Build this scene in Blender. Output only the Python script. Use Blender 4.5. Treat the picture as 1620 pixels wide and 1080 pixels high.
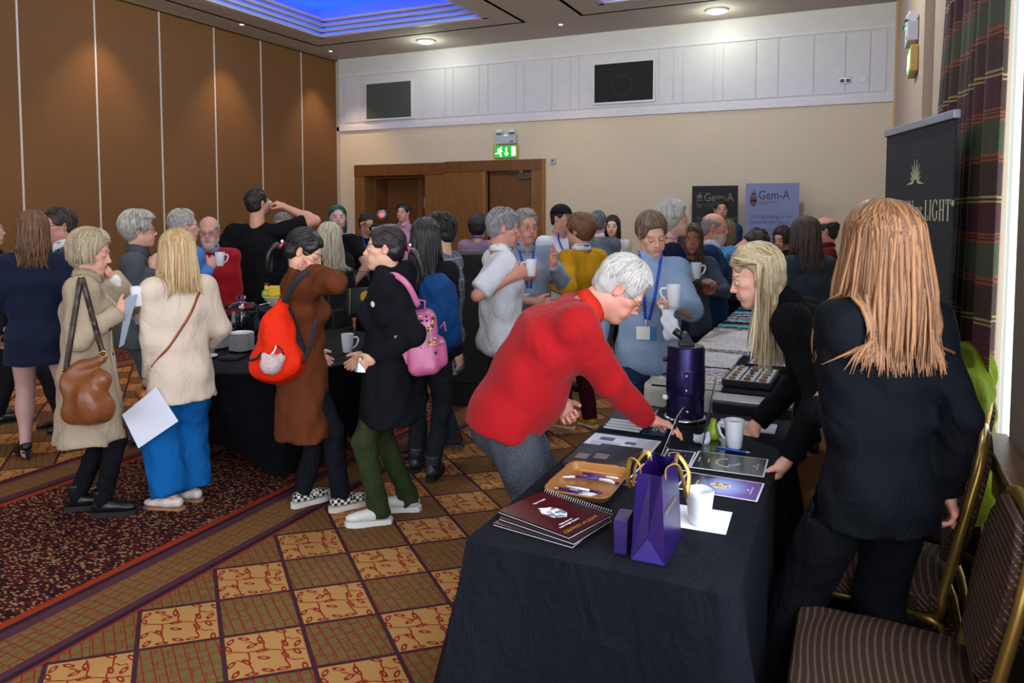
import bpy, bmesh, math, random
import numpy as np
from mathutils import Vector, Matrix
for o in list(bpy.data.objects): bpy.data.objects.remove(o)
SC = bpy.context.scene
COL = SC.collection
PI = math.pi
rnd = random.Random(7)
# ------------------------------------------------------------------ camera, world, light, exposure
FPX, CX, CY, HC = 1180.0, 810.0, 402.0, 1.70          # focal length and principal point for the 1620x1080 frame
YAW = math.radians(24.8); TILT = math.atan2(CY-332.0, FPX)
cd = bpy.data.cameras.new('camera'); cam = bpy.data.objects.new('camera', cd); COL.objects.link(cam)
cam.location = (0, 0, HC); cam.rotation_euler = (PI/2-TILT, 0, YAW)
cd.sensor_fit = 'HORIZONTAL'; cd.sensor_width = 36; cd.lens = FPX/1620*36; cd.shift_y = -(540-CY)/1620
cd.clip_start = 0.05; cd.clip_end = 60
SC.camera = cam
w = bpy.data.worlds.new('world'); SC.world = w; w.use_nodes = True
w.node_tree.nodes['Background'].inputs[0].default_value = (0.80, 0.88, 1.0, 1)
w.node_tree.nodes['Background'].inputs[1].default_value = 0.9
SC.view_settings.view_transform = 'Standard'; SC.view_settings.look = 'None'
SC.view_settings.gamma = 1; SC.view_settings.exposure = 0.0; SC.view_settings.use_curve_mapping = False
def area(name, loc, rot, sx, sy, power, col, spread=PI):
    l = bpy.data.lights.new(name, 'AREA'); l.shape = 'RECTANGLE'; l.size = sx; l.size_y = sy; l.energy = power; l.color = col
    try: l.spread = spread
    except Exception: pass
    o = bpy.data.objects.new(name, l); COL.objects.link(o); o.location = loc; o.rotation_euler = rot
    return o
DAY = (0.84, 0.91, 1.0)
# daylight of the windows along the right wall (outside the frame), and an added ambient fill behind the camera
area('window_daylight_side', (0.46, -0.1, 2.05), (0, PI/2, 0), 2.2, 4.6, 275, DAY)
area('ambient_fill_back', (-3.6, -3.6, 2.0), (math.radians(-86), 0, PI), 7.5, 2.8, 170, DAY)
# daylight of the window behind the tartan curtain
area('window_daylight_bay', (0.86, 3.55, 1.75), (0, PI/2, 0), 2.6, 0.8, 45, DAY)
# ------------------------------------------------------------------ projection helpers (pixel of the photo -> point in the room)
_f = np.array([-math.sin(YAW), math.cos(YAW), 0]); _r = np.array([math.cos(YAW), math.sin(YAW), 0]); _u = np.array([0, 0, 1.0])
_f2 = _f*math.cos(TILT)-_u*math.sin(TILT); _u2 = _u*math.cos(TILT)+_f*math.sin(TILT); _c = np.array([0, 0, HC])
def ray(x, y): return _f2+(x-CX)/FPX*_r+(CY-y)/FPX*_u2
def onz(x, y, z=0.0): r = ray(x, y); return _c+r*((z-HC)/r[2])
def ond(x, y, d): r = ray(x, y); return _c+r*(d/(r@_f))
def onx(x, y, X): r = ray(x, y); return _c+r*(X/r[0])
def ony(x, y, Y): r = ray(x, y); return _c+r*(Y/r[1])
# ------------------------------------------------------------------ colours and materials
def lin(c):
    if isinstance(c, str): c = tuple(int(c[i:i+2], 16)/255 for i in (0, 2, 4))
    return tuple((v/12.92 if v <= 0.04045 else ((v+0.055)/1.055)**2.4) for v in c)
class NT:
    """tiny expression builder for shader nodes"""
    def __init__(s, name):
        s.m = bpy.data.materials.new(name); s.m.use_nodes = True; s.t = s.m.node_tree; s.b = s.t.nodes['Principled BSDF']
    def node(s, typ, **kw):
        n = s.t.nodes.new(typ)
        for k, v in kw.items(): setattr(n, k, v)
        return n
    def put(s, sock, v):
        if isinstance(v, S): s.t.links.new(v.o, sock)
        elif isinstance(v, (tuple, list)) and len(v) == 3 and sock.type == 'RGBA': sock.default_value = (*v, 1)
        else: sock.default_value = v
    def math(s, op, a, b=0.0, c=None):
        n = s.node('ShaderNodeMath', operation=op); s.put(n.inputs[0], a); s.put(n.inputs[1], b)
        if c is not None: s.put(n.inputs[2], c)
        return S(s, n.outputs[0])
    def mix(s, f, a, b, blend='MIX'):
        n = s.node('ShaderNodeMix', data_type='RGBA', blend_type=blend); s.put(n.inputs[0], f); s.put(n.inputs[6], a); s.put(n.inputs[7], b)
        return S(s, n.outputs[2])
    def pos(s):
        n = s.node('ShaderNodeTexCoord'); x = s.node('ShaderNodeSeparateXYZ'); s.t.links.new(n.outputs['Object'], x.inputs[0])
        return S(s, n.outputs['Object']), S(s, x.outputs[0]), S(s, x.outputs[1]), S(s, x.outputs[2])
    def vec(s, x, y, z=0.0):
        n = s.node('ShaderNodeCombineXYZ'); s.put(n.inputs[0], x); s.put(n.inputs[1], y); s.put(n.inputs[2], z); return S(s, n.outputs[0])
    def map(s, v, scale=(1, 1, 1), rot=(0, 0, 0), loc=(0, 0, 0)):
        n = s.node('ShaderNodeMapping'); s.put(n.inputs[0], v); n.inputs[1].default_value = loc; n.inputs[2].default_value = rot; n.inputs[3].default_value = scale
        return S(s, n.outputs[0])
    def noise(s, v=None, scale=5, detail=2, rough=0.5, dist=0, col=False):
        n = s.node('ShaderNodeTexNoise')
        if v is not None: s.put(n.inputs['Vector'], v)
        n.inputs['Scale'].default_value = scale; n.inputs['Detail'].default_value = detail; n.inputs['Roughness'].default_value = rough; n.inputs['Distortion'].default_value = dist
        return S(s, n.outputs['Color' if col else 'Fac'])
    def ramp(s, f, stops, mode='LINEAR'):
        n = s.node('ShaderNodeValToRGB'); s.put(n.inputs[0], f); cr = n.color_ramp; cr.interpolation = mode
        while len(cr.elements) < len(stops): cr.elements.new(0.5)
        for e, (p, c) in zip(cr.elements, stops): e.position = p; e.color = (*c, 1)
        return S(s, n.outputs[0])
    def bump(s, h, strength=0.3, dist=0.01):
        n = s.node('ShaderNodeBump'); s.put(n.inputs['Height'], h); n.inputs['Strength'].default_value = strength; n.inputs['Distance'].default_value = dist
        s.t.links.new(n.outputs[0], s.b.inputs['Normal'])
    def out(s, color=None, rough=0.6, metal=0.0, **kw):
        if color is not None: s.put(s.b.inputs['Base Color'], color)
        s.put(s.b.inputs['Roughness'], rough); s.put(s.b.inputs['Metallic'], metal)
        for k, v in kw.items(): s.put(s.b.inputs[k.replace('_', ' ')], v)
        return s.m
class S:
    def __init__(s, t, o): s.t, s.o = t, o
    def __add__(s, b): return s.t.math('ADD', s, b)
    def __radd__(s, b): return s.t.math('ADD', b, s)
    def __sub__(s, b): return s.t.math('SUBTRACT', s, b)
    def __rsub__(s, b): return s.t.math('SUBTRACT', b, s)
    def __mul__(s, b): return s.t.math('MULTIPLY', s, b)
    def __rmul__(s, b): return s.t.math('MULTIPLY', b, s)
    def __truediv__(s, b): return s.t.math('DIVIDE', s, b)
    def __lt__(s, b): return s.t.math('LESS_THAN', s, b)
    def __gt__(s, b): return s.t.math('GREATER_THAN', s, b)
    def abs(s): return s.t.math('ABSOLUTE', s)
    def fract(s): return s.t.math('FRACT', s)
    def floor(s): return s.t.math('FLOOR', s)
    def min(s, b): return s.t.math('MINIMUM', s, b)
    def max(s, b): return s.t.math('MAXIMUM', s, b)
    def sin(s): return s.t.math('SINE', s)
    def mod(s, b): return s.t.math('FLOORED_MODULO', s, b)
MATS = {}
def mat(c, rough=0.6, kind='plain', metal=0.0, **kw):
    """plain / cloth / knit / leather / wood / skin / hair materials, one per colour and kind"""
    key = (str(c), rough, kind, metal, str(kw))
    if key in MATS: return MATS[key]
    t = NT('%s_%s' % (kind, c if isinstance(c, str) else 'c')); col = lin(c)
    P, x, y, z = t.pos()
    if kind == 'plain':
        n = t.noise(P, 9, 2); colr = t.mix(n, tuple(v*0.93 for v in col), tuple(min(1, v*1.05) for v in col))
        m = t.out(colr, rough, metal, **kw)
    elif kind == 'cloth':
        n = t.noise(P, 6, 3); f = t.noise(P, 420, 1)
        colr = t.mix(n, tuple(v*0.8 for v in col), tuple(min(1, v*1.12) for v in col))
        t.bump(t.noise(t.map(P, (1, 1, 0.5)), 9, 4, 0.55, 1.0)*1.0+f*0.03, 0.5, 0.045)
        m = t.out(colr, rough, 0, Specular_IOR_Level=0.10, **kw)
    elif kind == 'knit':
        n = t.noise(P, 7, 3); wv = (z*900).sin()*0.5+(x*700).sin()*0.5
        colr = t.mix(n, tuple(v*0.82 for v in col), tuple(min(1, v*1.1) for v in col))
        t.bump(t.noise(t.map(P, (1, 1, 0.6)), 7, 3, 0.5, 0.9)*1.0+wv*0.015, 0.45, 0.04)
        m = t.out(colr, rough, 0, Specular_IOR_Level=0.15, Sheen_Weight=0.06, **kw)
    elif kind == 'fleck':
        n = t.noise(P, 160, 2, 0.7); colr = t.mix(t.ramp(n, [(0.35, (0, 0, 0)), (0.65, (1, 1, 1))]), tuple(v*0.7 for v in col), tuple(min(1, v*1.3) for v in col))
        t.bump(t.noise(t.map(P, (1, 1, .5)), 8, 3, 0.5, 1.0), 0.7, 0.045); m = t.out(colr, rough, 0, Specular_IOR_Level=0.15, **kw)
    elif kind == 'denim':
        n = t.noise(P, 9, 4, 0.6); f = t.noise(t.map(P, (300, 300, 60)), 1, 1)
        colr = t.mix(n*0.7+f*0.3, tuple(v*0.6 for v in col), tuple(min(1, v*1.5) for v in col))
        t.bump(t.noise(t.map(P, (1, 1, 1.6)), 10, 4, 0.55, 1.0), 0.8, 0.045); m = t.out(colr, rough, 0, Specular_IOR_Level=0.2, **kw)
    elif kind == 'leather':
        n = t.noise(P, 14, 3); colr = t.mix(n, tuple(v*0.75 for v in col), tuple(min(1, v*1.15) for v in col))
        t.bump(t.noise(P, 30, 4, 0.6, 0.4), 0.3, 0.01); m = t.out(colr, rough, 0, **kw)
    elif kind == 'wood':
        g = t.noise(t.map(P, (14, 14, 1.2)), 3, 4, 0.6, 0.6)
        colr = t.ramp(g, [(0.25, tuple(v*0.72 for v in col)), (0.5, col), (0.75, tuple(min(1, v*1.25) for v in col))])
        t.bump(g, 0.08, 0.004); m = t.out(colr, rough, 0, **kw)
    elif kind == 'skin':
        a = t.node('ShaderNodeAttribute'); a.attribute_name = 'Col'; n = t.noise(P, 60, 3)
        colr = t.mix(n*0.35, S(t, a.outputs[0]), (0.62, 0.25, 0.17), 'MIX'); colr = t.mix(0.35, S(t, a.outputs[0]), colr)
        t.bump(t.noise(P, 160, 2), 0.08, 0.003)
        m = t.out(colr, rough, 0, Specular_IOR_Level=0.4, **kw)
        t.b.inputs['Subsurface Weight'].default_value = 0.12; t.b.inputs['Subsurface Radius'].default_value = (0.012, 0.004, 0.002); t.b.inputs['Subsurface Scale'].default_value = 1.0
    elif kind == 'hair':
        a = t.node('ShaderNodeAttribute'); a.attribute_name = 'Col'
        n = t.noise(P, 26, 3); colr = t.mix(n, S(t, a.outputs[0]), t.mix(1.0, S(t, a.outputs[0]), (0.72, 0.70, 0.68), 'MULTIPLY')); t.bump(t.noise(t.map(P, (420, 420, 50)), 1, 2, .7), .55, .004)
        m = t.out(colr, rough, 0, Specular_IOR_Level=0.45, **kw)
    m.name = ('%s_%s' % (kind, c)) if isinstance(c, str) else kind
    MATS[key] = m; return m
def glassy(name, col=(1, 1, 1), rough=0.03, alpha=None, ior=1.45):
    t = NT(name); m = t.out(col, rough, 0); t.b.inputs['Transmission Weight'].default_value = 1.0; t.b.inputs['IOR'].default_value = ior
    return m
def emit(name, col, strength):
    t = NT(name); m = t.out(col, 0.5, 0); t.b.inputs['Emission Color'].default_value = (*col, 1); t.b.inputs['Emission Strength'].default_value = strength
    return m
# ------------------------------------------------------------------ objects
def link(o, parent=None):
    COL.objects.link(o)
    if parent is not None: o.parent = parent
    return o
def tag(o, label=None, cat=None, group=None, kind=None):
    if label: o['label'] = label
    if cat: o['category'] = cat
    if group: o['group'] = group
    if kind: o['kind'] = kind
    return o
def empty(name, loc=(0, 0, 0), rz=0.0, label=None, cat=None, group=None):
    o = bpy.data.objects.new(name, None); COL.objects.link(o); o.empty_display_size = 0.1
    o.location = tuple(float(v) for v in loc); o.rotation_euler = (0, 0, rz); return tag(o, label, cat, group)
def arr_mesh(name, V, Q, m=None, parent=None, smooth=True, colors=None, loc=None):
    """mesh from numpy arrays; Q is (n,4) or (n,3)"""
    me = bpy.data.meshes.new(name); V = np.asarray(V, np.float32); Q = np.asarray(Q, np.int32); n, k = Q.shape
    me.vertices.add(len(V)); me.vertices.foreach_set('co', V.ravel())
    me.loops.add(n*k); me.loops.foreach_set('vertex_index', Q.ravel())
    me.polygons.add(n); me.polygons.foreach_set('loop_start', np.arange(0, n*k, k, dtype=np.int32))
    me.update(calc_edges=True)
    me.polygons.foreach_set('use_smooth', np.full(n, bool(smooth)))
    if colors is not None:
        a = me.color_attributes.new('Col', 'FLOAT_COLOR', 'POINT'); c = np.ones((len(V), 4), np.float32); c[:, :3] = colors; a.data.foreach_set('color', c.ravel())
    me.update()
    o = bpy.data.objects.new(name, me)
    if m is not None: me.materials.append(m)
    link(o, parent)
    if loc is not None: o.location = tuple(float(v) for v in loc)
    return o
class MB:
    """collects boxes, tubes, lathes ... and links them as one mesh"""
    def __init__(s): s.v, s.f = [], []
    def add(s, v, f): n = len(s.v); s.v += [tuple(map(float, p)) for p in v]; s.f += [tuple(i+n for i in q) for q in f]; return s
    def box(s, c, d, R=None):
        hx, hy, hz = d[0]/2, d[1]/2, d[2]/2
        p = [Vector((x, y, z)) for x in (-hx, hx) for y in (-hy, hy) for z in (-hz, hz)]
        if R is not None: p = [R @ q for q in p]
        return s.add([q+Vector(c) for q in p], [(0, 1, 3, 2), (4, 6, 7, 5), (0, 4, 5, 1), (2, 3, 7, 6), (0, 2, 6, 4), (1, 5, 7, 3)])
    def bb(s, x0, x1, y0, y1, z0, z1): return s.box(((x0+x1)/2, (y0+y1)/2, (z0+z1)/2), (abs(x1-x0), abs(y1-y0), abs(z1-z0)))
    def tube(s, pts, r, n=8, cap=True, flat=1.0, up=None):
        """tube along pts; r a number or a list; flat squeezes the section along its second axis"""
        pts = [Vector(p) for p in pts]; L = len(pts); rr = r if isinstance(r, (list, tuple)) else [r]*L
        v = []; prev = None
        for i, p in enumerate(pts):
            d = (pts[min(i+1, L-1)]-pts[max(i-1, 0)])
            if d.length < 1e-9: d = Vector((0, 0, 1))
            d.normalize()
            if prev is None: a = Vector(up) if up is not None else (Vector((0, 0, 1)) if abs(d.z) < 0.9 else Vector((1, 0, 0)))
            else: a = prev
            a = (a-d*a.dot(d))
            if a.length < 1e-6: a = Vector((1, 0, 0))-d*d.x
            a.normalize(); b = d.cross(a); prev = a
            for k in range(n):
                t = 2*PI*k/n; v.append(p+a*math.cos(t)*rr[i]*flat+b*math.sin(t)*rr[i])
        f = [(i*n+k, i*n+(k+1) % n, (i+1)*n+(k+1) % n, (i+1)*n+k) for i in range(L-1) for k in range(n)]
        if cap: f += [tuple(range(n-1, -1, -1)), tuple(range((L-1)*n, L*n))]
        return s.add(v, f)
    def lathe(s, prof, n=20, c=(0, 0, 0), R=None, sx=1.0, sy=1.0, cap=True):
        v = []
        for r, z in prof:
            for k in range(n):
                t = 2*PI*k/n; q = Vector((r*math.cos(t)*sx, r*math.sin(t)*sy, z))
                if R is not None: q = R @ q
                v.append(q+Vector(c))
        L = len(prof); f = [(i*n+k, i*n+(k+1) % n, (i+1)*n+(k+1) % n, (i+1)*n+k) for i in range(L-1) for k in range(n)]
        if cap: f += [tuple(range(n-1, -1, -1)), tuple(range((L-1)*n, L*n))]
        return s.add(v, f)
    def prism(s, poly, z0, z1, M=None):
        """polygon in xy extruded in z, M optional 4x4"""
        n = len(poly); v = [Vector((x, y, z0)) for x, y in poly]+[Vector((x, y, z1)) for x, y in poly]
        if M is not None: v = [M @ q for q in v]
        return s.add(v, [tuple(range(n-1, -1, -1)), tuple(range(n, 2*n))]+[(i, (i+1) % n, (i+1) % n+n, i+n) for i in range(n)])
    def grid(s, fn, nu, nv, closed_u=False):
        v = [fn(i/nu, j/nv) for j in range(nv+1) for i in range(nu+(0 if closed_u else 1))]; w_ = nu if closed_u else nu+1
        f = [(j*w_+i, j*w_+(i+1) % w_, (j+1)*w_+(i+1) % w_, (j+1)*w_+i) for j in range(nv) for i in range(nu)]
        return s.add(v, f)
    def build(s, name, m, parent=None, smooth=False, bevel=0.0, seg=2, loc=None, rz=0.0, solid=0.0, subd=0, auto=None):
        me = bpy.data.meshes.new(name); me.from_pydata(s.v, [], s.f)
        bm = bmesh.new(); bm.from_mesh(me); bmesh.ops.recalc_face_normals(bm, faces=bm.faces); bm.to_mesh(me); bm.free()
        if m is not None: me.materials.append(m)
        o = bpy.data.objects.new(name, me); link(o, parent)
        if smooth: me.polygons.foreach_set('use_smooth', [True]*len(me.polygons))
        if auto is not None: me.set_sharp_from_angle(angle=math.radians(auto))
        if solid:
            q = o.modifiers.new('solid', 'SOLIDIFY'); q.thickness = solid; q.offset = 0
        if subd:
            q = o.modifiers.new('sub', 'SUBSURF'); q.levels = subd; q.render_levels = subd
        if bevel:
            q = o.modifiers.new('bevel', 'BEVEL'); q.width = bevel; q.segments = seg; q.limit_method = 'ANGLE'; q.angle_limit = math.radians(40)
        if loc is not None: o.location = tuple(float(v) for v in loc)
        o.rotation_euler = (0, 0, rz); return o
def rotm(ax, ay, az): return Matrix.Rotation(az, 3, 'Z') @ Matrix.Rotation(ay, 3, 'Y') @ Matrix.Rotation(ax, 3, 'X')
def copy_tree(o, parent=None, **kw):
    c = o.copy(); COL.objects.link(c); c.parent = parent
    for ch in list(o.children): copy_tree(ch, c)
    return c
def text(name, s, size, m, parent, loc, rot, align='LEFT', depth=0.0008, sx=1.0, font_shear=0.0, bold=0.0):
    """lettering as a thin mesh"""
    c = bpy.data.curves.new(name, 'FONT'); c.body = s; c.size = size; c.align_x = align; c.extrude = depth; c.shear = font_shear; c.offset = bold; c.resolution_u = 3
    t = bpy.data.objects.new(name, c); COL.objects.link(t)
    dg = bpy.context.evaluated_depsgraph_get(); me = bpy.data.meshes.new_from_object(t.evaluated_get(dg))
    COL.objects.unlink(t); bpy.data.objects.remove(t)
    me.materials.clear(); me.materials.append(m)
    o = bpy.data.objects.new(name, me); link(o, parent); o.location = loc; o.rotation_euler = rot; o.scale = (sx, 1, 1); return o
# ================================================================== THE ROOM
ZC = 4.40; XL = -8.60; YF = 11.06
# ---- floor: woven carpet (printed pattern)
def carpet():
    t = NT('patterned_carpet'); P, x, y, z = t.pos()
    tan, olive, red, plum = lin('a87d4a'), lin('665834'), lin('80251a'), lin('40222c')
    orange, navy, purp = lin('8e3018'), lin('2b1c2a'), lin('4d2b36')
    # position across the repeating bands
    per = 4.44; c = ((x+3.79+per/2).mod(per)-per/2).abs()                 # distance from the middle of a dark strip
    # diamonds
    A, B = 0.2325, 0.2030; u = (x+2.722)/A; v = (y-2.126)/B
    p = (u+v)*0.5; q = (u-v)*0.5
    fp, fq = p.fract(), q.fract(); par = ((p.floor()+q.floor()).mod(2.0) > 0.5)
    line = (fp.min(1-fp)).min(fq.min(1-fq)) < 0.03
    # leafy sprigs in the tan diamonds (tile coordinates a, b)
    a, b = fp, fq; d = None
    def leaf(cx, cy, ang, l, wd):
        ca, sa = math.cos(ang), math.sin(ang)
        X = (a-cx)*(ca/l)+(b-cy)*(sa/l); Y = (b-cy)*(ca/wd)-(a-cx)*(sa/wd)
        r = t.math('SQRT', X*X+Y*Y); return (r-1).abs()*wd
    def seg(x0, y0, x1, y1):
        L = math.hypot(x1-x0, y1-y0); ca, sa = (x1-x0)/L, (y1-y0)/L
        X = (a-x0)*ca+(b-y0)*sa; Y = (b-y0)*ca-(a-x0)*sa+((X*(9.0/L)).sin()*0.012)
        ex = (X-L/2).abs()-L/2; return t.math('SQRT', Y*Y+ex.max(0.0)*ex.max(0.0))
    lr = random.Random(12); parts = []
    for i_ in range(5):
        for j_ in range(4):
            parts.append(leaf((i_+.5+lr.uniform(-.28, .28))/5, (j_+.5+lr.uniform(-.3, .3))/4, lr.uniform(0, PI), .058, .026))
    parts += [seg(.05, .40, .50, .46), seg(.50, .46, .95, .56), seg(.28, .44, .30, .92), seg(.50, .46, .46, .06), seg(.70, .50, .72, .92), seg(.70, .50, .78, .08), seg(.28, .20, .48, .30), seg(.14, .60, .28, .66), seg(.72, .72, .90, .78), seg(.76, .24, .92, .30)]
    for e in parts: d = e if d is None else d.min(e)
    wob = t.noise(P, 90, 1)*0.012
    sprig = (d+wob) < 0.0165
    # crosshatch
    def brick(rot, sc, bw, rh, ms):
        n = t.node('ShaderNodeTexBrick'); t.put(n.inputs['Vector'], t.map(P, (sc, sc, sc), (0, 0, rot))); n.inputs['Scale'].default_value = 1; n.inputs['Mortar Size'].default_value = ms
        n.inputs['Brick Width'].default_value = bw; n.inputs['Row Height'].default_value = rh; n.inputs['Color1'].default_value = (0, 0, 0, 1); n.inputs['Color2'].default_value = (0, 0, 0, 1); n.inputs['Mortar'].default_value = (1, 1, 1, 1)
        n.offset = 0.37; return S(t, n.outputs['Fac'])
    hatch = brick(0.6, 1, .085, .038, .0028).max(brick(-0.95, 1, .11, .055, .002))
    hatch_s = brick(0.0, 1, .04, .05, .0028).max(brick(PI/2, 1, .10, .045, .002))
    pile = t.noise(P, 330, 2, 0.7)
    olivec = t.mix(pile, tuple(v_*0.72 for v_ in olive), tuple(v_*1.3 for v_ in olive)); tanc = t.mix(pile, tuple(v_*0.85 for v_ in tan), tuple(v_*1.15 for v_ in tan))
    diamond = t.mix(par, t.mix(sprig, tanc, red), t.mix(hatch, olivec, red)); diamond = t.mix(line, diamond, plum)
    # woven dots of the dark strip
    cell = t.vec((x*62).floor()+((y*120).floor().mod(2.0)*0.5), (y*120).floor()); wn = t.node('ShaderNodeTexWhiteNoise'); wn.noise_dimensions = '2D'; t.put(wn.inputs[0], cell)
    rn = S(t, wn.outputs[0])
    dots = t.ramp(rn, [(0.0, lin('23121a')), (0.30, lin('501d19')), (0.58, lin('68261d')), (0.66, lin('23121a')), (0.82, lin('92724e'))], 'CONSTANT')
    # bands outwards from the strip
    border = t.mix(hatch_s, olivec, red)
    col = diamond
    for lim, cc in ((1.06, lin('862a1a')), (1.045, navy), (1.015, purp), (0.975, border), (0.765, purp), (0.705, navy), (0.675, orange), (0.63, dots)):
        col = t.mix(c < lim, col, cc)
    t.bump(pile, 0.35, 0.006)
    return t.out(col, 0.95, 0, Specular_IOR_Level=0.08)
fl = MB().add([(XL-0.3, -5, 0), (1.6, -5, 0), (1.6, YF+0.6, 0), (XL-0.3, YF+0.6, 0)], [(0, 1, 2, 3)]).build('floor', carpet()); tag(fl, kind='structure')
def struct(o): o['kind'] = 'structure'; return o
# ---- wall_left: folding partition of fabric panels with pale joint strips
def fabric(name, c, hs=1.0):
    t = NT(name); P, x, y, z = t.pos(); col = lin(c)
    wv = t.noise(t.map(P, (40, 40, 260)), 1, 2, 0.6); n = t.noise(P, 1.2, 2)
    cc = t.mix(wv, tuple(v*0.72 for v in col), tuple(v*1.25 for v in col)); cc = t.mix(n*0.5, cc, tuple(v*0.8 for v in col))
    t.bump(wv, 0.2, 0.004); return t.out(cc, 0.85, 0, Specular_IOR_Level=0.15)
M_PART = fabric('partition_fabric', '785433')
wl = MB().bb(XL-0.25, XL-0.06, -5, YF, 0, ZC).build('wall_left', mat('3a2a1e', .8)); struct(wl)
joints = [5.384+0.944*k for k in range(-11, 7)]
panel_mesh = None; strip_mesh = None
for i, y0 in enumerate(joints[:-1]):
    wd = min(joints[i+1], YF-0.01)-y0
    if panel_mesh is None or abs(wd-0.944) > 1e-3:
        o = MB().box((0, 0, (ZC-0.03)/2), (0.06, wd-0.012, ZC-0.05)).build('panel', M_PART, wl, bevel=0.004, seg=1)
        s_ = MB().box((0, 0, (ZC-0.03)/2), (0.012, 0.022, ZC-0.05)).build('joint_strip', mat('c9bdb0', .5), wl)
        if panel_mesh is None: panel_mesh, strip_mesh = o.data, s_.data
    else:
        o = bpy.data.objects.new('panel', panel_mesh); link(o, wl); q = o.modifiers.new('bevel', 'BEVEL'); q.width = .004; q.segments = 1
        s_ = bpy.data.objects.new('joint_strip', strip_mesh); link(s_, wl)
    o.location = (XL-0.03, y0+wd/2, 0); s_.location = (XL+0.002, y0, 0)
tr = MB().bb(XL-0.02, XL+0.05, -5, YF, ZC-0.035, ZC).build('trim_1', mat('6b5a4a', .5)); struct(tr)
# ---- wall_back: beige textured wall, white boarded band above
t = NT('beige_wallpaper'); P, x, y, z = t.pos(); n = t.noise(P, 260, 3, 0.6); c_ = lin('d9c8ae')
t.bump(n, 0.25, 0.004); M_BEIGE = t.out(t.mix(n, tuple(v*0.88 for v in c_), tuple(v*1.08 for v in c_)), 0.85, 0, Specular_IOR_Level=0.15)
M_WHITE = mat('d3cfd2', .55); M_WHITE2 = mat('d8d4d6', .5)
DX0, DX1, DZ = -8.20, -4.53, 2.50
wb = MB(); wb.bb(XL-0.25, DX0+.05, YF, YF+0.25, 0, 3.12); wb.bb(DX1-.05, 1.2, YF, YF+0.25, 0, 3.12); wb.bb(DX0+.05, DX1-.05, YF, YF+0.25, DZ-.05, 3.12); wb.bb(XL-0.25, 1.2, YF+0.002, YF+0.25, 3.12, ZC)
wb = wb.build('wall_back', M_BEIGE); struct(wb)
band = MB().bb(XL, 0.42, YF-0.004, YF+0.004, 3.12, ZC).build('white_band', M_WHITE, wb)
MB().bb(XL, 0.42, YF-0.03, YF, 3.115, 3.20).build('band_rail', M_WHITE2, wb, bevel=.006)
MB().bb(XL, 0.42, YF-0.016, YF, 3.20, 3.235).build('band_bead', M_WHITE2, wb, bevel=.004)
MB().bb(XL, XL+0.06, YF-0.03, YF, 0, ZC).build('corner_strip', mat('b9ada2', .5), wb)
gx = [ony(p, 150, YF)[0] for p in (545, 570, 664, 706, 718, 759, 773, 817, 830, 874, 903, 917)]+[ony(p, 120, YF)[0] for p in (1042, 1065, 1080, 1130, 1145, 1197, 1232, 1288, 1338, 1377, 1403)]
for a_, b_ in zip(gx[:-1], gx[1:]):
    if b_-a_ < 0.02: continue
    if -7.98 > a_ > -8.2 or (-3.75 > a_ > -4.05): z1_ = 3.27
    MB().box(((a_+b_)/2, YF-0.009, 3.66), (b_-a_-0.018, 0.013, 0.80)).build('panel', M_WHITE, wb, bevel=.003, seg=1)
MB().bb(XL, 0.42, YF-0.020, YF, 4.075, 4.13).build('band_rail', M_WHITE2, wb, bevel=.004)
# wall speakers behind grilles
M_GRILLE = mat('1d1f1e', .7)
for (x0, x1, z0, z1, lab) in ((-7.93, -7.0, 3.30, 3.91, 'dark grey grille panel on the white band, above the door at left'), (-3.70, -2.79, 3.335, 3.91, 'black grille panel with a faint ring, in the middle of the white band')):
    e = empty('wall_speaker', ((x0+x1)/2, YF-0.02, z0), 0, lab, 'speaker')
    fr = MB(); W, Hh = (x1-x0)/2, z1-z0
    for b in ((-W-.03, -W, 0, Hh), (W, W+.03, 0, Hh), (-W-.03, W+.03, -.03, 0), (-W-.03, W+.03, Hh, Hh+.03)): fr.bb(b[0], b[1], -.03, .005, b[2], b[3])
    fr.build('frame', M_WHITE2, e)
    t = NT('grille_cloth'); P, x, y, z = t.pos(); h_ = ((x*700).sin()*(z*700).sin()); t.bump(h_, .4, .003)
    gm = t.out(lin('4a4f4a') if x0 < -5 else lin('171918'), .8)
    MB().bb(-W, W, -.02, .0, 0, Hh).build('grille', gm, e)
    if x0 > -5:
        MB().tube([(-.02+.155*math.cos(k*2*PI/24), -.021, .24+.155*math.sin(k*2*PI/24)) for k in range(25)], .004, 5).build('cone_ring', mat('33383a', .5), e, smooth=True)
# double socket and blank plate on the band
e = empty('double_socket', (-.19, YF-.017, 3.39), 0, 'metal double socket on the white band beside the blank plate', 'socket')
MB().box((0, -.004, .04), (.15, .012, .085)).build('plate', mat('8d8f95', .35, metal=.8), e, bevel=.004)
for sx in (-.036, .036): MB().box((sx, -.011, .035), (.05, .006, .045)).build('outlet', mat('2a2a30', .5), e, bevel=.003)
e = MB().box((0, -.004, .04), (.085, .012, .085)).build('blank_plate', mat('d9d6d8', .45), None, bevel=.005, loc=(.03, YF-.017, 3.385)); tag(e, 'white square blank plate on the white band', 'switch plate')
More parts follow.
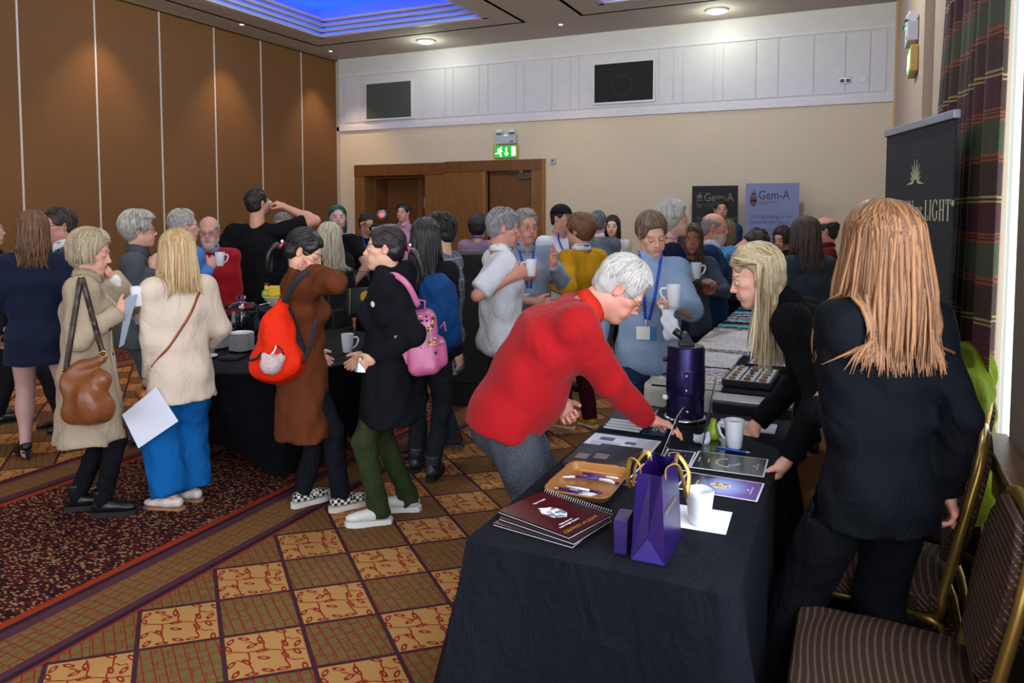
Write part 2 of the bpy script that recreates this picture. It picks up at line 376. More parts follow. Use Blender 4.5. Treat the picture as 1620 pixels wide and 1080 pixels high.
# ---- doors
M_OAK = mat('7d5326', .42, 'wood'); M_OAKD = mat('6d4319', .42, 'wood'); M_OAKL = mat('94662f', .42, 'wood')
d1 = empty('door_1', (DX0, YF, 0)); struct(d1)
def dpart(name, x0, x1, y0, y1, z0, z1, m, bev=.004, par=None): return MB().bb(x0-DX0, x1-DX0, y0, y1, z0, z1).build(name, m, par or d1, bevel=bev)
dpart('jamb', DX0, -7.99, -.05, .30, 0, 2.32, M_OAK); dpart('jamb', -4.75, DX1, -.05, .30, 0, 2.40, M_OAK)
dpart('head_board', DX0, -6.35, -.06, .25, 2.30, DZ, M_OAKD); dpart('head_board', -6.35, DX1, -.06, .25, 2.335, DZ+.012, M_OAKD)
dpart('corner_bead', DX1-.03, DX1+.012, -.07, .05, 0, DZ+.012, M_OAKL)
lf = dpart('door_leaf', -7.99, -6.74, .62, .67, 0, 2.30, M_OAKD); dpart('reveal', -7.99, -7.95, .25, .66, 0, 2.30, M_OAKD); dpart('reveal_head', -7.99, -6.74, .20, .66, 2.26, 2.30, M_OAKD)
dpart('door_stile', -7.28, -7.18, .600, .625, 0, 2.28, M_OAK, par=lf)
dpart('closer', -6.99, -6.76, .56, .61, 2.08, 2.17, mat('8a8078', .35, metal=.9), .006, lf); dpart('push_plate', -7.165, -7.13, .595, .61, 1.75, 1.92, mat('b9b2a8', .3, metal=.9), .002, lf)
fx = dpart('fixed_panel', -6.74, -5.60, -.04, .05, 0, 2.345, M_OAK); dpart('bead', -5.62, -5.57, -.055, .05, 0, 2.36, M_OAKL)
rf = dpart('door_leaf', -5.57, -4.75, .10, .15, 0, 2.36, M_OAKD)
dpart('closer', -5.03, -4.77, .04, .10, 2.20, 2.31, mat('6b625c', .35, metal=.8), .006, rf); dpart('closer_arm', -5.22, -4.95, .05, .07, 2.32, 2.335, mat('9a938a', .3, metal=.9), .002, rf); dpart('closer_pivot', -4.99, -4.94, .03, .08, 2.305, 2.36, mat('cfcac2', .3, metal=.9), .004, rf)
dpart('door_back', -8.0, -4.6, .75, .8, 0, 2.6, mat('1a120c', .9))
# ---- exit sign and emergency twin spot over the door
M_PLASTIC = mat('b9bcc9', .45); M_SIGNW = emit('sign_white', (1, .96, .88), 1.2); M_SIGNG = emit('sign_green', (.0, .42, .03), .8)
def twin_light(loc, rz, label):
    e = empty('emergency_light', loc, rz, label, 'emergency light')
    MB().box((0, -.04, .08), (.36, .08, .155)).build('housing', M_PLASTIC, e, bevel=.006)
    for s in (-1, 1):
        h = MB().box((s*.115, -.045, .195), (.105, .085, .07), rotm(-.45, 0, 0)).build('lamp_head', mat('d6d6da', .4), e, bevel=.008)
        MB().box((s*.115, -.090, .178), (.09, .012, .055), rotm(-.45, 0, 0)).build('lens', mat('6f6a72', .2, metal=.4), h, bevel=.004)
    for s in (-.015, .02): MB().lathe([(0.001, 0), (.010, .0), (.008, .008), (.001, .010)], 10, (s, -.081, .138), rotm(PI/2, 0, 0)).build('indicator', emit('led_green', (.05, 1, .4), 3), e, smooth=True)
    MB().box((.11, -.081, .035), (.062, .004, .018)).build('badge', mat('6a1f22', .5), e)
    return e
def exit_sign(loc, rz, label):
    e = empty('exit_sign', loc, rz, label, 'exit sign')
    MB().bb(-.215, .215, -.055, 0, -.005, .205).build('case', mat('c9a04e', .4), e, bevel=.004)
    MB().bb(-.195, .195, -.058, -.05, .010, .190).build('face', M_SIGNG, e)
    Mx = Matrix.Rotation(PI/2, 4, 'X')
    def flat(name, polys):
        m = MB()
        for pl in polys: m.prism(pl, .0585, .0600, Mx)
        m.build(name, M_SIGNW, e)
    flat('arrow', [[(.005, .06), (.03, .06), (.03, .165), (.005, .165)], [(-.028, .075), (.0175, .022), (.063, .075)]])
    flat('door_symbol', [[(.108, .03), (.18, .03), (.18, .175), (.108, .175)]])
    flat('running_man', [[(-.075, .148), (-.055, .166), (-.072, .178), (-.092, .162)], [(-.145, .11), (-.13, .15), (-.085, .158), (-.082, .135), (-.115, .132), (-.125, .105)],
         [(-.13, .088), (-.082, .140), (-.06, .120), (-.10, .075)], [(-.185, .062), (-.13, .060), (-.10, .092), (-.125, .105), (-.145, .080), (-.182, .080)], [(-.115, .085), (-.085, .015), (-.065, .018), (-.085, .10)], [(-.09, .115), (-.058, .092), (-.045, .105), (-.08, .132)]])
    return e
twin_light((-5.19, YF-.005, 2.765), 0, 'grey twin-spot emergency light over the green exit sign above the doors')
exit_sign((-5.20, YF-.005, 2.545), 0, 'lit green running man exit sign above the oak doors')
e = empty('alarm_point', (-4.385, YF-.004, 2.425), 0, 'small grey square control box right of the oak door frame', 'switch')
MB().box((0, -.022, .045), (.085, .045, .09)).build('case', mat('a9adb6', .45), e, bevel=.004); MB().lathe([(.001, 0), (.014, 0), (.014, .008), (.001, .009)], 12, (0, -.044, .05), rotm(PI/2, 0, 0)).build('key_switch', mat('222222', .4), e)
# ---- right wall with its pilaster step, window bay and the near pier with a dado rail
t = NT('taupe_wallpaper'); P, x, y, z = t.pos(); n = t.noise(t.map(P, (180, 180, 90)), 1, 3, 0.6); c_ = lin('b5a28c')
t.bump(n, 0.2, 0.004); M_TAUPE = t.out(t.mix(n, tuple(v*0.85 for v in c_), tuple(v*1.1 for v in c_)), 0.85, 0, Specular_IOR_Level=0.15)
wr = MB(); wr.bb(.42, 1.2, 6.4, YF, 0, ZC); wr.bb(.486, 1.2, 4.15, 6.4, 0, ZC); wr.bb(.486, 1.2, 3.05, 4.15, 3.3, ZC)
wr = wr.build('wall_right', M_TAUPE); struct(wr)
MB().bb(.395, .425, YF-.06, YF, 0, ZC).build('corner_bead', mat('c79a6a', .6), wr)
wp = MB().bb(.50, 1.2, -5, 3.05, 0, ZC).build('wall_pier', fabric('pier_fabric', '6f6258')); struct(wp)
dr = MB(); dr.bb(.44, .50, -5, 3.065, .80, .885); dr.bb(.415, .50, -5, 3.075, .885, .915); dr.bb(.455, .50, -5, 3.06, .70, .80)
dr = dr.build('trim_2', mat('6a4526', .4, 'wood'), None, bevel=.006); struct(dr)
MB().bb(.47, .50, -5, 3.05, 0, .70).build('dado_panel', mat('2a1b1e', .8), dr)
# window behind the voile: white frame and glass
wn_ = empty('window_1', (1.0, 3.6, 0)); struct(wn_)
fr = MB()
for z0, z1 in ((.12, .20), (1.55, 1.60), (3.22, 3.30)): fr.bb(-.03, .03, -.55, .55, z0, z1)
for y0 in (-.55, -.02, .49): fr.bb(-.03, .03, y0, y0+.06, .12, 3.3)
fr.build('window_frame', mat('e4e4e0', .4), wn_, bevel=.005)
for y0 in (-.49, .04):
    MB().bb(-.004, .004, y0, y0+.45, .2, 3.22).build('pane', glassy('window_glass', (1, 1, 1), 0.0, ior=1.1), wn_)
MB().bb(-.10, .03, -.55, .55, 0, .12).build('window_sill', mat('d8d4cc', .5), wn_)
# ---- ceiling with recessed coffers lit blue, and its lamps
M_CEIL = mat('b8aea6', .8)
cof = [(-7.78, -4.80, 3.4, 9.62), (-3.165, 0.15, 3.4, 9.62)]
cl = MB(); xs = [XL-.25, -7.78, -4.80, -3.165, .15, 1.2]; ys = [-5, 3.4, 9.62, YF+.2]
for i in range(5):
    for j in range(3):
        if j == 1 and i in (1, 3): continue
        cl.bb(xs[i], xs[i+1], ys[j], ys[j+1], ZC, ZC+.05)
cl = cl.build('ceiling', M_CEIL); struct(cl)
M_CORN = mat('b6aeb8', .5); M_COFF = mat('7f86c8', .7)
for (x0, x1, y0, y1) in cof:
    for k in range(4):                       # stepped plaster cornice, each step its own piece
        a_ = k*.085; z0, z1 = ZC+.0+k*.055, ZC+.0+(k+1)*.055+.03
        m = MB(); wd = .085
        m.bb(x0+a_, x0+a_+wd, y0+a_, y1-a_, z0, z0+.045); m.bb(x1-a_-wd, x1-a_, y0+a_, y1-a_, z0, z0+.045); m.bb(x0+a_, x1-a_, y0+a_, y0+a_+wd, z0, z0+.045); m.bb(x0+a_, x1-a_, y1-a_-wd, y1-a_, z0, z0+.045)
        m.build('cornice_step', M_CORN, cl, bevel=.01)
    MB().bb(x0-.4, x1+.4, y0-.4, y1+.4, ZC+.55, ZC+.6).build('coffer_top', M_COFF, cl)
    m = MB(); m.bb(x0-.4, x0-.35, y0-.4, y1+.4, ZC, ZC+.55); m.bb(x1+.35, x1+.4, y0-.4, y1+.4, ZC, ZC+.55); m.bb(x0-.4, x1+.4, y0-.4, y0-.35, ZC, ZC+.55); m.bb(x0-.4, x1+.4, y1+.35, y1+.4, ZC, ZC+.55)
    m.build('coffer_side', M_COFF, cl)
    # blue LED strips laid on the ledge around the recess
    e = empty('led_strip', (x0, y0, ZC+.06), 0, 'blue LED cove strip around the %s ceiling recess' % ('large left' if x0 < -5 else 'right-hand'), 'light strip')
    X, Y = x1-x0, y1-y0; bl = emit('led_blue', (.02, .12, 1.0), 60)
    for nm, b in (('strip', (-.24, -.20, -.2, Y+.2)), ('strip', (X+.20, X+.24, -.2, Y+.2)), ('strip', (-.2, X+.2, -.24, -.20)), ('strip', (-.2, X+.2, Y+.20, Y+.24))):
        MB().bb(b[0], b[1], b[2], b[3], .03, .045).build(nm, bl, e)
M_SPOT = emit('spot_lamp', (1.0, .72, .38), 40); M_DISC = emit('disc_lamp', (.93, 1.0, .80), 14); M_RIM = mat('d8d4cc', .4)
def downlight(x, y, z, label, power, wash=False):
    e = empty('ceiling_spot', (x, y, z), 0, label, 'ceiling light', 'small warm ceiling spots')
    MB().lathe([(.028, .0), (.045, 0), (.047, -.006), (.030, -.010), (.028, 0)], 18, cap=False).build('rim', M_RIM, e, smooth=True)
    MB().lathe([(.001, -.002), (.027, -.002), (.027, .0), (.001, .001)], 16).build('lamp', M_SPOT, e)
    l = bpy.data.lights.new('spot_beam', 'SPOT'); l.energy = power; l.color = (1, .70, .42); l.spot_size = math.radians(78); l.spot_blend = .7; l.shadow_soft_size = .03
    lo = bpy.data.objects.new('spot_beam', l); link(lo, e); lo.location = (0, 0, -.03)
    if wash: lo.rotation_euler = (0, math.radians(-4), 0)
for y_, lb in ((8.376, 'second nearest the far corner'), (10.40, 'nearest the far corner'), (6.35, 'third from the far corner'), (4.32, 'fourth from the far corner'), (2.30, 'fifth from the far corner')):
    downlight(-8.21, y_, ZC, 'small warm ceiling spot along the brown partition, %s' % lb, 120, True)
downlight(-3.99, 10.33, ZC, 'small warm ceiling spot near the white band, between the two round lamps', 30)
downlight(-6.30, 8.02+.4, ZC+.55, 'small warm spot inside the blue ceiling recess', 12)
for (x_, y_, lb) in ((-6.32, 10.40, 'round flush ceiling lamp left, beside the blue recess'), (-1.79, 10.47, 'round flush ceiling lamp right of the recess, over the banners'), (-6.32, 6.6, 'added fill lamp, out of view, over the coffee drinkers'), (-4.0, 7.2, 'added fill lamp, out of view, between the two recesses'), (-4.0, 3.2, 'added fill lamp, out of view, above the round table'), (-1.79, 2.6, 'added fill lamp, out of view, above the near table'), (-6.32, 2.4, 'added fill lamp, out of view, over the left strip of carpet'), (-1.0, 6.8, 'added fill lamp, out of view, above the long table')):  # first two in view; the rest are unseen fill lamps added to brighten the room
    e = empty('round_ceiling_lamp', (x_, y_, ZC), 0, lb, 'ceiling light')
    MB().lathe([(.13, 0), (.15, 0), (.15, -.02), (.13, -.03), (.125, 0)], 28, cap=False).build('rim', M_RIM, e, smooth=True)
    MB().lathe([(.001, -.045), (.09, -.042), (.125, -.028), (.128, 0), (.001, 0)], 28).build('diffuser', M_DISC, e, smooth=True)
    l = bpy.data.lights.new('lamp_glow', 'POINT'); l.energy = 9 if y_ > 10 else {-6.32: 42, -4.0: 76, -1.79: 26, -1.0: 135}[x_]*(.35 if (x_ < -6 and y_ < 3) else 1); l.color = (.93, 1, .82); l.shadow_soft_size = .12; lo = bpy.data.objects.new('lamp_glow', l); link(lo, e); lo.location = (0, 0, -.16)
# exit sign and twin light on the right wall
twin_light((.415, 7.15, 3.08), PI/2*-1, 'grey twin-spot emergency light high on the right-hand wall')
exit_sign((.415, 7.12, 2.83), -PI/2, 'gold edged green exit sign seen edge-on, high on the right-hand wall')
# ================================================================== FIGURES: smooth distance-field bodies meshed to one surface
A3 = lambda *v: np.array(v, float)
def nrm(v): v = np.asarray(v, float); l = np.linalg.norm(v); return v/l if l > 1e-9 else v
def rx(a): c, s = math.cos(a), math.sin(a); return np.array([[1, 0, 0], [0, c, -s], [0, s, c]])
def ry(a): c, s = math.cos(a), math.sin(a); return np.array([[c, 0, s], [0, 1, 0], [-s, 0, c]])
def rz(a): c, s = math.cos(a), math.sin(a); return np.array([[c, -s, 0], [s, c, 0], [0, 0, 1]])
def rcone(a, b, ra, rb, n=None, s=1.0, cut=(False, False)):
    """tapered capsule; n,s stretch its section along n; cut makes flat ends"""
    a, b = np.asarray(a, float), np.asarray(b, float); ba = b-a; L2 = max(ba@ba, 1e-12); L = math.sqrt(L2); m = max(ra, rb)*max(1, s)+.001
    def f(X, Y, Z):
        px, py, pz = X-a[0], Y-a[1], Z-a[2]
        tr = (px*ba[0]+py*ba[1]+pz*ba[2])/L2; t = np.clip(tr, 0, 1)
        vx, vy, vz = px-t*ba[0], py-t*ba[1], pz-t*ba[2]
        if n is not None and s != 1.0:
            k = (1/s-1)*(vx*n[0]+vy*n[1]+vz*n[2]); vx, vy, vz = vx+k*n[0], vy+k*n[1], vz+k*n[2]
        d = np.sqrt(vx*vx+vy*vy+vz*vz)-(ra+(rb-ra)*t)
        if cut[0]: d = np.maximum(d, -tr*L)
        if cut[1]: d = np.maximum(d, (tr-1)*L)
        return d
    return np.minimum(a, b)-m, np.maximum(a, b)+m, f
def ell(c, r, R=None):
    c = np.asarray(c, float); r = np.asarray(r, float); m = max(r) if R is not None else r
    def f(X, Y, Z):
        x, y, z = X-c[0], Y-c[1], Z-c[2]
        if R is not None: x, y, z = (R[0, 0]*x+R[1, 0]*y+R[2, 0]*z, R[0, 1]*x+R[1, 1]*y+R[2, 1]*z, R[0, 2]*x+R[1, 2]*y+R[2, 2]*z)
        k0 = np.sqrt((x/r[0])**2+(y/r[1])**2+(z/r[2])**2); k1 = np.sqrt((x/r[0]**2)**2+(y/r[1]**2)**2+(z/r[2]**2)**2)+1e-9
        return k0*(k0-1)/k1
    return c-m, c+m, f
class Fld:
    def __init__(s, lo, hi, h):
        s.h = h; s.lo = np.asarray(lo, float)-4*h; n = np.ceil((np.asarray(hi, float)+4*h-s.lo)/h).astype(int)+1
        s.n = n; s.D = np.full(tuple(n), .4, np.float32)
    def sl(s, lo, hi):
        i0 = np.clip(np.floor((lo-s.lo)/s.h).astype(int), 0, s.n-1); i1 = np.clip(np.ceil((hi-s.lo)/s.h).astype(int)+1, 1, s.n)
        i1 = np.maximum(i1, i0+1)
        ax = [(s.lo[k]+s.h*np.arange(i0[k], i1[k])).astype(np.float32) for k in range(3)]
        return tuple(slice(i0[k], i1[k]) for k in range(3)), ax[0][:, None, None], ax[1][None, :, None], ax[2][None, None, :]
    def add(s, prim, k=.02):
        lo, hi, f = prim; p = k+2*s.h; q, X, Y, Z = s.sl(lo-p, hi+p); d = f(X, Y, Z); D = s.D[q]
        if k <= 0: s.D[q] = np.minimum(D, d)
        else:
            hh = np.maximum(k-np.abs(D-d), 0)/k; s.D[q] = np.minimum(D, d)-hh*hh*k*.25
        return s
    def sub(s, prim, k=.01):
        lo, hi, f = prim; p = k+2*s.h; q, X, Y, Z = s.sl(lo-p, hi+p); d = -f(X, Y, Z); D = s.D[q]
        hh = np.maximum(k-np.abs(D-d), 0)/max(k, 1e-6); s.D[q] = np.maximum(D, d)+hh*hh*k*.25
        return s
    def clipz(s, z, above=True):
        Z = s.lo[2]+s.h*np.arange(s.n[2]); d = (Z-z)[None, None, :] if above else (z-Z)[None, None, :]
        s.D = np.maximum(s.D, d.astype(np.float32)); return s
    def wave(s, amp, seed=0, sc=1.0, vert=1.0):
        """soft folds"""
        r = random.Random(seed); i, j, k = np.nonzero(np.abs(s.D) < .03)
        x, y, z = s.lo[0]+s.h*i, s.lo[1]+s.h*j, s.lo[2]+s.h*k; o = 0
        for q in range(3):
            a, b = r.uniform(0, 6.28), r.uniform(0, 6.28); f = r.uniform(38, 75)*sc; th = r.uniform(0, 3.14)
            o = o+np.sin(f*(np.cos(th)*x+np.sin(th)*y)+f*vert*r.uniform(.15, .9)*(1 if q % 2 else -1)*z+a+1.6*np.sin(13*sc*z+9*x+b))
        s.D[i, j, k] += (amp*o/2.0).astype(np.float32); return s
    def at(s, P):
        P = (np.atleast_2d(P)-s.lo)/s.h; i = np.clip(np.floor(P).astype(int), 0, s.n-2); f = np.clip(P-i, 0, 1); o = 0
        for dx in (0, 1):
            for dy in (0, 1):
                for dz in (0, 1):
                    o = o+s.D[i[:, 0]+dx, i[:, 1]+dy, i[:, 2]+dz]*(f[:, 0] if dx else 1-f[:, 0])*(f[:, 1] if dy else 1-f[:, 1])*(f[:, 2] if dz else 1-f[:, 2])
        return o
    def inside(s, P): P = np.atleast_2d(P); return np.all((P > s.lo) & (P < s.lo+s.h*(s.n-1)), axis=1)
    def march(s, o, d, far=.5):
        """first surface point along a ray, or None"""
        ts = np.arange(0, far, s.h*.5); pts = np.asarray(o)+np.outer(ts, d); v = s.at(pts); k = np.nonzero(v < 0)[0]
        return pts[k[0]] if len(k) else None
    def mesh(s):
        D = s.D; I = D < 0; c = np.zeros(tuple(s.n-1), np.uint8)
        sl = [slice(0, -1), slice(1, None)]
        for a in (0, 1):
            for b in (0, 1):
                for e in (0, 1): c += I[sl[a], sl[b], sl[e]]
        act = (c > 0) & (c < 8); idx = np.full(act.shape, -1, np.int32); i, j, k = np.nonzero(act); N = len(i); idx[i, j, k] = np.arange(N)
        cor = [(a, b, e) for a in (0, 1) for b in (0, 1) for e in (0, 1)]; v = [D[i+a, j+b, k+e] for a, b, e in cor]
        acc = np.zeros((N, 3)); cnt = np.zeros(N)
        for p in range(8):
            for q in range(p+1, 8):
                df = [cor[q][m]-cor[p][m] for m in range(3)]
                if sum(map(abs, df)) != 1: continue
                m = (v[p] < 0) != (v[q] < 0); t = np.where(m, v[p]/np.where(m, v[p]-v[q], 1), 0)
                for ax in range(3): acc[:, ax] += m*(cor[p][ax]+df[ax]*t)
                cnt += m
        V = s.lo+s.h*(np.stack([i, j, k], 1)+acc/np.maximum(cnt, 1)[:, None])
        Q = []
        for ax in range(3):
            o1, o2 = (ax+1) % 3, (ax+2) % 3
            s0 = [slice(1, -1)]*3; s1 = [slice(1, -1)]*3; s0[ax] = slice(0, -1); s1[ax] = slice(1, None)
            A, B = I[tuple(s0)], I[tuple(s1)]; e = np.stack(np.nonzero(A != B), 1)
            fl = A[e[:, 0], e[:, 1], e[:, 2]]; e = e.copy(); e[:, o1] += 1; e[:, o2] += 1
            def g(d1, d2):
                w = e.copy(); w[:, o1] -= d1; w[:, o2] -= d2; return idx[w[:, 0], w[:, 1], w[:, 2]]
            q = np.stack([g(1, 1), g(0, 1), g(0, 0), g(1, 0)], 1); q[~fl] = q[~fl][:, ::-1]; Q.append(q)
        Q = np.concatenate(Q); return V, Q[(Q >= 0).all(1)]
def tubes(paths, n=6):
    """many tapered tubes as arrays: paths = list of (points (L,3), radii (L,), colour)"""
    V, Q, C = [], [], []; off = 0
    for P, r, col in paths:
        P = np.asarray(P, float); L = len(P); T = np.gradient(P, axis=0); T /= np.linalg.norm(T, axis=1)[:, None]+1e-9
        a = np.cross(T, [0.31, 0.2, .93]); a /= np.linalg.norm(a, axis=1)[:, None]+1e-9; b = np.cross(T, a)
        ang = 2*PI*np.arange(n)/n; r = np.asarray(r, float)
        v = P[:, None, :]+r[:, None, None]*(np.cos(ang)[None, :, None]*a[:, None, :]+np.sin(ang)[None, :, None]*b[:, None, :])
        V.append(v.reshape(-1, 3)); k = np.arange(n); k2 = (k+1) % n
        for i in range(L-1): Q.append(np.stack([off+i*n+k, off+i*n+k2, off+(i+1)*n+k2, off+(i+1)*n+k], 1))
        C.append(np.tile(col, (L*n, 1))); off += L*n
    return np.concatenate(V), np.concatenate(Q), np.concatenate(C)
def merge(parts):
    V, Q, C = [], [], []; o = 0
    for v, q, c in parts:
        V.append(v); Q.append(q+o); C.append(c if np.ndim(c) == 2 else np.tile(c, (len(v), 1))); o += len(v)
    return np.concatenate(V), np.concatenate(Q), np.concatenate(C)
def ik(S_, T_, l1, l2, pole):
    d = T_-S_; L = np.linalg.norm(d)
    if L > (l1+l2)*.995: d = d/L*(l1+l2)*.995; L = (l1+l2)*.995; T_ = S_+d
    L = max(L, abs(l1-l2)+.02); u = nrm(d); a = (l1*l1-l2*l2+L*L)/(2*L); h = math.sqrt(max(l1*l1-a*a, 0))
    p = np.asarray(pole, float)-u*(np.asarray(pole, float)@u); p = nrm(p); return S_+u*a+p*h, T_
# ------------------------------------------------------------------ head, hand, shoe
def head_mesh(sp, h, Rm, c, neck, skin, sc):
    """head with face and neck; head frame x right, y forward, z up; returns arrays in the figure's frame"""
    f = Fld((-.10, -.14, -.25), (.10, .15, .14), h); fem = sp.get('sex', 'f') == 'f'; w = sp.get('fat', 1.0)
    nk = (Rm.T@(neck-c))/sc
    f.add(ell((0, -.014, .034), (.074, .094, .083)), .01)
    f.add(ell((0, .018, -.038), (.060*w, .070, .080)), .03)
    f.add(rcone((-.040*w, -.005, -.068), (0, .062, -.098), .022, .020), .03); f.add(rcone((.040*w, -.005, -.068), (0, .062, -.098), .022, .020), .03)
    f.add(ell((0, .066, -.103), (.020, .020, .016)), .02)
    for s in (-1, 1):
        f.add(ell((s*.042, .052, -.022), (.022, .024, .018)), .02)
        f.add(ell((s*.030, .070, -.060), (.022, .018, .026)), .02)
    f.add(rcone((-.034, .074, .016), (.034, .074, .016), .012, .012), .02)
    for s in (-1, 1): f.sub(ell((s*.032, .099, -.006), (.019, .016, .0105)), .012)
    f.add(rcone((0, .084, .008), (0, .106, -.034), .0065, .0095), .010); f.add(ell((0, .107, -.036), (.010, .011, .009)), .008)
    for s in (-1, 1): f.add(ell((s*.0125, .095, -.040), (.0075, .010, .0075)), .008)
    f.add(ell((0, .086, -.066), (.026, .013, .018)), .012)
    f.add(ell((0, .094, -.0625), (.020, .0085, .0048)), .005); f.add(ell((0, .0935, -.0725), (.018, .0090, .0055)), .005)
    f.sub(ell((0, .104, -.0672), (.020, .010, .0012)), .003)
    for s in (-1, 1):
        Re = rz(-s*.35)@ry(s*.1)
        f.add(ell((s*.078, -.010, -.008), (.0075, .019, .031), Re), .006); f.sub(ell((s*.087, -.006, -.006), (.006, .011, .018), Re), .004)
    r0 = (.050 if fem else .058)*sp.get('neckw', 1)
    f.add(rcone((0, -.022, -.045), nk, r0, r0*1.12), .03)
    if sp.get('beard_len'): f.add(ell((0, .060, -.100-sp['beard_len']*.4), (.045, .034, .030+sp['beard_len']*.5)), .02)
    if sp.get('jowl'): f.add(rcone((0, .045, -.100), (0, 0, -.11), .025, .03), .03)
    V, Q = f.mesh(); x, y, z = V.T; ax = np.abs(x)
    sk = np.array(lin(skin)); col = np.tile(sk, (len(V), 1))
    def mixin(m, cc, k=1.0):
        m = np.clip(m*k, 0, 1)[:, None]; col[:] = col*(1-m)+np.array(cc)*m
    g = lambda cx, cy, cz, r: np.exp(-((ax-cx)**2+(y-cy)**2+(z-cz)**2)/(r*r))
    pink = sk*np.array([1.04, .72, .68]); mixin(g(.045, .066, -.030, .026)+g(0, .112, -.036, .014)+g(.078, -.01, -.005, .03), pink, sp.get('blush', .55))
    mixin(g(.031, .082, -.004, .016), sk*np.array([.72, .56, .52]), .55)
    if sp.get('beard'):
        mk = ((z < -.046-.25*np.maximum(0, .075-y)+.0) & (y > -.005) & (z > -.145)).astype(float)*(1-g(0, .098, -.067, .017)*1.2)
        mk = np.clip(mk, 0, 1)*(.75+.25*np.sin(x*900)*np.sin(z*800+y*500)); mixin(mk, lin(sp['beard']), sp.get('beard_k', .8))
    lipc = lin(sp.get('lips', 'a8594f')); mixin(((np.hypot(x/.023, (z+.0675)/.0115) < 1) & (y > .078)).astype(float), lipc, .75)
    br = lin(sp.get('brow', '5a4030')); arch = .0175+.004*np.sin((ax-.012)/.04*3.0)
    mixin(((np.abs(z-arch) < .0040) & (ax > .012) & (ax < .051) & (y > .05)).astype(float), br, sp.get('brow_k', .75))
    parts = [(V, Q, col)]
    # eyes and lids
    nu, nv = 14, 10; down = sp.get('eyes', 'open') == 'down'
    gz = nrm(sp.get('gaze', (0, 1, -.55) if down else (0, 1, -.05)))
    for s in (-1, 1):
        ce = np.array([s*.0315, .0765, -.006]); r = .0128
        th, ph = np.meshgrid(np.linspace(0, PI, nv), np.linspace(0, 2*PI, nu, endpoint=False), indexing='ij')
        dv = np.stack([np.sin(th)*np.cos(ph), np.cos(th)*0+np.sin(th)*np.sin(ph)*0+np.cos(th), np.sin(th)*np.sin(ph)], -1).reshape(-1, 3)   # pole forward
        q = np.array([[a*nu+b, a*nu+(b+1) % nu, (a+1)*nu+(b+1) % nu, (a+1)*nu+b] for a in range(nv-1) for b in range(nu)])
        dt = dv@gz; ec = np.where((dt > .90)[:, None], np.array(lin('1c1410')), np.where((dt > .80)[:, None], np.array(lin(sp.get('iris', '4a3a2a'))), np.array(lin('cfc4bd'))))
        parts.append((ce+dv*r, q[:, ::-1], ec))
        lo = math.acos(.33) if not down else math.acos(-.38)
        for top, lim, rr in ((1, lo, r*1.09), (-1, math.acos(.66), r*1.07)):
            th, ph = np.meshgrid(np.linspace(.02, lim, 6), np.linspace(0, 2*PI, nu, endpoint=False), indexing='ij')
            lv = np.stack([np.sin(th)*np.cos(ph), np.sin(th)*np.sin(ph), top*np.cos(th)], -1).reshape(-1, 3)
            q = np.array([[a*nu+b, a*nu+(b+1) % nu, (a+1)*nu+(b+1) % nu, (a+1)*nu+b] for a in range(5) for b in range(nu)])
            lc = np.tile(sk*np.array([.92, .82, .80]), (len(lv), 1))
            if top > 0: lc[-nu:] = lin(sp.get('lash', '2a1c18'))
            parts.append((ce+lv*rr, q if top > 0 else q[:, ::-1], lc))
    V, Q, C = merge(parts); return (V*sc)@Rm.T+c, Q, C
def hand_mesh(wr, f, n, right, curl, h, skin, sc=1.0, thumb=.5, spread=0.0, nails=None, fore=None):
    f = nrm(f); n = nrm(np.asarray(n)-f*(np.asarray(n)@f)); t = np.cross(f, n)*(1 if right else -1)
    cl = curl if isinstance(curl, (list, tuple)) else [curl]*4
    F = Fld(wr-.20*sc, wr+.20*sc, h); tips = []
    F.add(rcone(wr-f*.03, wr+f*.02*sc, .0235*sc, .0215*sc, t, 1.25), .01)
    F.add(rcone(wr+f*.022*sc, wr+f*.072*sc, .0155*sc, .0145*sc, t, 2.35), .02)
    F.add(ell(wr+f*.03*sc+t*.022*sc+n*.008*sc, (.018*sc,)*3), .02)
    for i, (o, L, r) in enumerate(((.029, .070, .0088), (.0095, .078, .0090), (-.0105, .072, .0085), (-.029, .056, .0075))):
        p = wr+f*(.080-abs(o)*.25)*sc+t*o*sc; a = .06; d0 = nrm(f+t*o*(1.2+spread*18)); c = cl[i]
        for k, (fr, rot) in enumerate(((.45, 70), (.31, 85), (.24, 55))):
            a += math.radians(rot)*c; d = d0*math.cos(a)+n*math.sin(a); q = p+d*L*fr*sc
            F.add(rcone(p, q, r*sc*(1-.10*k), r*sc*(.92-.10*k)), .006); p = q
        tips.append((p, d, nrm(-d0*math.sin(a)+n*math.cos(a))))
    p = wr+f*.022*sc+t*.024*sc; d = nrm(f*(.75-.3*thumb)+t*(.75-.35*thumb)+n*(.25+.7*thumb))
    q = p+d*.042*sc; F.add(rcone(p, q, .0125*sc, .0105*sc), .012); d2 = nrm(d*.8+f*.5+n*thumb*.5-t*.25*thumb); F.add(rcone(q, q+d2*.030*sc, .0100*sc, .0085*sc), .006)
    V, Q = F.mesh(); C = np.tile(np.array(lin(skin)), (len(V), 1)); C *= np.array([1.0, .93, .91])
    if nails:
        for p, d, nn in tips:
            m = np.linalg.norm(V-(p-nn*.006*sc), axis=1) < .0075*sc; C[m] = lin(nails)
    return V, Q, C
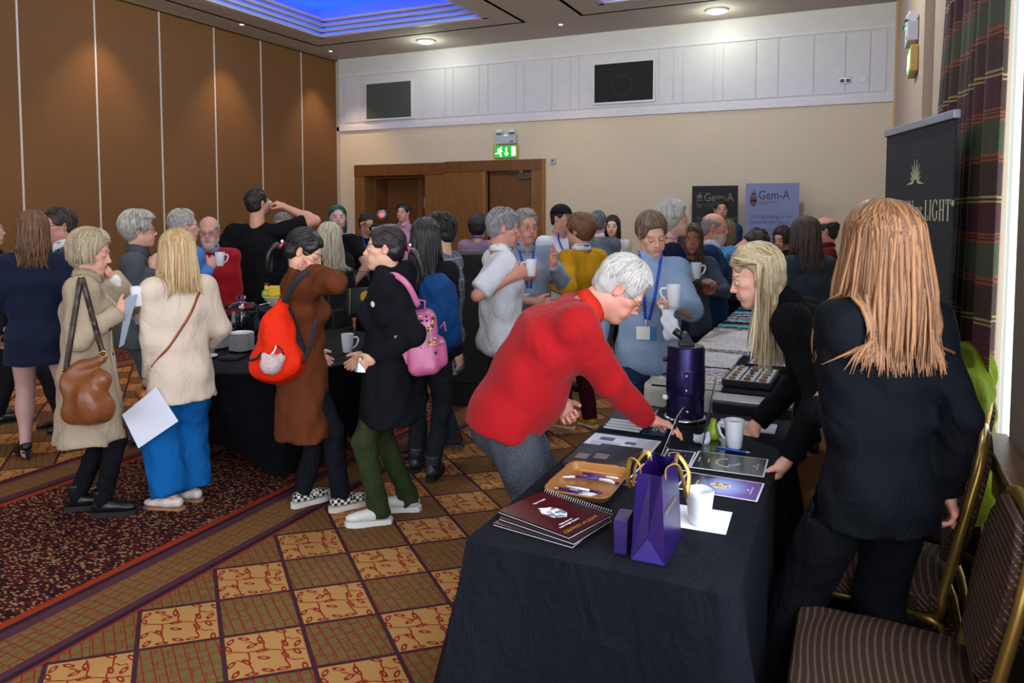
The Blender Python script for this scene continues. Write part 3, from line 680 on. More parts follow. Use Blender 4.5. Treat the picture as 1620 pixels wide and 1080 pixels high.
def make_shoe(par, ank, yaw, kind, col, h, H, sole='1a1a1a', toe=0.0, name=None):
    """shoe with a separate sole, in the figure's frame; ank = ankle point, toe pitch"""
    s = H/1.7; L = .255*s; R = rz(yaw); heel = {'heel': .065, 'boot': .03, 'flat': .012, 'sneaker': .03, 'loafer': .016, 'desert': .024}[kind]
    base = ank.copy(); base[2] = ank[2]-.085*s
    if kind == 'heel': base[2] = ank[2]-.085*s
    z0 = heel*.55 if kind == 'heel' else heel
    lp = lambda x, y, z: base+R@np.array([x*s, y*s, z*s])
    f = Fld(lp(0, .07, .08)-.24*s, lp(0, .07, .08)+.24*s, h); hz = heel if kind != 'heel' else .062
    tz = heel if kind != 'heel' else .008
    side = R@A3(1, 0, 0)
    if kind in ('boot', 'desert'):
        f.add(rcone(lp(0, -.005, hz+.03), lp(0, -.012, hz+.03+(.10 if kind == 'boot' else .07)), .040*s, .044*s, None, 1, (False, True)), .01)
    f.add(rcone(lp(0, -.035, hz+.030), lp(0, .03, hz*.8+.033), .033*s, .036*s), .02)
    f.add(rcone(lp(0, .03, hz*.8+.035), lp(0, .115, tz+.022), .037*s, .028*s, side, 1.22), .02)
    f.add(ell(lp(0, .145, tz+.018), (.036*s, .045*s, .022*s), R), .02)
    f.sub(rcone(lp(0, -.1, z0-.35 if kind != 'heel' else -.36), lp(0, .25, tz-.35 if kind != 'heel' else -.35), .35*s, .35*s, side, 4), .004)
    if kind in ('heel', 'flat', 'loafer'): f.sub(ell(lp(0, .012, hz+.085), (.034*s, .062*s, .036*s), R), .006)
    elif kind == 'sneaker': f.sub(ell(lp(0, -.005, hz+.10), (.030*s, .045*s, .036*s), R), .006)
    V, Q = f.mesh(); o = arr_mesh(name or {'heel': 'court_shoe', 'boot': 'ankle_boot', 'flat': 'flat_shoe', 'sneaker': 'sneaker', 'loafer': 'loafer', 'desert': 'lace_boot'}[kind], V, Q, mat(col, .35 if kind in ('heel', 'boot', 'loafer') else .7, 'leather') if isinstance(col, str) else col, par)
    outl = [(-.030, -.065), (-.034, -.03), (-.034, .03), (-.042, .09), (-.040, .14), (-.024, .180), (0, .192), (.024, .180), (.040, .14), (.042, .09), (.034, .03), (.034, -.03), (.030, -.065), (0, -.078)]
    mb = MB(); n = len(outl)
    if kind == 'heel':
        top = lambda y: .062 if y < 0 else max(.010, .062-.6*max(0, y-.0)) ; th = .006
        mb.add([tuple(lp(x*.85, y, top(y)-th)) for x, y in outl]+[tuple(lp(x*.85, y, top(y))) for x, y in outl], [tuple(range(n-1, -1, -1)), tuple(range(n, 2*n))]+[(i, (i+1) % n, (i+1) % n+n, i+n) for i in range(n)])
        mb.tube([tuple(lp(0, -.045, .06)), tuple(lp(0, -.045, 0))], [.018*s, .006*s], 8)
    else:
        mb.add([tuple(lp(x, y, 0)) for x, y in outl]+[tuple(lp(x*1.02, y*1.01, heel)) for x, y in outl], [tuple(range(n-1, -1, -1)), tuple(range(n, 2*n))]+[(i, (i+1) % n, (i+1) % n+n, i+n) for i in range(n)])
    mb.build('sole', mat(sole, .6), o, smooth=False); return o
# ------------------------------------------------------------------ whole figure
PEOPLE = {}
SKIN = None
class Person:
    def __init__(s, key, label, px, ytop, depth, face, H=None, sex='f', g=1.0, skin='d3a08a', lean=(0, 0, 0), roll=0, twist=0, head=None, hair=None, top=None, inner=None, bot=None,
                 shoes=None, larm=None, rarm=None, lhand=None, rhand=None, lpole=None, rpole=None, feet=None, pelv=0.0, drop=0.0, hy=0, hp=0, hr=0, belly=0, bust=1.0, glasses=None, lanyard=None,
                 seat=None, det=1.0, shrug=0.0, at=None, group=None, neck_fwd=0.0, hsc=1.0):
        s.__dict__.update(locals()); del s.__dict__['s']
        Q = ond(px, ytop, depth); s.H = H = H or float(Q[2]); S_ = s.S = H/1.7; fem = sex == 'f'
        s.h = h = min(.020, max(.0088, depth*.0036))/det; hd = dict(head or {}); hd['sex'] = sex
        r_ = lambda d: math.radians(d)
        # ---- joints
        Rt = rz(-r_(twist)); dirv = lambda a, k=1.0: Rt@A3(math.sin(r_(roll))*k, math.sin(r_(a)), math.cos(r_(a)))
        s.PC = A3(0, pelv, .515*H-drop); s.W = s.PC+.10*H*nrm(dirv(lean[0], .5)); s.CH = s.W+.10*H*nrm(dirv(lean[1])); s.up = nrm(dirv(lean[2])); s.NB = s.CH+.125*H*s.up
        s.rp = A3(1, 0, 0); s.rt = nrm(Rt@A3(math.cos(r_(roll)), 0, -math.sin(r_(roll)))); s.fw = np.cross(s.up, s.rt); s.rm = nrm(s.rp+s.rt)
        shw = (.090 if fem else .103)*H*(1+.25*(g-1))
        s.SH = {q: s.NB-s.up*(.046-shrug)*H+s.rt*(q*shw)-s.fw*.006 for q in (-1, 1)}
        s.Rm = rz(-r_(hy))@rx(-r_(hp))@ry(r_(hr))
        nd = nrm(s.up*.75+A3(0, 0, 1)*.25); s.hs = (.99 if fem else 1.04)*hsc
        s.HC = s.NB+nd*(.16*H-.118*s.hs-.02)+s.Rm@A3(0, .020+neck_fwd, .02)
        hipw = .050*H*(1.02 if fem else .98)*(1+.3*(g-1)); s.HP = {q: s.PC+s.rp*(q*hipw)+A3(0, 0, -.01*H) for q in (-1, 1)}
        ft = feet or ((-.085, .01, 8), (.085, .0, -8)); lg = .2375*H
        s.AN, s.KN, s.FY = {}, {}, {}
        for q, fo in zip((-1, 1), ft):
            a = A3(fo[0]*S_, fo[1]*S_, .085*S_+(fo[3] if len(fo) > 3 else 0)); pole = A3(q*.12, 1, 0) if len(fo) < 5 else A3(*fo[4])
            s.KN[q], s.AN[q] = ik(s.HP[q], a, lg, lg, pole); s.FY[q] = r_(fo[2])
        # ---- root
        v = ray(px, ytop)[:2]; az = math.atan2(v[1], v[0])-r_(face); s.rot = az-PI/2; s.Rw = rz(s.rot)
        if at is not None: s.base = A3(at[0], at[1], 0)
        else: off = s.Rw@s.HC; s.base = A3(Q[0]-off[0], Q[1]-off[1], 0)
        if seat is not None: pass
        s.root = empty('person', s.base, s.rot, label, 'person', group); PEOPLE[key] = s
        # ---- arms
        l1, l2 = .170*H, .150*H; s.EL, s.WR = {}, {}
        for q, tg, po in ((-1, larm, lpole), (1, rarm, rpole)):
            if tg is None: T = s.SH[q]+A3(q*.05*S_, .05*S_, -.312*H)
            elif tg[0] == 'px': T = s.loc(ond(tg[1], tg[2], depth+tg[3]))
            elif tg[0] == 'w': T = s.loc(A3(*tg[1:]))
            else: T = A3(*tg)*S_
            pole = A3(*po) if po is not None else (s.rt*q*.4-s.fw*.55-A3(0, 0, 1)*.75 if tg is not None else -s.fw)
            s.EL[q], s.WR[q] = ik(s.SH[q], T, l1, l2, pole)
        s.body(hd); s.fields = {}
        if top: s.garment(top, 'top')
        if inner: s.garment(inner, 'inner')
        if bot: s.bottoms(bot)
        if shoes:
            for q in (-1, 1):
                if shoes.get('skip') == q: continue
                make_shoe(s.root, s.AN[q], s.FY[q], shoes['kind'], shoes['col'], min(h, .008), H, shoes.get('sole', '15120f'), 0, shoes.get('name'))
        if hair: s.do_hair(dict(hair))
        if glasses: s.do_glasses(glasses)
        if lanyard: s.do_lanyard(lanyard)
    def loc(s, w): return s.Rw.T@(np.asarray(w, float)-s.base)
    def wld(s, l): return s.base+s.Rw@np.asarray(l, float)
    def torso(s, F, off, low=True, g=None, k=.04):
        S_, fem = s.S, s.sex == 'f'; g = g or s.g
        hip, wai, che = ((.104, .084, .094) if fem else (.101, .099, .113)); hip, wai, che = hip*g*S_, wai*g*S_, che*(1+.6*(g-1))*S_
        if low: F.add(rcone(s.PC-A3(0, 0, .045*s.H), s.W, hip+off, wai+off, s.rp, 1.40), k)
        F.add(rcone(s.W, s.CH, wai+off, che+off, s.rm, 1.34), k)
        F.add(rcone(s.CH, s.NB-s.up*.065*s.H, che+off, .072*S_+off, s.rt, 1.52), k)
        F.add(rcone(s.SH[-1], s.SH[1], .043*S_+off*.8, .043*S_+off*.8), .03)
        for q in (-1, 1): F.add(rcone(s.NB-s.up*.022*s.H, s.SH[q]-s.rt*q*.02, .042*S_+off*.4, .040*S_+off*.6), .035)
        if fem and s.bust:
            for q in (-1, 1): F.add(ell(s.CH+s.fw*(.072*S_+off)+s.rt*q*.068*S_-s.up*.012, (.060*S_*s.bust*g,)*3), .05)
        if s.belly: F.add(ell(s.W+s.fw*(.045+off)+A3(0, 0, -.02), ((.13+s.belly*.3)*S_, (.10+s.belly)*S_, .14*S_)), .06)
        if low:
            for q in (-1, 1): F.add(ell(s.PC-A3(0, .052*S_+off*.6, .035*s.H)+s.rp*q*.062*S_, (.072*S_*g,)*3), .05)
    def bounds(s, pad=.2):
        P = np.array([s.PC, s.W, s.NB, *s.SH.values(), *s.EL.values(), *s.WR.values(), *s.HP.values(), *s.KN.values(), *s.AN.values()]); return P.min(0)-pad, P.max(0)+pad
    def body(s, hd):
        global SKIN
        if SKIN is None: SKIN = mat('c0a090', .5, 'skin')
        S_, fem = s.S, s.sex == 'f'; sl = s.top.get('sleeve', 1) if s.top else 1; bare = sl < .95 or (s.bot or {}).get('kind') in ('none', 'skirt')
        h = s.h if bare else max(s.h*1.9, .019); lo, hi = s.bounds(.19); lo[2] = max(lo[2], -.02); F = Fld(lo, hi, h); o = -.004 if bare else -.012
        s.torso(F, o); gl = (1+.7*(s.g-1))*S_; clad = (s.bot or {}).get('kind', 'trousers') == 'trousers'; ga = gl*(.86 if sl > .95 else 1); gq = gl*(.84 if clad else 1)
        for q in (-1, 1):
            F.add(rcone(s.SH[q], s.EL[q], .046*ga, .037*ga), .03); F.add(rcone(s.EL[q], s.WR[q], .038*ga, .0255*S_), .015)
            if sl < .95: F.add(ell(s.EL[q]*.72+s.WR[q]*.28, (.038*ga,)*3), .03)
            F.add(rcone(s.HP[q], s.KN[q], .082*gq, .054*gq), .04); F.add(rcone(s.KN[q], s.AN[q], .054*gq, .034*S_), .02)
            if not clad: F.add(ell(s.KN[q]*.68+s.AN[q]*.32-A3(0, .014, 0), (.050*gq, .052*gq, .09*gq)), .04)
            fy = rz(s.FY[q]); F.add(rcone(s.AN[q]-A3(0, 0, .045*S_)-fy@A3(0, .02, 0), s.AN[q]+fy@A3(0, .13*S_, -.060*S_), .030*S_, .020*S_), .03)
        V, Q = F.mesh(); sk = np.array(lin(s.skin)); lc = (s.bot or {}).get('legs'); C = np.tile(sk*np.array([1, .94, .92]), (len(V), 1))
        if lc: C[V[:, 2] < .5*s.H] = lin(lc)
        parts = [(V, Q, C)]
        nb = s.NB+s.up*.0-s.fw*.004
        parts.append(head_mesh(hd, min(.0105, max(.0044, s.depth*.00148)), s.Rm, s.HC, nb-s.up*.035, s.skin, s.hs))
        hh = min(.0100, max(.0046, s.depth*.0016))
        for q, sp in ((-1, s.lhand), (1, s.rhand)):
            sp = dict(sp or {});
            if sp.get('hide'): continue
            f = nrm(s.WR[q]-s.EL[q]); f = nrm(f+np.asarray(sp.get('bend', (0, 0, 0)))); n = np.asarray(sp.get('palm', (-q*1.0, .25, 0)), float)
            if abs(nrm(n)@f) > .95: n = n+A3(0, .5, .5)
            if 'dir' in sp: f = nrm(sp['dir'])
            parts.append(hand_mesh(s.WR[q]+f*.012, f, n, q > 0, sp.get('curl', .35), hh, s.skin, S_*(.98 if fem else 1.06), sp.get('thumb', .4), sp.get('spread', 0), sp.get('nails')))
        V, Q, C = merge(parts); arr_mesh('body', V, Q, SKIN, s.root, True, C)
    def palm(s, q, d=.075): return s.wld(s.WR[q]+nrm(s.WR[q]-s.EL[q])*d)
    def garment(s, t, slot):
        S_, H = s.S, s.H; off = t.get('off', .015); lo, hi = s.bounds(.22); lo[2] = max(lo[2], -.01); lo[2] = max(lo[2], min(t.get('hem', .45)*H-.06, s.WR[1][2]-.08, s.WR[-1][2]-.08) if s.lean[0] < 30 else lo[2])
        F = Fld(lo, hi, s.h if slot == 'top' else s.h*1.5); s.torso(F, off, False); sl = t.get('sleeve', 1.0); sr = t.get('sr', .010)*S_; gl = (1+.6*(s.g-1))*S_
        # skirt of the garment
        hem = t.get('hem', .45)*H; fem = s.sex == 'f'; hip = (.104 if fem else .101)*s.g*S_+off; wai = (.084 if fem else .099)*s.g*S_+off; fla = t.get('flare', .0)
        if s.lean[0] > 30:
            dn = nrm(t.get('down', (0, -.15, -1))); hp = s.PC+dn*t.get('tail', .10)*H
        else: hp = A3(s.PC[0], s.PC[1]+t.get('hemy', 0), hem)
        F.add(rcone(s.W, s.PC-A3(0, 0, .02*H), wai, hip, s.rp, t.get('str', 1.38)), .05)
        F.add(rcone(s.PC, hp, hip, hip+fla, s.rp, t.get('str', 1.38), (False, True)), .04 if hem > .40*H else .02)
        if s.lean[0] > 30:
            q_, X, Y, Z = F.sl(s.PC-.27, s.PC+.27); pl = (X-hp[0])*dn[0]+(Y-hp[1])*dn[1]+(Z-hp[2])*dn[2]; F.D[q_] = np.maximum(F.D[q_], pl.astype(np.float32))
        for q in (-1, 1): F.add(ell(s.PC-A3(0, .05*S_+off*.6, .03*H)+s.rp*q*.062*S_, (.070*S_*s.g,)*3), .05) if hem < .47*H else None
        if t.get('collar') == 'turtle': F.add(rcone(s.NB-s.up*.01, s.NB*.35+s.HC*.65-A3(0, 0, .05), .062*S_, .060*S_, None, 1, (False, True)), .03)
        elif t.get('collar') == 'hood':
            F.add(ell(s.NB-s.fw*.09-s.up*.01, (.12*S_, .065*S_, .09*S_)), .05); F.add(rcone(s.NB-s.rt*.06+s.fw*.02+s.up*.01, s.NB+s.rt*.06+s.fw*.02+s.up*.01, .045, .045), .04)
        elif t.get('collar') == 'stand': F.add(rcone(s.NB-s.up*.02-s.fw*.008, s.NB+s.up*.038+s.fw*.004, .070*S_, .066*S_, None, 1, (False, True)), .015)
        if sl > 0:
            for q in (-1, 1):
                if sl <= .55:
                    e = s.SH[q]+(s.EL[q]-s.SH[q])*sl*1.8; F.add(rcone(s.SH[q], e, .050*gl+sr, .047*gl+sr*1.6, None, 1, (False, True)), .04)
                else:
                    F.add(rcone(s.SH[q], s.EL[q], .047*gl+sr*.8, .042*gl+sr), .075)
                    k = (sl-.55)/.45; e = s.EL[q]+(s.WR[q]-s.EL[q])*min(k, 1.0)*1.02; F.add(rcone(s.EL[q], e, .042*gl+sr, .031*S_+sr*t.get('cuff', .8), None, 1, (False, True)), .02)
                    if t.get('rib'): F.add(rcone(e-nrm(s.WR[q]-s.EL[q])*.055, e, .034*S_+sr*.3, .030*S_+sr*.2, None, 1, (False, True)), .01)
        F.wave(t.get('wave', .0045), t.get('seed', len(PEOPLE)), t.get('wsc', 1.0)*(.85))
        F.pre = F.D.copy(); s.hemz = hem if slot == 'top' else s.hemz; F.hem = hem; F.tailz = float(hp[2])
        if slot == 'inner': s.under(F, .007, hem)
        # openings
        F.sub(rcone(s.NB-s.up*.005, s.HC, .058*S_, .052*S_), .008) if t.get('collar') is None else None
        if t.get('vneck'):
            c = s.NB+s.fw*.15*S_; F.sub(rcone(c+s.up*.05, c-s.up*t['vneck']-s.fw*-.03, t.get('vw', .075), .004, s.fw, 3.0), .006)
        if t.get('open'):     # hangs open down the front
            c = s.CH+s.fw*.19; F.sub(rcone(c+s.up*.2, A3(hp[0], hp[1]+.22, hp[2]-.05), t['open']*.7, t['open'], A3(0, 1, 0), 2.5), .006)
        V, Q = F.mesh(); m = t['mat'] if 'mat' in t else mat(t['col'], t.get('rough', .85), t.get('kind', 'cloth'))
        s.fields[slot] = F; o = arr_mesh(t['name'], V, Q, m, s.root); s.fields[slot+'_o'] = o
        if t.get('label'): o['label'] = t['label']
        if t.get('collar') == 'shirt' or t.get('shirtcol'): s.shirt_collar(t.get('shirtcol', t.get('col', 'dddddd')))
        if t.get('band'):      # ribbed hem band
            pass
    def under(s, F, gap, hem, lean_ok=False):
        """keep a garment inside the one worn over it"""
        T = s.fields.get('top')
        if T is None: return
        i, j, k = np.nonzero((F.D < .02) & (F.D > -.09)); P = F.lo+F.h*np.stack([i, j, k], 1); m = T.inside(P)
        m &= P[:, 2] > (T.hem+.012 if s.lean[0] <= 30 else T.tailz+.04)
        D = T.D; T.D = T.pre; d = T.at(P); T.D = D
        m &= d < .014
        F.D[i[m], j[m], k[m]] = np.maximum(F.D[i[m], j[m], k[m]], d[m]+gap)
    def shirt_collar(s, col):
        """turned-down collar around the neck"""
        mb = MB(); n = 20; c = s.NB+s.up*.012*s.S+s.fw*.004; S_ = s.S
        def ring(r, dz, drop, gap):
            out = []
            for i in range(n+1):
                a = gap+(2*PI-2*gap)*i/n; x, y = math.sin(a), math.cos(a); fr = max(0, y)
                out.append(c+s.rt*(x*r*1.0)*S_+s.fw*(y*r)*S_+s.up*(dz-drop*fr)*S_)
            return out
        A, B, C_ = ring(.061, .030, .020, .22), ring(.066, .034, .022, .24), ring(.084, -.014, .045, .16)
        L = n+1; mb.add(A+B+C_, [(i, i+1, L+i+1, L+i) for i in range(n)]+[(L+i, L+i+1, 2*L+i+1, 2*L+i) for i in range(n)])
        mb.build('collar', mat(col, .8, 'cloth'), s.root, smooth=True, solid=.004)
    def bottoms(s, b):
        S_, H = s.S, s.H; kind = b.get('kind', 'trousers')
        if kind in ('none',): return
        lo, hi = s.bounds(.2); lo[2] = 0; hi[2] = s.W[2]+.12; F = Fld(lo, hi, s.h); off = b.get('off', .011); fem = s.sex == 'f'
        hip = (.104 if fem else .101)*s.g*S_+off; wai = (.084 if fem else .099)*s.g*S_+off; rr = [v*S_*(1+.5*(s.g-1)) for v in b.get('r', (.092, .066, .055))]
        F.add(rcone(s.PC-A3(0, 0, .035*H), s.W+(s.PC-s.W)*.1, hip, wai, s.rp, 1.38), .04)
        for q in (-1, 1): F.add(ell(s.PC-A3(0, .052*S_+off*.4, .035*H)+s.rp*q*.060*S_, (.073*S_*s.g,)*3), .05)
        for q in (-1, 1):
            e = s.AN[q]+(s.KN[q]-s.AN[q])*b.get('crop', 0.0)+nrm(s.AN[q]-s.KN[q])*b.get('long', .03)*S_
            F.add(rcone(s.HP[q], s.KN[q], rr[0], rr[1]), .035); F.add(rcone(s.KN[q], e, rr[1], rr[2], None, 1, (False, True)), .02 if rr[1] < .09 else .03)
        F.wave(b.get('wave', .004), len(PEOPLE)+50, b.get('wsc', 1.0)); s.under(F, .008, 0) if b.get('tuck') is None else None; V, Q = F.mesh()
        o = arr_mesh(b.get('name', 'trousers'), V, Q, b['mat'] if 'mat' in b else mat(b['col'], .85, b.get('mk', 'cloth')), s.root); s.fields['bot'] = F
    # ---- hair
    def do_hair(s, hp_):
        st = hp_['style']; col, col2 = np.array(lin(hp_['col'])), np.array(lin(hp_.get('col2', hp_['col']))); v = hp_.get('vol', .012); r = random.Random(hp_.get('seed', 3)+len(PEOPLE)); Rm, HC, sc = s.Rm, s.HC, s.hs
        h = min(.011, max(.0058, s.depth*.0018)); f = Fld((-.13, -.17, -.16), (.13, .16, .17), h); long_ = st in ('long', 'bob', 'wavy'); parts = []
        tl = lambda P: (np.asarray(P)*sc)@Rm.T+HC
        zn = {'short': -.072, 'bald': -.075, 'pixie': -.085, 'tail': -.075, 'crop': -.065}.get(st, -.13)
        f.add(ell((0, -.014, .034), (.074+v, .094+v, .083+v)), .01); f.add(ell((0, -.052, -.025), (.062+v*.9, .052+v*.6, .065)), .03)
        if st == 'pixie': f.add(ell((0, -.035, .03), (.080+v, .085+v, .075+v)), .02)
        if long_: f.add(ell((0, -.030, -.03), (.064+v, .058+v, .085)), .03)
        f.sub(ell((0, .102, -.070), (.104 if (long_ and hp_.get('gap', 1) > 1.2) else .080, .088, .112)), .012)                       # face opening
        hl = hp_.get('hairline', .058); f.sub(ell((0, .115, hl-.042), (.074, .075, .052)), .015)
        if st == 'bald': f.sub(ell((0, .012, .135), (.085, .125, .105)), .01)
        if long_ and hp_.get('gap', 1) > 1.2:
            for q in (-1, 1): f.sub(ell((q*.082, .050, .0), (.038, .046, .052)), .012)
        if not long_:
            for q in (-1, 1): f.sub(ell((q*.092, .010, -.030), (.030, .040, .042)), .008)
        f.clipz(zn, False)
        f.wave(hp_.get('rough', .0025), 5, 2.6, .6); V, Q = f.mesh()
        n0 = np.sin(V[:, 0]*240+np.sin(V[:, 1]*60)*2)*.5+.5; C = ((col*.62+col2*.38)*.8)[None, :]*(1-n0[:, None]*.35)+(col2*.85)[None, :]*(n0[:, None]*.35); parts.append((tl(V), Q, C))
        # locks
        E0 = np.array([0, -.014, .034]); ER = np.array([.074, .094, .083])+v*hp_.get('lv', .9)
        N = int(hp_.get('n', 130)*(1 if s.depth < 6.5 else .55)*(1.8 if long_ else 1.2)); paths = []
        cl = lambda: col*(1-(k_ := r.random()))*r.uniform(.8, 1.12)+col2*k_*r.uniform(.85, 1.1)
        sph = lambda th, ph, e=0.0: E0+(ER+e)*np.array([math.sin(th)*math.sin(ph), math.sin(th)*math.cos(ph), math.cos(th)])
        if st in ('short', 'pixie', 'bald', 'crop', 'cap'):
            ln = hp_.get('len', .045); lift = hp_.get('lift', .006)
            for _ in range(N):
                ph = r.uniform(-PI, PI); fr = abs(ph) < 1.0; th = r.uniform(.05, .80 if fr else 1.75)
                if st == 'bald' and (fr or th < 1.15): continue
                if not fr and abs(ph) < 1.9 and th > 1.45: continue
                dth = ln/.09; dph = r.uniform(-.25, .25); P = []
                for i in range(5):
                    t_ = i/4; P.append(sph(min(th+dth*t_, (1.02 if st != 'pixie' else 1.15) if fr else 2.0), ph+dph*t_, lift*t_+r.uniform(0, .003)))
                w = r.uniform(.6, 1.2)*hp_.get('w', .0062); paths.append((tl(P), [w, w*1.1, w, w*.7, w*.2], cl()))
        else:
            ln = hp_.get('len', .3); wav = hp_.get('wave', .0); fringe = hp_.get('fringe', False); side = hp_.get('gap', 1.0); off = hp_.get('push', .010); wz = hp_.get('w', .0085); n2 = (10 if s.depth < 3.2 else 7) if ln > .15 else 5
            if st == 'tail':
                T0 = np.array(hp_.get('tie', (0, -.120, .005))); lt = hp_.get('len', .22)
                for _ in range(N//2):
                    ph = r.uniform(.9, 2*PI-.9); th = r.uniform(.2, 1.6); P0 = sph(th, ph, .002); P = [P0*(1-t_)+T0*t_ for t_ in np.linspace(0, 1, 6)]
                    P = [E0+(p-E0)*max(1.0, 1.0/ max(1e-6, math.sqrt((((p-E0)/(ER+.001))**2).sum()))) for p in P[:-1]]+[T0]
                    paths.append((tl(P), [.004, .006, .006, .006, .005, .004], cl()))
                for _ in range(max(14, N//5)):
                    a = r.uniform(0, 6.28); rr = r.uniform(0, 1)**.5; p = tl(T0); P = [p]; bk = Rm@np.array([r.uniform(-.2, .2)+.3*math.cos(a)*rr, -1, .25+.3*math.sin(a)*rr])
                    for i in range(9):
                        t_ = (i+1)/9; d = nrm(bk*(1-t_)**1.5*.9+np.array([0, 0, -1])*(t_**.7)*1.3); p = p+d*lt/9; P.append(p+np.array([math.cos(a), math.sin(a), 0])*rr*.012*math.sin(t_*PI))
                    P = s.pushout(np.array(P), .012); paths.append((P, [.007, .011, .013, .013, .012, .011, .010, .008, .006, .002], cl()))
                N = 0
            for i in range(N):
                ph = (r.uniform(side, 2*PI-side)); th0 = r.uniform(.06, .9); e = r.uniform(-.004, .004); P = [tl(sph(t_, ph+.12*math.sin(t_*3+i), e)) for t_ in np.linspace(th0, 1.5, 5)]
                p = P[-1]; o_ = nrm((Rm@np.array([math.sin(ph), math.cos(ph)*.8, 0]))*np.array([1, 1, 0])); P = [q_+o_*0 for q_ in P]; jx, jy = r.gauss(0, .022), r.gauss(0, .022); L = ln*r.uniform(.82, 1.04)*(1-.18*max(0, math.cos(ph))); a0 = r.uniform(0, 6.28); fl = hp_.get('flare', .0); tw = nrm(np.cross(o_, [0, 0, 1]))
                for j in range(n2):
                    t_ = (j+1)/n2; wv = wav*math.sin(t_*9+a0)*(.3+t_); p = p+np.array([jx*L/n2*2, jy*L/n2*2, -L/n2])+o_*(fl*L/n2*(1 if t_ < .6 else -.4*1))+tw*wv*.35+o_*wv*.25
                    q_ = ((p-HC)@Rm)/sc-E0; kk = math.sqrt(((q_/(ER+e+.002))**2).sum())
                    if kk < 1: p = (E0+q_/kk)*sc@Rm.T+HC
                    P.append(p)
                P = s.pushout(np.array(P), off); k = len(P); w = wz*r.uniform(.35, .85); rr = [w*min(1, .35+.2*q) for q in range(k-3)]+[w*.75, w*.5, w*.12]; paths.append((P, rr, cl()))
            if N and not fringe:
                for i in range(int(N*(.8 if s.depth < 3.2 else .45))):
                    sg = 1 if r.random() < .5 else -1; ph0 = sg*r.uniform(.02, side*1.1); p1_ = sg*(side+r.uniform(.0, .7)); e = r.uniform(.0, .004); t0_ = r.uniform(.1, .9) if abs(ph0) < .6 else r.uniform(.2, 1.3)
                    P = [tl(sph(t0_+(1.52-t0_)*t_, ph0+(p1_-ph0)*t_**.8, e)) for t_ in np.linspace(0, 1, 8)]; w = wz*r.uniform(.4, .8); paths.append((P, [w*.4, w, w, w, w, w, w*.7, w*.3], cl()))
            if fringe:
                for i in range(int(N*.25)+10):
                    ph = r.uniform(-.75, .75); P = [tl(sph(t_, ph*(.6+.4*t_), .004)) for t_ in np.linspace(.25, fringe, 7)]; paths.append((P, [.004, .006, .006, .006, .005, .004, .001], cl()))
        if paths: parts.append(tubes(paths, 4))
        V, Q, C = merge(parts); o = arr_mesh('hair', V, Q, mat('888888', hp_.get('gloss', .5), 'hair'), s.root, True, C)
        if st == 'tail':
            T0 = tl(np.array(hp_.get('tie', (0, -.120, .005)))-np.array([0, .012, -.004])); mb = MB(); ax = nrm(Rm@np.array([0, -1, .25])); u_ = nrm(np.cross(ax, [1, .2, 0])); w_ = np.cross(ax, u_)
            mb.tube([tuple(T0+(u_*math.cos(a)+w_*math.sin(a))*.016) for a in np.linspace(0, 2*PI, 13)], .007, 6); mb.build('hair_tie', mat(hp_.get('tiecol', 'c2356e'), .6), s.root, smooth=True)
            if hp_.get('pearl'):
                MB().lathe([(.001, -.009), (.006, -.006), (.009, 0), (.006, .006), (.001, .009)], 10, tuple(T0+nrm(s.Rm@A3(0, -.3, 1))*.024)).build('pearl_bead', mat('e8e2da', .2), s.root, smooth=True)
    def pushout(s, P, off):
        for slot in ('top',):
            F = s.fields.get(slot)
            if F is None: continue
            for _ in range(3):
                inn = F.inside(P); d = np.where(inn, F.at(P), 1.0); m = d < off
                if not m.any(): break
                e = F.h*1.5; g = np.stack([F.at(P+np.eye(3)[k]*e)-F.at(P-np.eye(3)[k]*e) for k in range(3)], 1); g[:, 2] *= .25; g /= np.linalg.norm(g, axis=1)[:, None]+1e-6
                P = P+np.where(m, off-d, 0)[:, None]*g
        return P
    def do_glasses(s, gl):
        col = gl.get('col', '2a2422'); mb = MB(); r = gl.get('r', .0016); tl = lambda *p: tuple((s.Rm@(np.array(p)*s.hs))+s.HC)
        for q in (-1, 1):
            n = 16; pw = gl.get('sq', .75)
            ring = []
            for i in range(n+1):
                a = 2*PI*i/n; ca, sa = math.cos(a), math.sin(a); ring.append(tl(q*.033+.0225*abs(ca)**pw*(1 if ca > 0 else -1), .101-.18*abs(q*.033+.02*ca)**1.5, -.008+.0165*abs(sa)**pw*(1 if sa > 0 else -1)))
            mb.tube(ring, r, 5); mb.tube([tl(q*.055, .092, -.004), tl(q*.076, .070, .000), tl(q*.0815, .0, .006), tl(q*.080, -.022, -.006)], r, 5)
        mb.tube([tl(-.011, .106, -.005), tl(0, .109, -.002), tl(.011, .106, -.005)], r, 5)
        mb.build('glasses', mat(col, .3, metal=gl.get('metal', 0.0)), s.root, smooth=True)
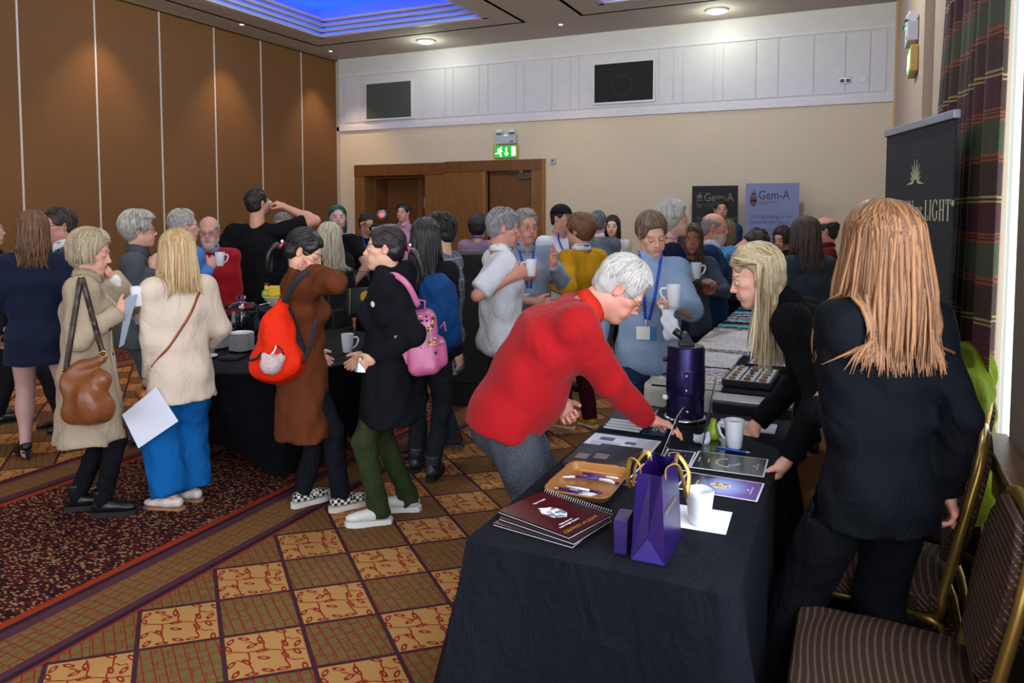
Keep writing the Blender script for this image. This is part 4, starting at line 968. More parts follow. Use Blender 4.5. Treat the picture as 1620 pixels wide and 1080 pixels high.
    def do_lanyard(s, ln):
        F = s.fields['top']; mb = MB(); z = ln.get('z', .60)*s.H; w = ln.get('w', .0085); bot = s.W+(s.CH-s.W)*.4; front = s.fw
        end = s.NB+s.fw*.0-s.up*(s.NB[2]-z)/max(.3, s.up[2])+s.rt*ln.get('x', 0.0)
        for q in (-1, 1):
            pts = []
            for t_ in np.linspace(0, 1, 15):
                p = (s.NB+s.rt*q*.062*s.S+s.up*.020)*(1-t_)+(end+s.rt*q*.010)*t_
                hit = F.march(p+front*.34, -front, .5); pts.append((hit if hit is not None else p+front*.06)+front*(.009))
            pts = [s.NB+s.rt*q*.060*s.S-s.fw*.035+s.up*.03]+pts; v = []
            for i, p in enumerate(pts):
                d = nrm(pts[min(i+1, len(pts)-1)]-pts[max(i-1, 0)]); sd = nrm(np.cross(d, front)); v += [p-sd*w, p+sd*w]
            mb.add(v, [(2*i, 2*i+1, 2*i+3, 2*i+2) for i in range(len(pts)-1)])
        back = [s.NB+s.up*.03+s.rt*x*.060*s.S-s.fw*(.035+.035*math.cos(x*PI/2)) for x in np.linspace(-1, 1, 7)]
        v = []
        for p in back: v += [p-s.up*w, p+s.up*w]
        mb.add(v, [(2*i, 2*i+1, 2*i+3, 2*i+2) for i in range(6)])
        la = mb.build('lanyard', mat(ln.get('col', '1f3fa8'), .6), s.root, smooth=True, solid=.0015)
        if ln.get('badge', True):
            p = pts[-1]; R = Matrix(np.stack([s.rt, s.fw, s.up], 1).tolist())
            b = MB().box(tuple(p-s.up*.075+s.fw*.008), (.105, .003, .075), R).build('badge', mat('dcdad6', .4), la, bevel=.002)
            MB().box(tuple(p-s.up*.075+s.fw*.0098-s.rt*.038), (.028, .001, .075), R).build('badge_stripe', mat('2f6cb0', .4), b)
            MB().box(tuple(p-s.up*.018+s.fw*.007), (.008, .003, .045), R).build('clip', mat('b0b0b0', .3, metal=.9), la)
# ================================================================== THE PEOPLE
def m_stripes():
    t = NT('pinstripe_cloth'); P, x, y, z = t.pos(); st = ((x*26+y*9).fract() < .13); return t.out(t.mix(st, lin('14182e'), lin('b9b6c4')), .85, 0, Specular_IOR_Level=.2)
def m_plaid(base='4e5561', line='b7bcc4', dark='2f343d', sx=16.0, sz=14.0):
    t = NT('plaid_wool'); P, x, y, z = t.pos(); n = t.noise(P, 200, 2, .6); c = t.mix(n, lin(dark), lin(base))
    a = ((x+y*.6)*sx).fract() < .09; b = (z*sz).fract() < .09; fine = (((x+y*.6)*sx*6).fract() < .35)*.35+((z*sz*6).fract() < .35)*.35
    c = t.mix(fine*.6, c, lin(line)); c = t.mix(a.max(b)*.75, c, lin(line)); t.bump(n, .3, .005); return t.out(c, .9, 0, Specular_IOR_Level=.1)
def m_print():
    t = NT('printed_tee'); P, x, y, z = t.pos(); n = t.noise(P, 16, 4, .7); m = t.ramp(n, [(.50, (0, 0, 0)), (.56, (1, 1, 1))]); zone = (z > 1.05) * (z < 1.34); return t.out(t.mix(m*zone*.8, lin('cfd4dc'), lin('4b5566')), .85)
def m_check():
    t = NT('checker_canvas'); P, x, y, z = t.pos(); c = ((x*55).floor()+(y*55).floor()+(z*55).floor()).mod(2.0) > .5; return t.out(t.mix(c, lin('141418'), lin('d8d4cc')), .8)
BLK, DEN = '14151a', '2a4a6c'
bz = lambda **k: dict(k)
# --- left group by the partition
Person('edge', 'man in black suit with white collar at the left edge of the photo', -20, 338, 5.9, 70, sex='m', skin='c99a84', head=dict(), hair=dict(style='short', col='2a2220', col2='3a302a'),
       top=dict(name='jacket', col='17181c', hem=.45, off=.022, vneck=.26, shirtcol='d8d8dc'), inner=dict(name='shirt', col='d8d8dc', off=.008), bot=dict(col='15161a'), shoes=dict(kind='loafer', col='15120f'))
Person('navy', 'woman from behind in navy knee-length dress and black heels, long wavy brown hair', 50, 335, 5.08, 12, g=1.12, skin='cfa093', hy=-25, hair=dict(style='wavy', col='4a3020', col2='8a6040', len=.30, wave=.022, vol=.016, n=190, w=.010),
       top=dict(name='dress', col='141b33', kind='knit', hem=.385, off=.014, flare=.012, wave=.003, str=1.42), bot=dict(kind='none', legs='bd9490'), shoes=dict(kind='heel', col='0d0d0f'), feet=((-.09, -.02, 25), (.15, .06, -25)), larm=(-.26, .10, .86), rarm=(.27, .06, .86))
Person('stripe', 'man with dark glasses in navy striped blazer, behind the woman in navy dress', 92, 331, 5.75, 248, sex='m', g=1.1, skin='c58f7c', head=dict(brow='2a201c', fat=1.08, jowl=1), hair=dict(style='short', col='2c2320', col2='4a3d36', lift=.014, len=.06), glasses=dict(col='15120f', r=.0026),
       top=dict(name='blazer', mat=m_stripes(), hem=.45, off=.022, vneck=.24, shirtcol='d8d8dc'), inner=dict(name='shirt', col='d8d8dc', off=.008), bot=dict(col='1a1c22'), shoes=dict(kind='loafer', col='2a1a14'), lanyard=dict(col='2c6cb8', z=.62))
Person('trench', 'woman in open beige trench coat with brown shoulder bag, lifting a white mug', 142, 362, 4.12, 98, g=1.05, skin='cf9c88', hy=8, hp=14, head=dict(eyes='down', brow='7a6048', lips='9a5a50'), hair=dict(style='bob', col='8d7a62', col2='c9b596', len=.115, fringe=1.0, gap=1.15, vol=.018, n=190, w=.009, flare=.12),
       top=dict(name='trench_coat', col='a8967f', hem=.27, off=.034, flare=.055, wave=.007, open=.085, vneck=.2, sr=.018, cuff=1.2, shirtcol='a08e77'), inner=dict(name='blouse', col='d9d6d2', off=.012, hem=.45), bot=dict(col='121216', r=(.088, .060, .045)), shoes=dict(kind='boot', col='121214'),
       feet=((-.08, -.10, -5), (.08, .06, -12)), rarm=('px', 186, 494, -.12), rpole=(.3, -1, -.9), rhand=dict(curl=.55, palm=(-.5, .3, .3)), larm=('px', 176, 436, .10), lpole=(-.6, .3, -1), lhand=dict(curl=.3, palm=(.2, -1, .2)))
Person('greysuit', 'white-haired woman in grey trouser suit with red glasses', 220, 337, 5.38, 100, g=1.1, skin='cf9f8b', hy=-6, head=dict(brow='8a8078', lips='a05850'), hair=dict(style='pixie', col='8f8d88', col2='c9c5bd', vol=.026, lift=.016, len=.07, n=240, w=.008), glasses=dict(col='8c1f24', r=.0022),
       top=dict(name='blazer', col='4d5058', shirtcol='474a52', hem=.43, off=.024, flare=.02, vneck=.28, vw=.06), inner=dict(name='blouse', col='d8d8da', off=.008), bot=dict(col='45484f', r=(.095, .075, .075)), shoes=dict(kind='loafer', col='1a1a1c'), rarm=('px', 241, 425, -.1), rpole=(.3, -.7, -1), rhand=dict(curl=.6))
Person('cream', 'blonde woman from behind in cream blazer and wide blue trousers, holding white paper', 278, 365, 4.22, 338, g=1.04, skin='cd9c8a', hair=dict(style='long', col='b98f5e', col2='e0c69a', len=.275, gap=.55, vol=.016, n=240, w=.009, flare=.05),
       top=dict(name='blazer', col='d2bfae', hem=.395, off=.022, flare=.022, sr=.010, wave=.003), bot=dict(name='wide_trousers', col='0f5a9c', r=(.108, .112, .118), crop=.10, wave=.007, off=.012), shoes=dict(kind='loafer', col='d6c8c0', sole='9a7050'),
       feet=((-.07, .0, 35), (.07, .05, 30)), larm=('px', 236, 604, -.06), lhand=dict(curl=.5, palm=(.6, .5, 0)), rarm=(.24, .16, .92))
Person('blueshirt', 'white-haired man in bright blue shirt turned away, lifting a white mug', 290, 331, 5.8, 62, sex='m', skin='cf9d8c', g=1.1, hy=12, head=dict(brow='9a9a96'), hair=dict(style='crop', col='a09c98', col2='cfcac6', vol=.005, n=170, len=.03, w=.004), glasses=dict(col='2a2a2e'),
       top=dict(name='shirt', col='4a7cc0', off=.022, collar='shirt', sr=.018, wave=.007), bot=dict(col='3a3c44'), shoes=dict(kind='loafer', col='1a1512'), rarm=('px', 330, 424, -.05), rpole=(.2, -.6, -1), rhand=dict(curl=.7))
Person('redbeard', 'bald bearded man in red sweater with blue lanyard, facing the room', 330, 342, 6.25, 188, sex='m', g=1.12, skin='cb9684', hp=6, head=dict(beard='c9c2ba', beard_len=.03, brow='9a9088'), hair=dict(style='bald', col='a8a29c', col2='d0cac4', vol=.004, n=120, len=.03, w=.004), glasses=dict(col='2a2422'),
       top=dict(name='sweater', col='a01420', kind='knit', off=.020, shirtcol='7f93b8', rib=True), bot=dict(col='4a7a9c', mk='denim'), shoes=dict(kind='loafer', col='2a1e18'), lanyard=dict(z=.64), rarm=(.13, .26, 1.08), rhand=dict(curl=.6))
Person('blacktee', 'big man from behind in black T-shirt and jeans, drinking from a white cup', 408, 300, 6.8, 22, sex='m', g=1.42, skin='c9947e', hp=-14, hy=32, head=dict(beard='3a2a22', beard_k=.6), hair=dict(style='crop', col='1c1614', col2='2c2420', vol=.008, n=150, len=.03, w=.005), glasses=dict(col='1a1614'),
       top=dict(name='tee_shirt', col='121217', hem=.44, off=.022, sleeve=.42, sr=.014, flare=.015, wave=.006), bot=dict(col='274564', mk='denim', r=(.10, .08, .075)), shoes=dict(kind='sneaker', col='222226'), rarm=('px', 453, 328, .06), rpole=(1, .1, -.45), rhand=dict(curl=.6, palm=(-1, 0, .1)), larm=(-.40, .12, .90), feet=((-.14, 0, 10), (.14, 0, -10)))
Person('greyback', 'grey-haired man half hidden behind the drinking man in black', 447, 338, 7.3, 200, sex='m', skin='c99c88', hair=dict(style='short', col='77726c', col2='9a958e'), top=dict(name='jacket', col='33302e', off=.02), bot=dict(col='22242a'), shoes=dict(kind='loafer', col='15120f'))
# --- the three in the middle
Person('camel', 'young woman in long camel brown coat and checkered shoes, orange backpack on her shoulder', 482, 360, 4.15, 82, skin='d8a78f', hy=22, hp=26, head=dict(eyes='down', brow='1c1614', lips='a86058'), hair=dict(style='tail', col='0f0c0e', col2='241c1e', vol=.010, len=.20, tie=(0, -.118, -.035), n=170, gloss=.3, pearl=1, hairline=.05), glasses=dict(col='c9a878', metal=.8, r=.0013),
       top=dict(name='coat', col='5e3019', hem=.272, off=.032, flare=.030, sr=.020, cuff=1.4, collar='stand', wave=.005, kind='cloth'), bot=dict(col='14151c', r=(.084, .066, .056), crop=.06, tuck=1, off=.004), shoes=dict(kind='sneaker', col=m_check(), sole='cfc9bd'),
       feet=((-.07, .0, 18), (.09, .20, 12)), rarm=('px', 497, 430, -.12), rpole=(.5, -.35, -1), rhand=dict(curl=.8, palm=(-.6, -.6, .2)), larm=(-.22, .10, .92))
Person('parka', 'young woman in black parka and olive trousers with pink studded backpack, white trainers', 608, 357, 4.05, 274, skin='d8aa90', head=dict(brow='1c1614', lips='b06a60'), hair=dict(style='tail', col='171213', col2='33282a', vol=.009, len=.20, tie=(0, -.120, -.015), n=190, gloss=.3, pearl=1, hairline=.058),
       top=dict(name='parka', col='121319', hem=.345, off=.040, flare=.045, sr=.024, collar='hood', wave=.007, hemy=-.01), bot=dict(col='2f3a22', r=(.090, .066, .056), long=.045, wave=.006), shoes=dict(kind='sneaker', col='d8d6d4', sole='e0dedc'),
       feet=((-.09, .06, 8), (.08, -.10, -5)), larm=('px', 596, 566, -.14), lpole=(-.3, -1, -.3), lhand=dict(curl=.5), rarm=(.22, .16, .92))
Person('longblack', 'woman from behind with long black hair and blue backpack, grey ankle boots', 674, 346, 4.72, 18, skin='d6a890', hair=dict(style='long', col='151113', col2='2c2224', len=.36, vol=.014, n=200, gap=.6, gloss=.3),
       top=dict(name='jacket', col='16171d', hem=.46, off=.026), bot=dict(col='1d2128', mk='denim', r=(.090, .066, .052)), shoes=dict(kind='boot', col='3a3d44'), feet=((-.10, .08, 5), (.06, -.06, 0)))
Person('plaid', 'man with glasses in long grey plaid coat and burgundy lace boots', 694, 338, 5.2, 292, sex='m', skin='d3a58c', hy=-6, head=dict(brow='15100f'), hair=dict(style='short', col='0f0d0f', col2='221c1e', lift=.010, len=.06, n=200), glasses=dict(col='2a2a30', r=.002),
       top=dict(name='coat', mat=m_plaid(), hem=.34, off=.030, flare=.025, sr=.018, wave=.005), inner=dict(name='roll_neck', col='101116', off=.008, collar='turtle'), bot=dict(col='27313f', mk='denim', r=(.086, .062, .052)), shoes=dict(kind='desert', col='45181f', sole='4a444a'),
       feet=((-.12, .12, 30), (.10, -.05, 10)), larm=('px', 708, 566, -.18), lpole=(-.6, -1, -.2), lhand=dict(curl=.75, palm=(.3, 0, -1)))
# --- far left, by the doors
Person('teal', 'woman with long teal green hair and black top, bare arms', 534, 326, 7.6, 215, g=1.35, skin='cfa39a', hy=-40, hp=-6, head=dict(fat=1.15, brow='4a3a30'), hair=dict(style='long', col='0c4a44', col2='157064', len=.20, gap=1.5, vol=.012, n=150, hairline=.075),
       top=dict(name='tunic', col='131318', hem=.36, off=.02, sleeve=.36, flare=.03, sr=.012), bot=dict(col='24507a', mk='denim'), shoes=dict(kind='flat', col='15120f'), larm=('px', 558, 452, -.1), lpole=(-1, -.2, 0), lhand=dict(curl=.3))
Person('wavyblond', 'woman from behind with long wavy grey-blonde hair in dark tartan dress', 520, 354, 6.5, 335, g=1.15, skin='cfa090', hair=dict(style='wavy', col='a89c86', col2='d8cfb6', len=.34, wave=.018, vol=.022, n=260, w=.010),
       top=dict(name='dress', mat=m_plaid('14181a', '3a4238', '0d0f12', 7, 6), hem=.20, off=.02, flare=.05), bot=dict(col='14151a'), shoes=dict(kind='flat', col='15120f'))
Person('sip', 'woman in black with dark tied hair, hand at her mouth, by the camera', 580, 338, 9.0, 165, skin='c99a84', hy=-18, hp=6, head=dict(brow='1c1614'), hair=dict(style='crop', col='1d1414', col2='33221f', vol=.008, n=120),
       top=dict(name='top', col='15161b', off=.018, collar=None), bot=dict(col='14151a'), shoes=dict(kind='flat', col='15120f'), larm=('px', 586, 358, -.22), lpole=(-1, .2, -.6), lhand=dict(curl=.5), lanyard=dict(z=.66, col='2a50b0', badge=False))
Person('pinkshirt', 'man in open-necked pink shirt standing in the doorway', 638, 321, 10.2, 218, sex='m', skin='c99a86', hy=-12, head=dict(brow='2a1e18'), hair=dict(style='short', col='2a1c16', col2='3e2c22', lift=.012), top=dict(name='shirt', col='c08fae', off=.018, collar='shirt'), bot=dict(col='2a2c34'), shoes=dict(kind='loafer', col='15120f'))
# --- centre, round the far end
Person('mauve', 'woman from behind with curly dark hair in mauve top, before the doors', 757, 340, 8.0, 25, g=1.1, skin='c9988a', hair=dict(style='bob', col='1a1314', col2='2e2224', len=.06, vol=.024, wave=.01, n=180, w=.010), top=dict(name='top', col='8d7488', off=.02), bot=dict(col='22242a'), shoes=dict(kind='flat', col='15120f'), lanyard=dict(badge=False))
Person('whiteshirt', 'grey-haired man in untucked white short-sleeved shirt and jeans, holding a mug', 797, 330, 4.98, 76, sex='m', g=1.08, skin='c68c78', hy=8, hp=8, head=dict(brow='6a625c'), hair=dict(style='short', col='77757a', col2='a8a6a8', vol=.010, n=260, len=.035, w=.005),
       top=dict(name='shirt', col='d6d6dc', hem=.445, off=.024, sleeve=.50, sr=.018, collar='shirt', flare=.018, wave=.006), bot=dict(col='1f4a70', mk='denim', r=(.096, .074, .066)), shoes=dict(kind='sneaker', col='22242a'),
       rarm=('px', 811, 438, -.25), rpole=(.35, -.9, -1), rhand=dict(curl=.7, palm=(-1, .1, 0)), larm=(-.2, .3, 1.05), lanyard=dict(col='24407e', badge=False, z=.72))
Person('greyshirt', 'man with glasses in grey-blue shirt talking with one open hand raised', 832, 331, 5.60, 168, sex='m', g=1.14, skin='c98f7c', hy=-14, hp=4, belly=.02, head=dict(brow='6a625c', jowl=1, fat=1.06, lips='a06058'), hair=dict(style='short', col='8a8178', col2='aca49a', vol=.008, n=220, len=.04, w=.005, hairline=.066), glasses=dict(col='8a7a70', metal=.6),
       top=dict(name='shirt', col='8a93a6', off=.018, collar='shirt', hem=.50, wave=.006, sr=.016), bot=dict(name='chinos', col='a89a86', r=(.098, .074, .066)), shoes=dict(kind='loafer', col='2a1e18'), lanyard=dict(z=.66),
       larm=('px', 874, 420, -.30), lpole=(-.7, -.3, -1), lhand=dict(curl=[.15, .3, .45, .55], palm=(.9, .3, .3), spread=.25, dir=(-.15, .35, .85), thumb=-.2), rarm=('px', 828, 440, -.30), rpole=(.8, -.2, -1), rhand=dict(curl=.55, palm=(0, -1, .3)))
Person('cap', 'young man in black baseball cap and printed white T-shirt', 889, 324, 7.0, 148, sex='m', skin='cb9684', hy=-22, head=dict(brow='3a2a20'), hair=dict(style='crop', col='2a1e18', vol=.004, n=60), top=dict(name='tee_shirt', mat=m_print(), off=.02, sleeve=.5, sr=.016), bot=dict(col='2a3040'), shoes=dict(kind='sneaker', col='333333'), lanyard=dict(z=.64), larm=(-.1, .25, 1.02), rarm=(.15, .25, 1.0))
Person('yellow', 'woman from behind in mustard yellow sweater, wine trousers and yellow deck shoes', 917, 340, 5.78, 322, g=1.1, skin='cf9c86', hy=-20, hair=dict(style='pixie', col='4a2e1c', col2='9a6a40', vol=.022, n=260, len=.06, lift=.010, w=.007), head=dict(lips='b06058'),
       top=dict(name='sweater', col='c8920e', kind='knit', hem=.47, off=.030, sr=.020, shirtcol='d8d8d8', rib=True), bot=dict(col='3d0f1c', r=(.090, .068, .058)), shoes=dict(kind='loafer', col='c98a20', sole='d8d0c4', name='deck_shoe'),
       feet=((-.10, .05, 20), (.08, -.02, 5)), larm=('px', 868, 450, -.1), lpole=(-.6, -.7, -1), lhand=dict(curl=.6), lanyard=dict(badge=False, z=.75))
Person('greysuitman', 'grey-haired man from behind in grey suit jacket', 946, 334, 7.8, 12, sex='m', skin='cb9c88', hair=dict(style='crop', col='55565a', col2='84868a', vol=.007, n=150), top=dict(name='jacket', col='5a6272', kind='fleck', off=.024, shirtcol='c9cdd6'), bot=dict(col='4a505c'), shoes=dict(kind='loafer', col='15120f'))
Person('whitetop', 'woman with straight black hair in white top by the beige wall', 969, 341, 8.5, 195, skin='dab099', hy=-8, hair=dict(style='long', col='100d10', col2='221a1e', len=.30, gap=.95, vol=.010, n=150, fringe=.9), head=dict(brow='1a1414'), top=dict(name='top', col='cfc8c4', off=.016), bot=dict(col='22242a'), shoes=dict(kind='flat', col='15120f'))
# --- round the second table
Person('pullover', 'woman in long pale blue-grey pullover with blue lanyard, looking down', 1032, 333, 4.3, 176, g=1.02, skin='cf9c86', hy=-16, hp=22, hr=8, neck_fwd=.012, head=dict(eyes='down', brow='7a6656', lips='a8625a'), hair=dict(style='pixie', col='4e3c2e', col2='8a7460', vol=.010, n=420, len=.05, lift=.008, w=.0048, hairline=.060),
       top=dict(name='pullover', col='8296b2', kind='knit', hem=.515, off=.034, flare=.030, sr=.022, collar='turtle', rib=True, wave=.004), bot=dict(col='1c2a48', mk='denim', r=(.092, .068, .060)), shoes=dict(kind='boot', col='1a1a1e'), lanyard=dict(z=.635, x=.02),
       larm=('px', 1062, 487, -.38), lpole=(-.9, -.3, -1), lhand=dict(curl=.7, palm=(.2, .2, .9)), rarm=(.30, .10, .95))
Person('cardigan', 'tall woman with white hair in navy waistcoat over white sleeves', 1066, 318, 5.2, 84, g=1.02, skin='cf9f8b', head=dict(brow='a09890'), hair=dict(style='bob', col='a8a49c', col2='d6d2c8', len=.05, gap=1.0, vol=.016, n=200, w=.008),
       top=dict(name='waistcoat', col='161c36', hem=.24, off=.030, sleeve=0, flare=.03), inner=dict(name='blouse', col='c8ccdc', off=.008, sr=.016), bot=dict(col='1a2348', r=(.10, .085, .085)), shoes=dict(kind='flat', col='15120f'), rarm=('px', 1086, 440, -.15), rpole=(.3, -.9, -.9), rhand=dict(curl=.7), glasses=None, lanyard=dict(badge=False, z=.75))
Person('magenta', 'woman in magenta top behind the dark-haired woman in grey', 1076, 362, 7.9, 20, skin='b98066', H=1.56, hair=dict(style='bob', col='2a1c1a', len=.1), top=dict(name='top', col='8c1f78', off=.02), bot=dict(col='22242a'), shoes=dict(kind='flat', col='15120f'))
Person('tan', 'dark-haired woman with brown skin in grey top and lanyard, facing the camera', 1094, 354, 5.95, 170, skin='8f5b44', hy=4, head=dict(brow='1c1210', lips='8a3f3a', blush=.2, gaze=(0, 1, .05)), hair=dict(style='long', col='2a1b16', col2='6a4a36', len=.34, gap=.72, vol=.012, n=210, wave=.006),
       top=dict(name='top', col='3d4650', off=.02, hem=.44), bot=dict(col='1a1c22'), shoes=dict(kind='flat', col='15120f'), lanyard=dict(z=.62), rarm=('px', 1112, 446, -.42), rpole=(1, -.3, -.7), rhand=dict(curl=.45, palm=(-.3, -.4, -1)), larm=('px', 1128, 461, -.32), lpole=(-1, -.3, -.8), lhand=dict(curl=.5, palm=(.4, -.5, .6)))
Person('baldblazer', 'bald man with white goatee in navy blazer, seen from the side', 1131, 337, 6.45, 92, sex='m', g=1.12, skin='c98d78', hp=4, head=dict(beard='d0cac4', beard_len=.02, brow='a09890', blush=.8), hair=dict(style='bald', col='8a817a', col2='aaa29a', vol=.002, n=90, len=.02, w=.003),
       top=dict(name='blazer', col='1a3252', off=.024, hem=.43, vneck=.24, shirtcol='d0d4e0'), inner=dict(name='shirt', col='d0d4e0', off=.008), bot=dict(col='1a1e28'), shoes=dict(kind='loafer', col='15120f'), rarm=(.2, .30, 1.0))
Person('tall', 'tall dark-haired man before the black banner', 1141, 315, 9.2, 172, sex='m', skin='bd8a74', head=dict(brow='1a1210', beard='4a3a32', beard_k=.35), hair=dict(style='short', col='16100f', col2='2a201c', len=.03), top=dict(name='shirt', col='1f3a72', off=.018), bot=dict(col='22242a'), shoes=dict(kind='loafer', col='15120f'))
Person('lightbrown', 'woman from behind with long light brown hair behind the bald man', 1152, 348, 8.2, 20, skin='c99884', hair=dict(style='long', col='4a3a2c', col2='8a745a', len=.30, n=160), top=dict(name='top', col='2a2c34', off=.018), bot=dict(col='22242a'), shoes=dict(kind='flat', col='15120f'))
Person('bendblue', 'man in denim blue shirt bending over the far table', 1196, 358, 7.2, 82, H=1.80, sex='m', g=1.05, skin='c98f7a', lean=(38, 46, 62), pelv=-.12, hp=62, head=dict(brow='3a2a20'), hair=dict(style='short', col='2a201a', col2='4a3a30', len=.04), top=dict(name='shirt', col='3f7098', kind='denim', off=.022, tail=.10), bot=dict(col='1d3a5c', mk='denim'), shoes=dict(kind='loafer', col='2a1e18'), rarm=(.2, .55, .82), larm=(-.2, .55, .82))
Person('brunette', 'woman with dark brown fringe in black, looking down across the far table', 1238, 357, 7.95, 205, skin='c99683', hp=18, hy=10, head=dict(eyes='down', brow='2a1a16', lips='b0605a'), hair=dict(style='bob', col='241614', col2='3e2824', len=.12, fringe=1.1, gap=.8, n=170), top=dict(name='top', col='15161b', off=.018), bot=dict(col='14151a'), shoes=dict(kind='flat', col='15120f'))
Person('teal_sweater', 'woman from behind with long dark brown hair in charcoal sweater', 1274, 344, 5.2, 332, skin='c99884', hy=-8, hp=8, hair=dict(style='long', col='2a1c1a', col2='543e36', len=.30, gap=.7, vol=.014, n=210, w=.009), top=dict(name='sweater', col='2b3440', kind='knit', hem=.40, off=.024, flare=.02), bot=dict(col='16181e'), shoes=dict(kind='flat', col='15120f'))
Person('burgundy', 'balding man with glasses in burgundy shirt', 1305, 343, 6.7, 268, sex='m', skin='c48c78', head=dict(brow='3a2c26', beard='5a4a42', beard_k=.35), hair=dict(style='bald', col='1a1514', col2='2c2422', vol=.006, n=160, len=.03), glasses=dict(col='2a2422', r=.0014), top=dict(name='shirt', col='5a1c1c', off=.02, collar='shirt'), bot=dict(col='22242a'), shoes=dict(kind='loafer', col='15120f'))
# --- at the near table
Person('redman', 'elderly white-haired man in red sweater bending over the near table', 984, 420, 3.02, 84, H=1.70, sex='m', g=1.15, skin='cd9280', lean=(31, 34, 48), pelv=-.05, hp=44, hy=4, neck_fwd=.035, belly=.015, head=dict(eyes='down', brow='c9c2bc', brow_k=.4, jowl=1, blush=.8, lips='a86a60'), hair=dict(style='short', col='b9b2ae', col2='e0dbd8', vol=.012, n=420, len=.055, lift=.004, w=.0045, hairline=.072),
       glasses=dict(col='b08d4a', metal=.9, r=.0016), top=dict(name='sweater', col='9c0f16', kind='knit', off=.032, tail=.045, hem=.5, down=(0, -.25, -1), sr=.022, rib=True, shirtcol='c02a1c', wave=.003), bot=dict(name='trousers', col='3c4048', mk='fleck', r=(.100, .084, .078), wave=.005, off=.010), shoes=dict(kind='loafer', col='1a1512'),
       feet=((-.12, .12, 5), (.10, .02, -5)), rarm=('w', -.745, 3.00, .80), rpole=(.35, -.85, -.75), rhand=dict(curl=.25, palm=(.1, -.1, -1), dir=(.05, 1, -.22)), larm=('px', 880, 632, .12), lpole=(-.4, -1, -.2), lhand=dict(curl=.6), drop=.0)
Person('blonde', 'young blonde woman in black zip jacket leaning on the near table', 1196, 390, 3.02, 283, H=1.69, skin='d8a58f', lean=(27, 33, 42), pelv=-.03, hp=20, hy=-14, neck_fwd=.02, head=dict(brow='6a4a34', lips='b8706a', gaze=(0, 1, -.35), lash='1a1210'), hair=dict(style='long', col='8d7350', col2='e2d0a8', len=.42, gap=1.75, vol=.014, n=340, w=.0095, wave=.006, gloss=.4),
       top=dict(name='zip_jacket', col='090a0d', hem=.47, off=.020, collar='stand', wave=.004, sr=.012), bot=dict(col='0f1015'), shoes=dict(kind='boot', col='15120f'), larm=('w', -.205, 2.86, .80), lpole=(-.3, -1, .3), lhand=dict(curl=[.35, .4, .45, .5], palm=(0, .3, -1), nails='b9a0c8', bend=(0, .2, -.4)), rarm=('w', -.36, 3.28, .80), rpole=(.5, -.6, .2), rhand=dict(curl=.25, palm=(0, .2, -1)), feet=((-.09, -.02, 8), (.10, .06, -8)))
Person('redhead', 'woman from behind with long red-blonde hair in black trouser suit, beside the near table', 1393, 324, 2.26, 322, H=1.712, g=.96, skin='cb8f80', hy=-18, hair=dict(style='long', col='623a20', col2='a07048', len=.40, gap=.7, vol=.022, n=520, w=.0110, wave=.004, flare=.10, gloss=.45),
       top=dict(name='jacket', col='080a10', hem=.435, off=.022, flare=.020, sr=.010, cuff=2.2, wave=.004, seed=11), bot=dict(col='090b10', r=(.098, .078, .074), wave=.003), shoes=dict(kind='boot', col='111114'), feet=((-.28, .14, 5), (.04, -.06, -10)), rarm=('px', 1494, 768, -.04), rpole=(-.1, -1, 0), rhand=dict(curl=[.1, .45, .5, .5], palm=(-.8, .6, 0), dir=(.30, -.1, -.85)), larm=(-.04, .24, 1.02), lpole=(-.25, -1, -.6))
# ================================================================== TABLES AND WHAT STANDS ON THEM
M_BLACKCLOTH = mat('10121a', .8, 'cloth'); M_MUG = mat('d9dbe2', .18); M_CHROME = mat('c9ccd0', .15, metal=1.0); M_DKMET = mat('2a2b30', .35, metal=.6)
TX0, TX1, TY0, TY1, TZ = -.995, -.255, 1.86, 3.53, .745
def trestle(x0, x1, y0, y1, z, label):
    e = empty('trestle_table', ((x0+x1)/2, (y0+y1)/2, 0), 0, label, 'table'); W, L = (x1-x0)/2-.012, (y1-y0)/2-.012
    MB().box((0, 0, z-.02), (2*W, 2*L, .025)).build('table_top', mat('8a6a48', .5, 'wood'), e)
    for sx in (-1, 1):
        for sy in (-1, 1): MB().tube([(sx*(W-.06), sy*(L-.12), z-.03), (sx*(W-.06), sy*(L-.10), 0.0)], .014, 8).build('leg', M_DKMET, e)
    return e
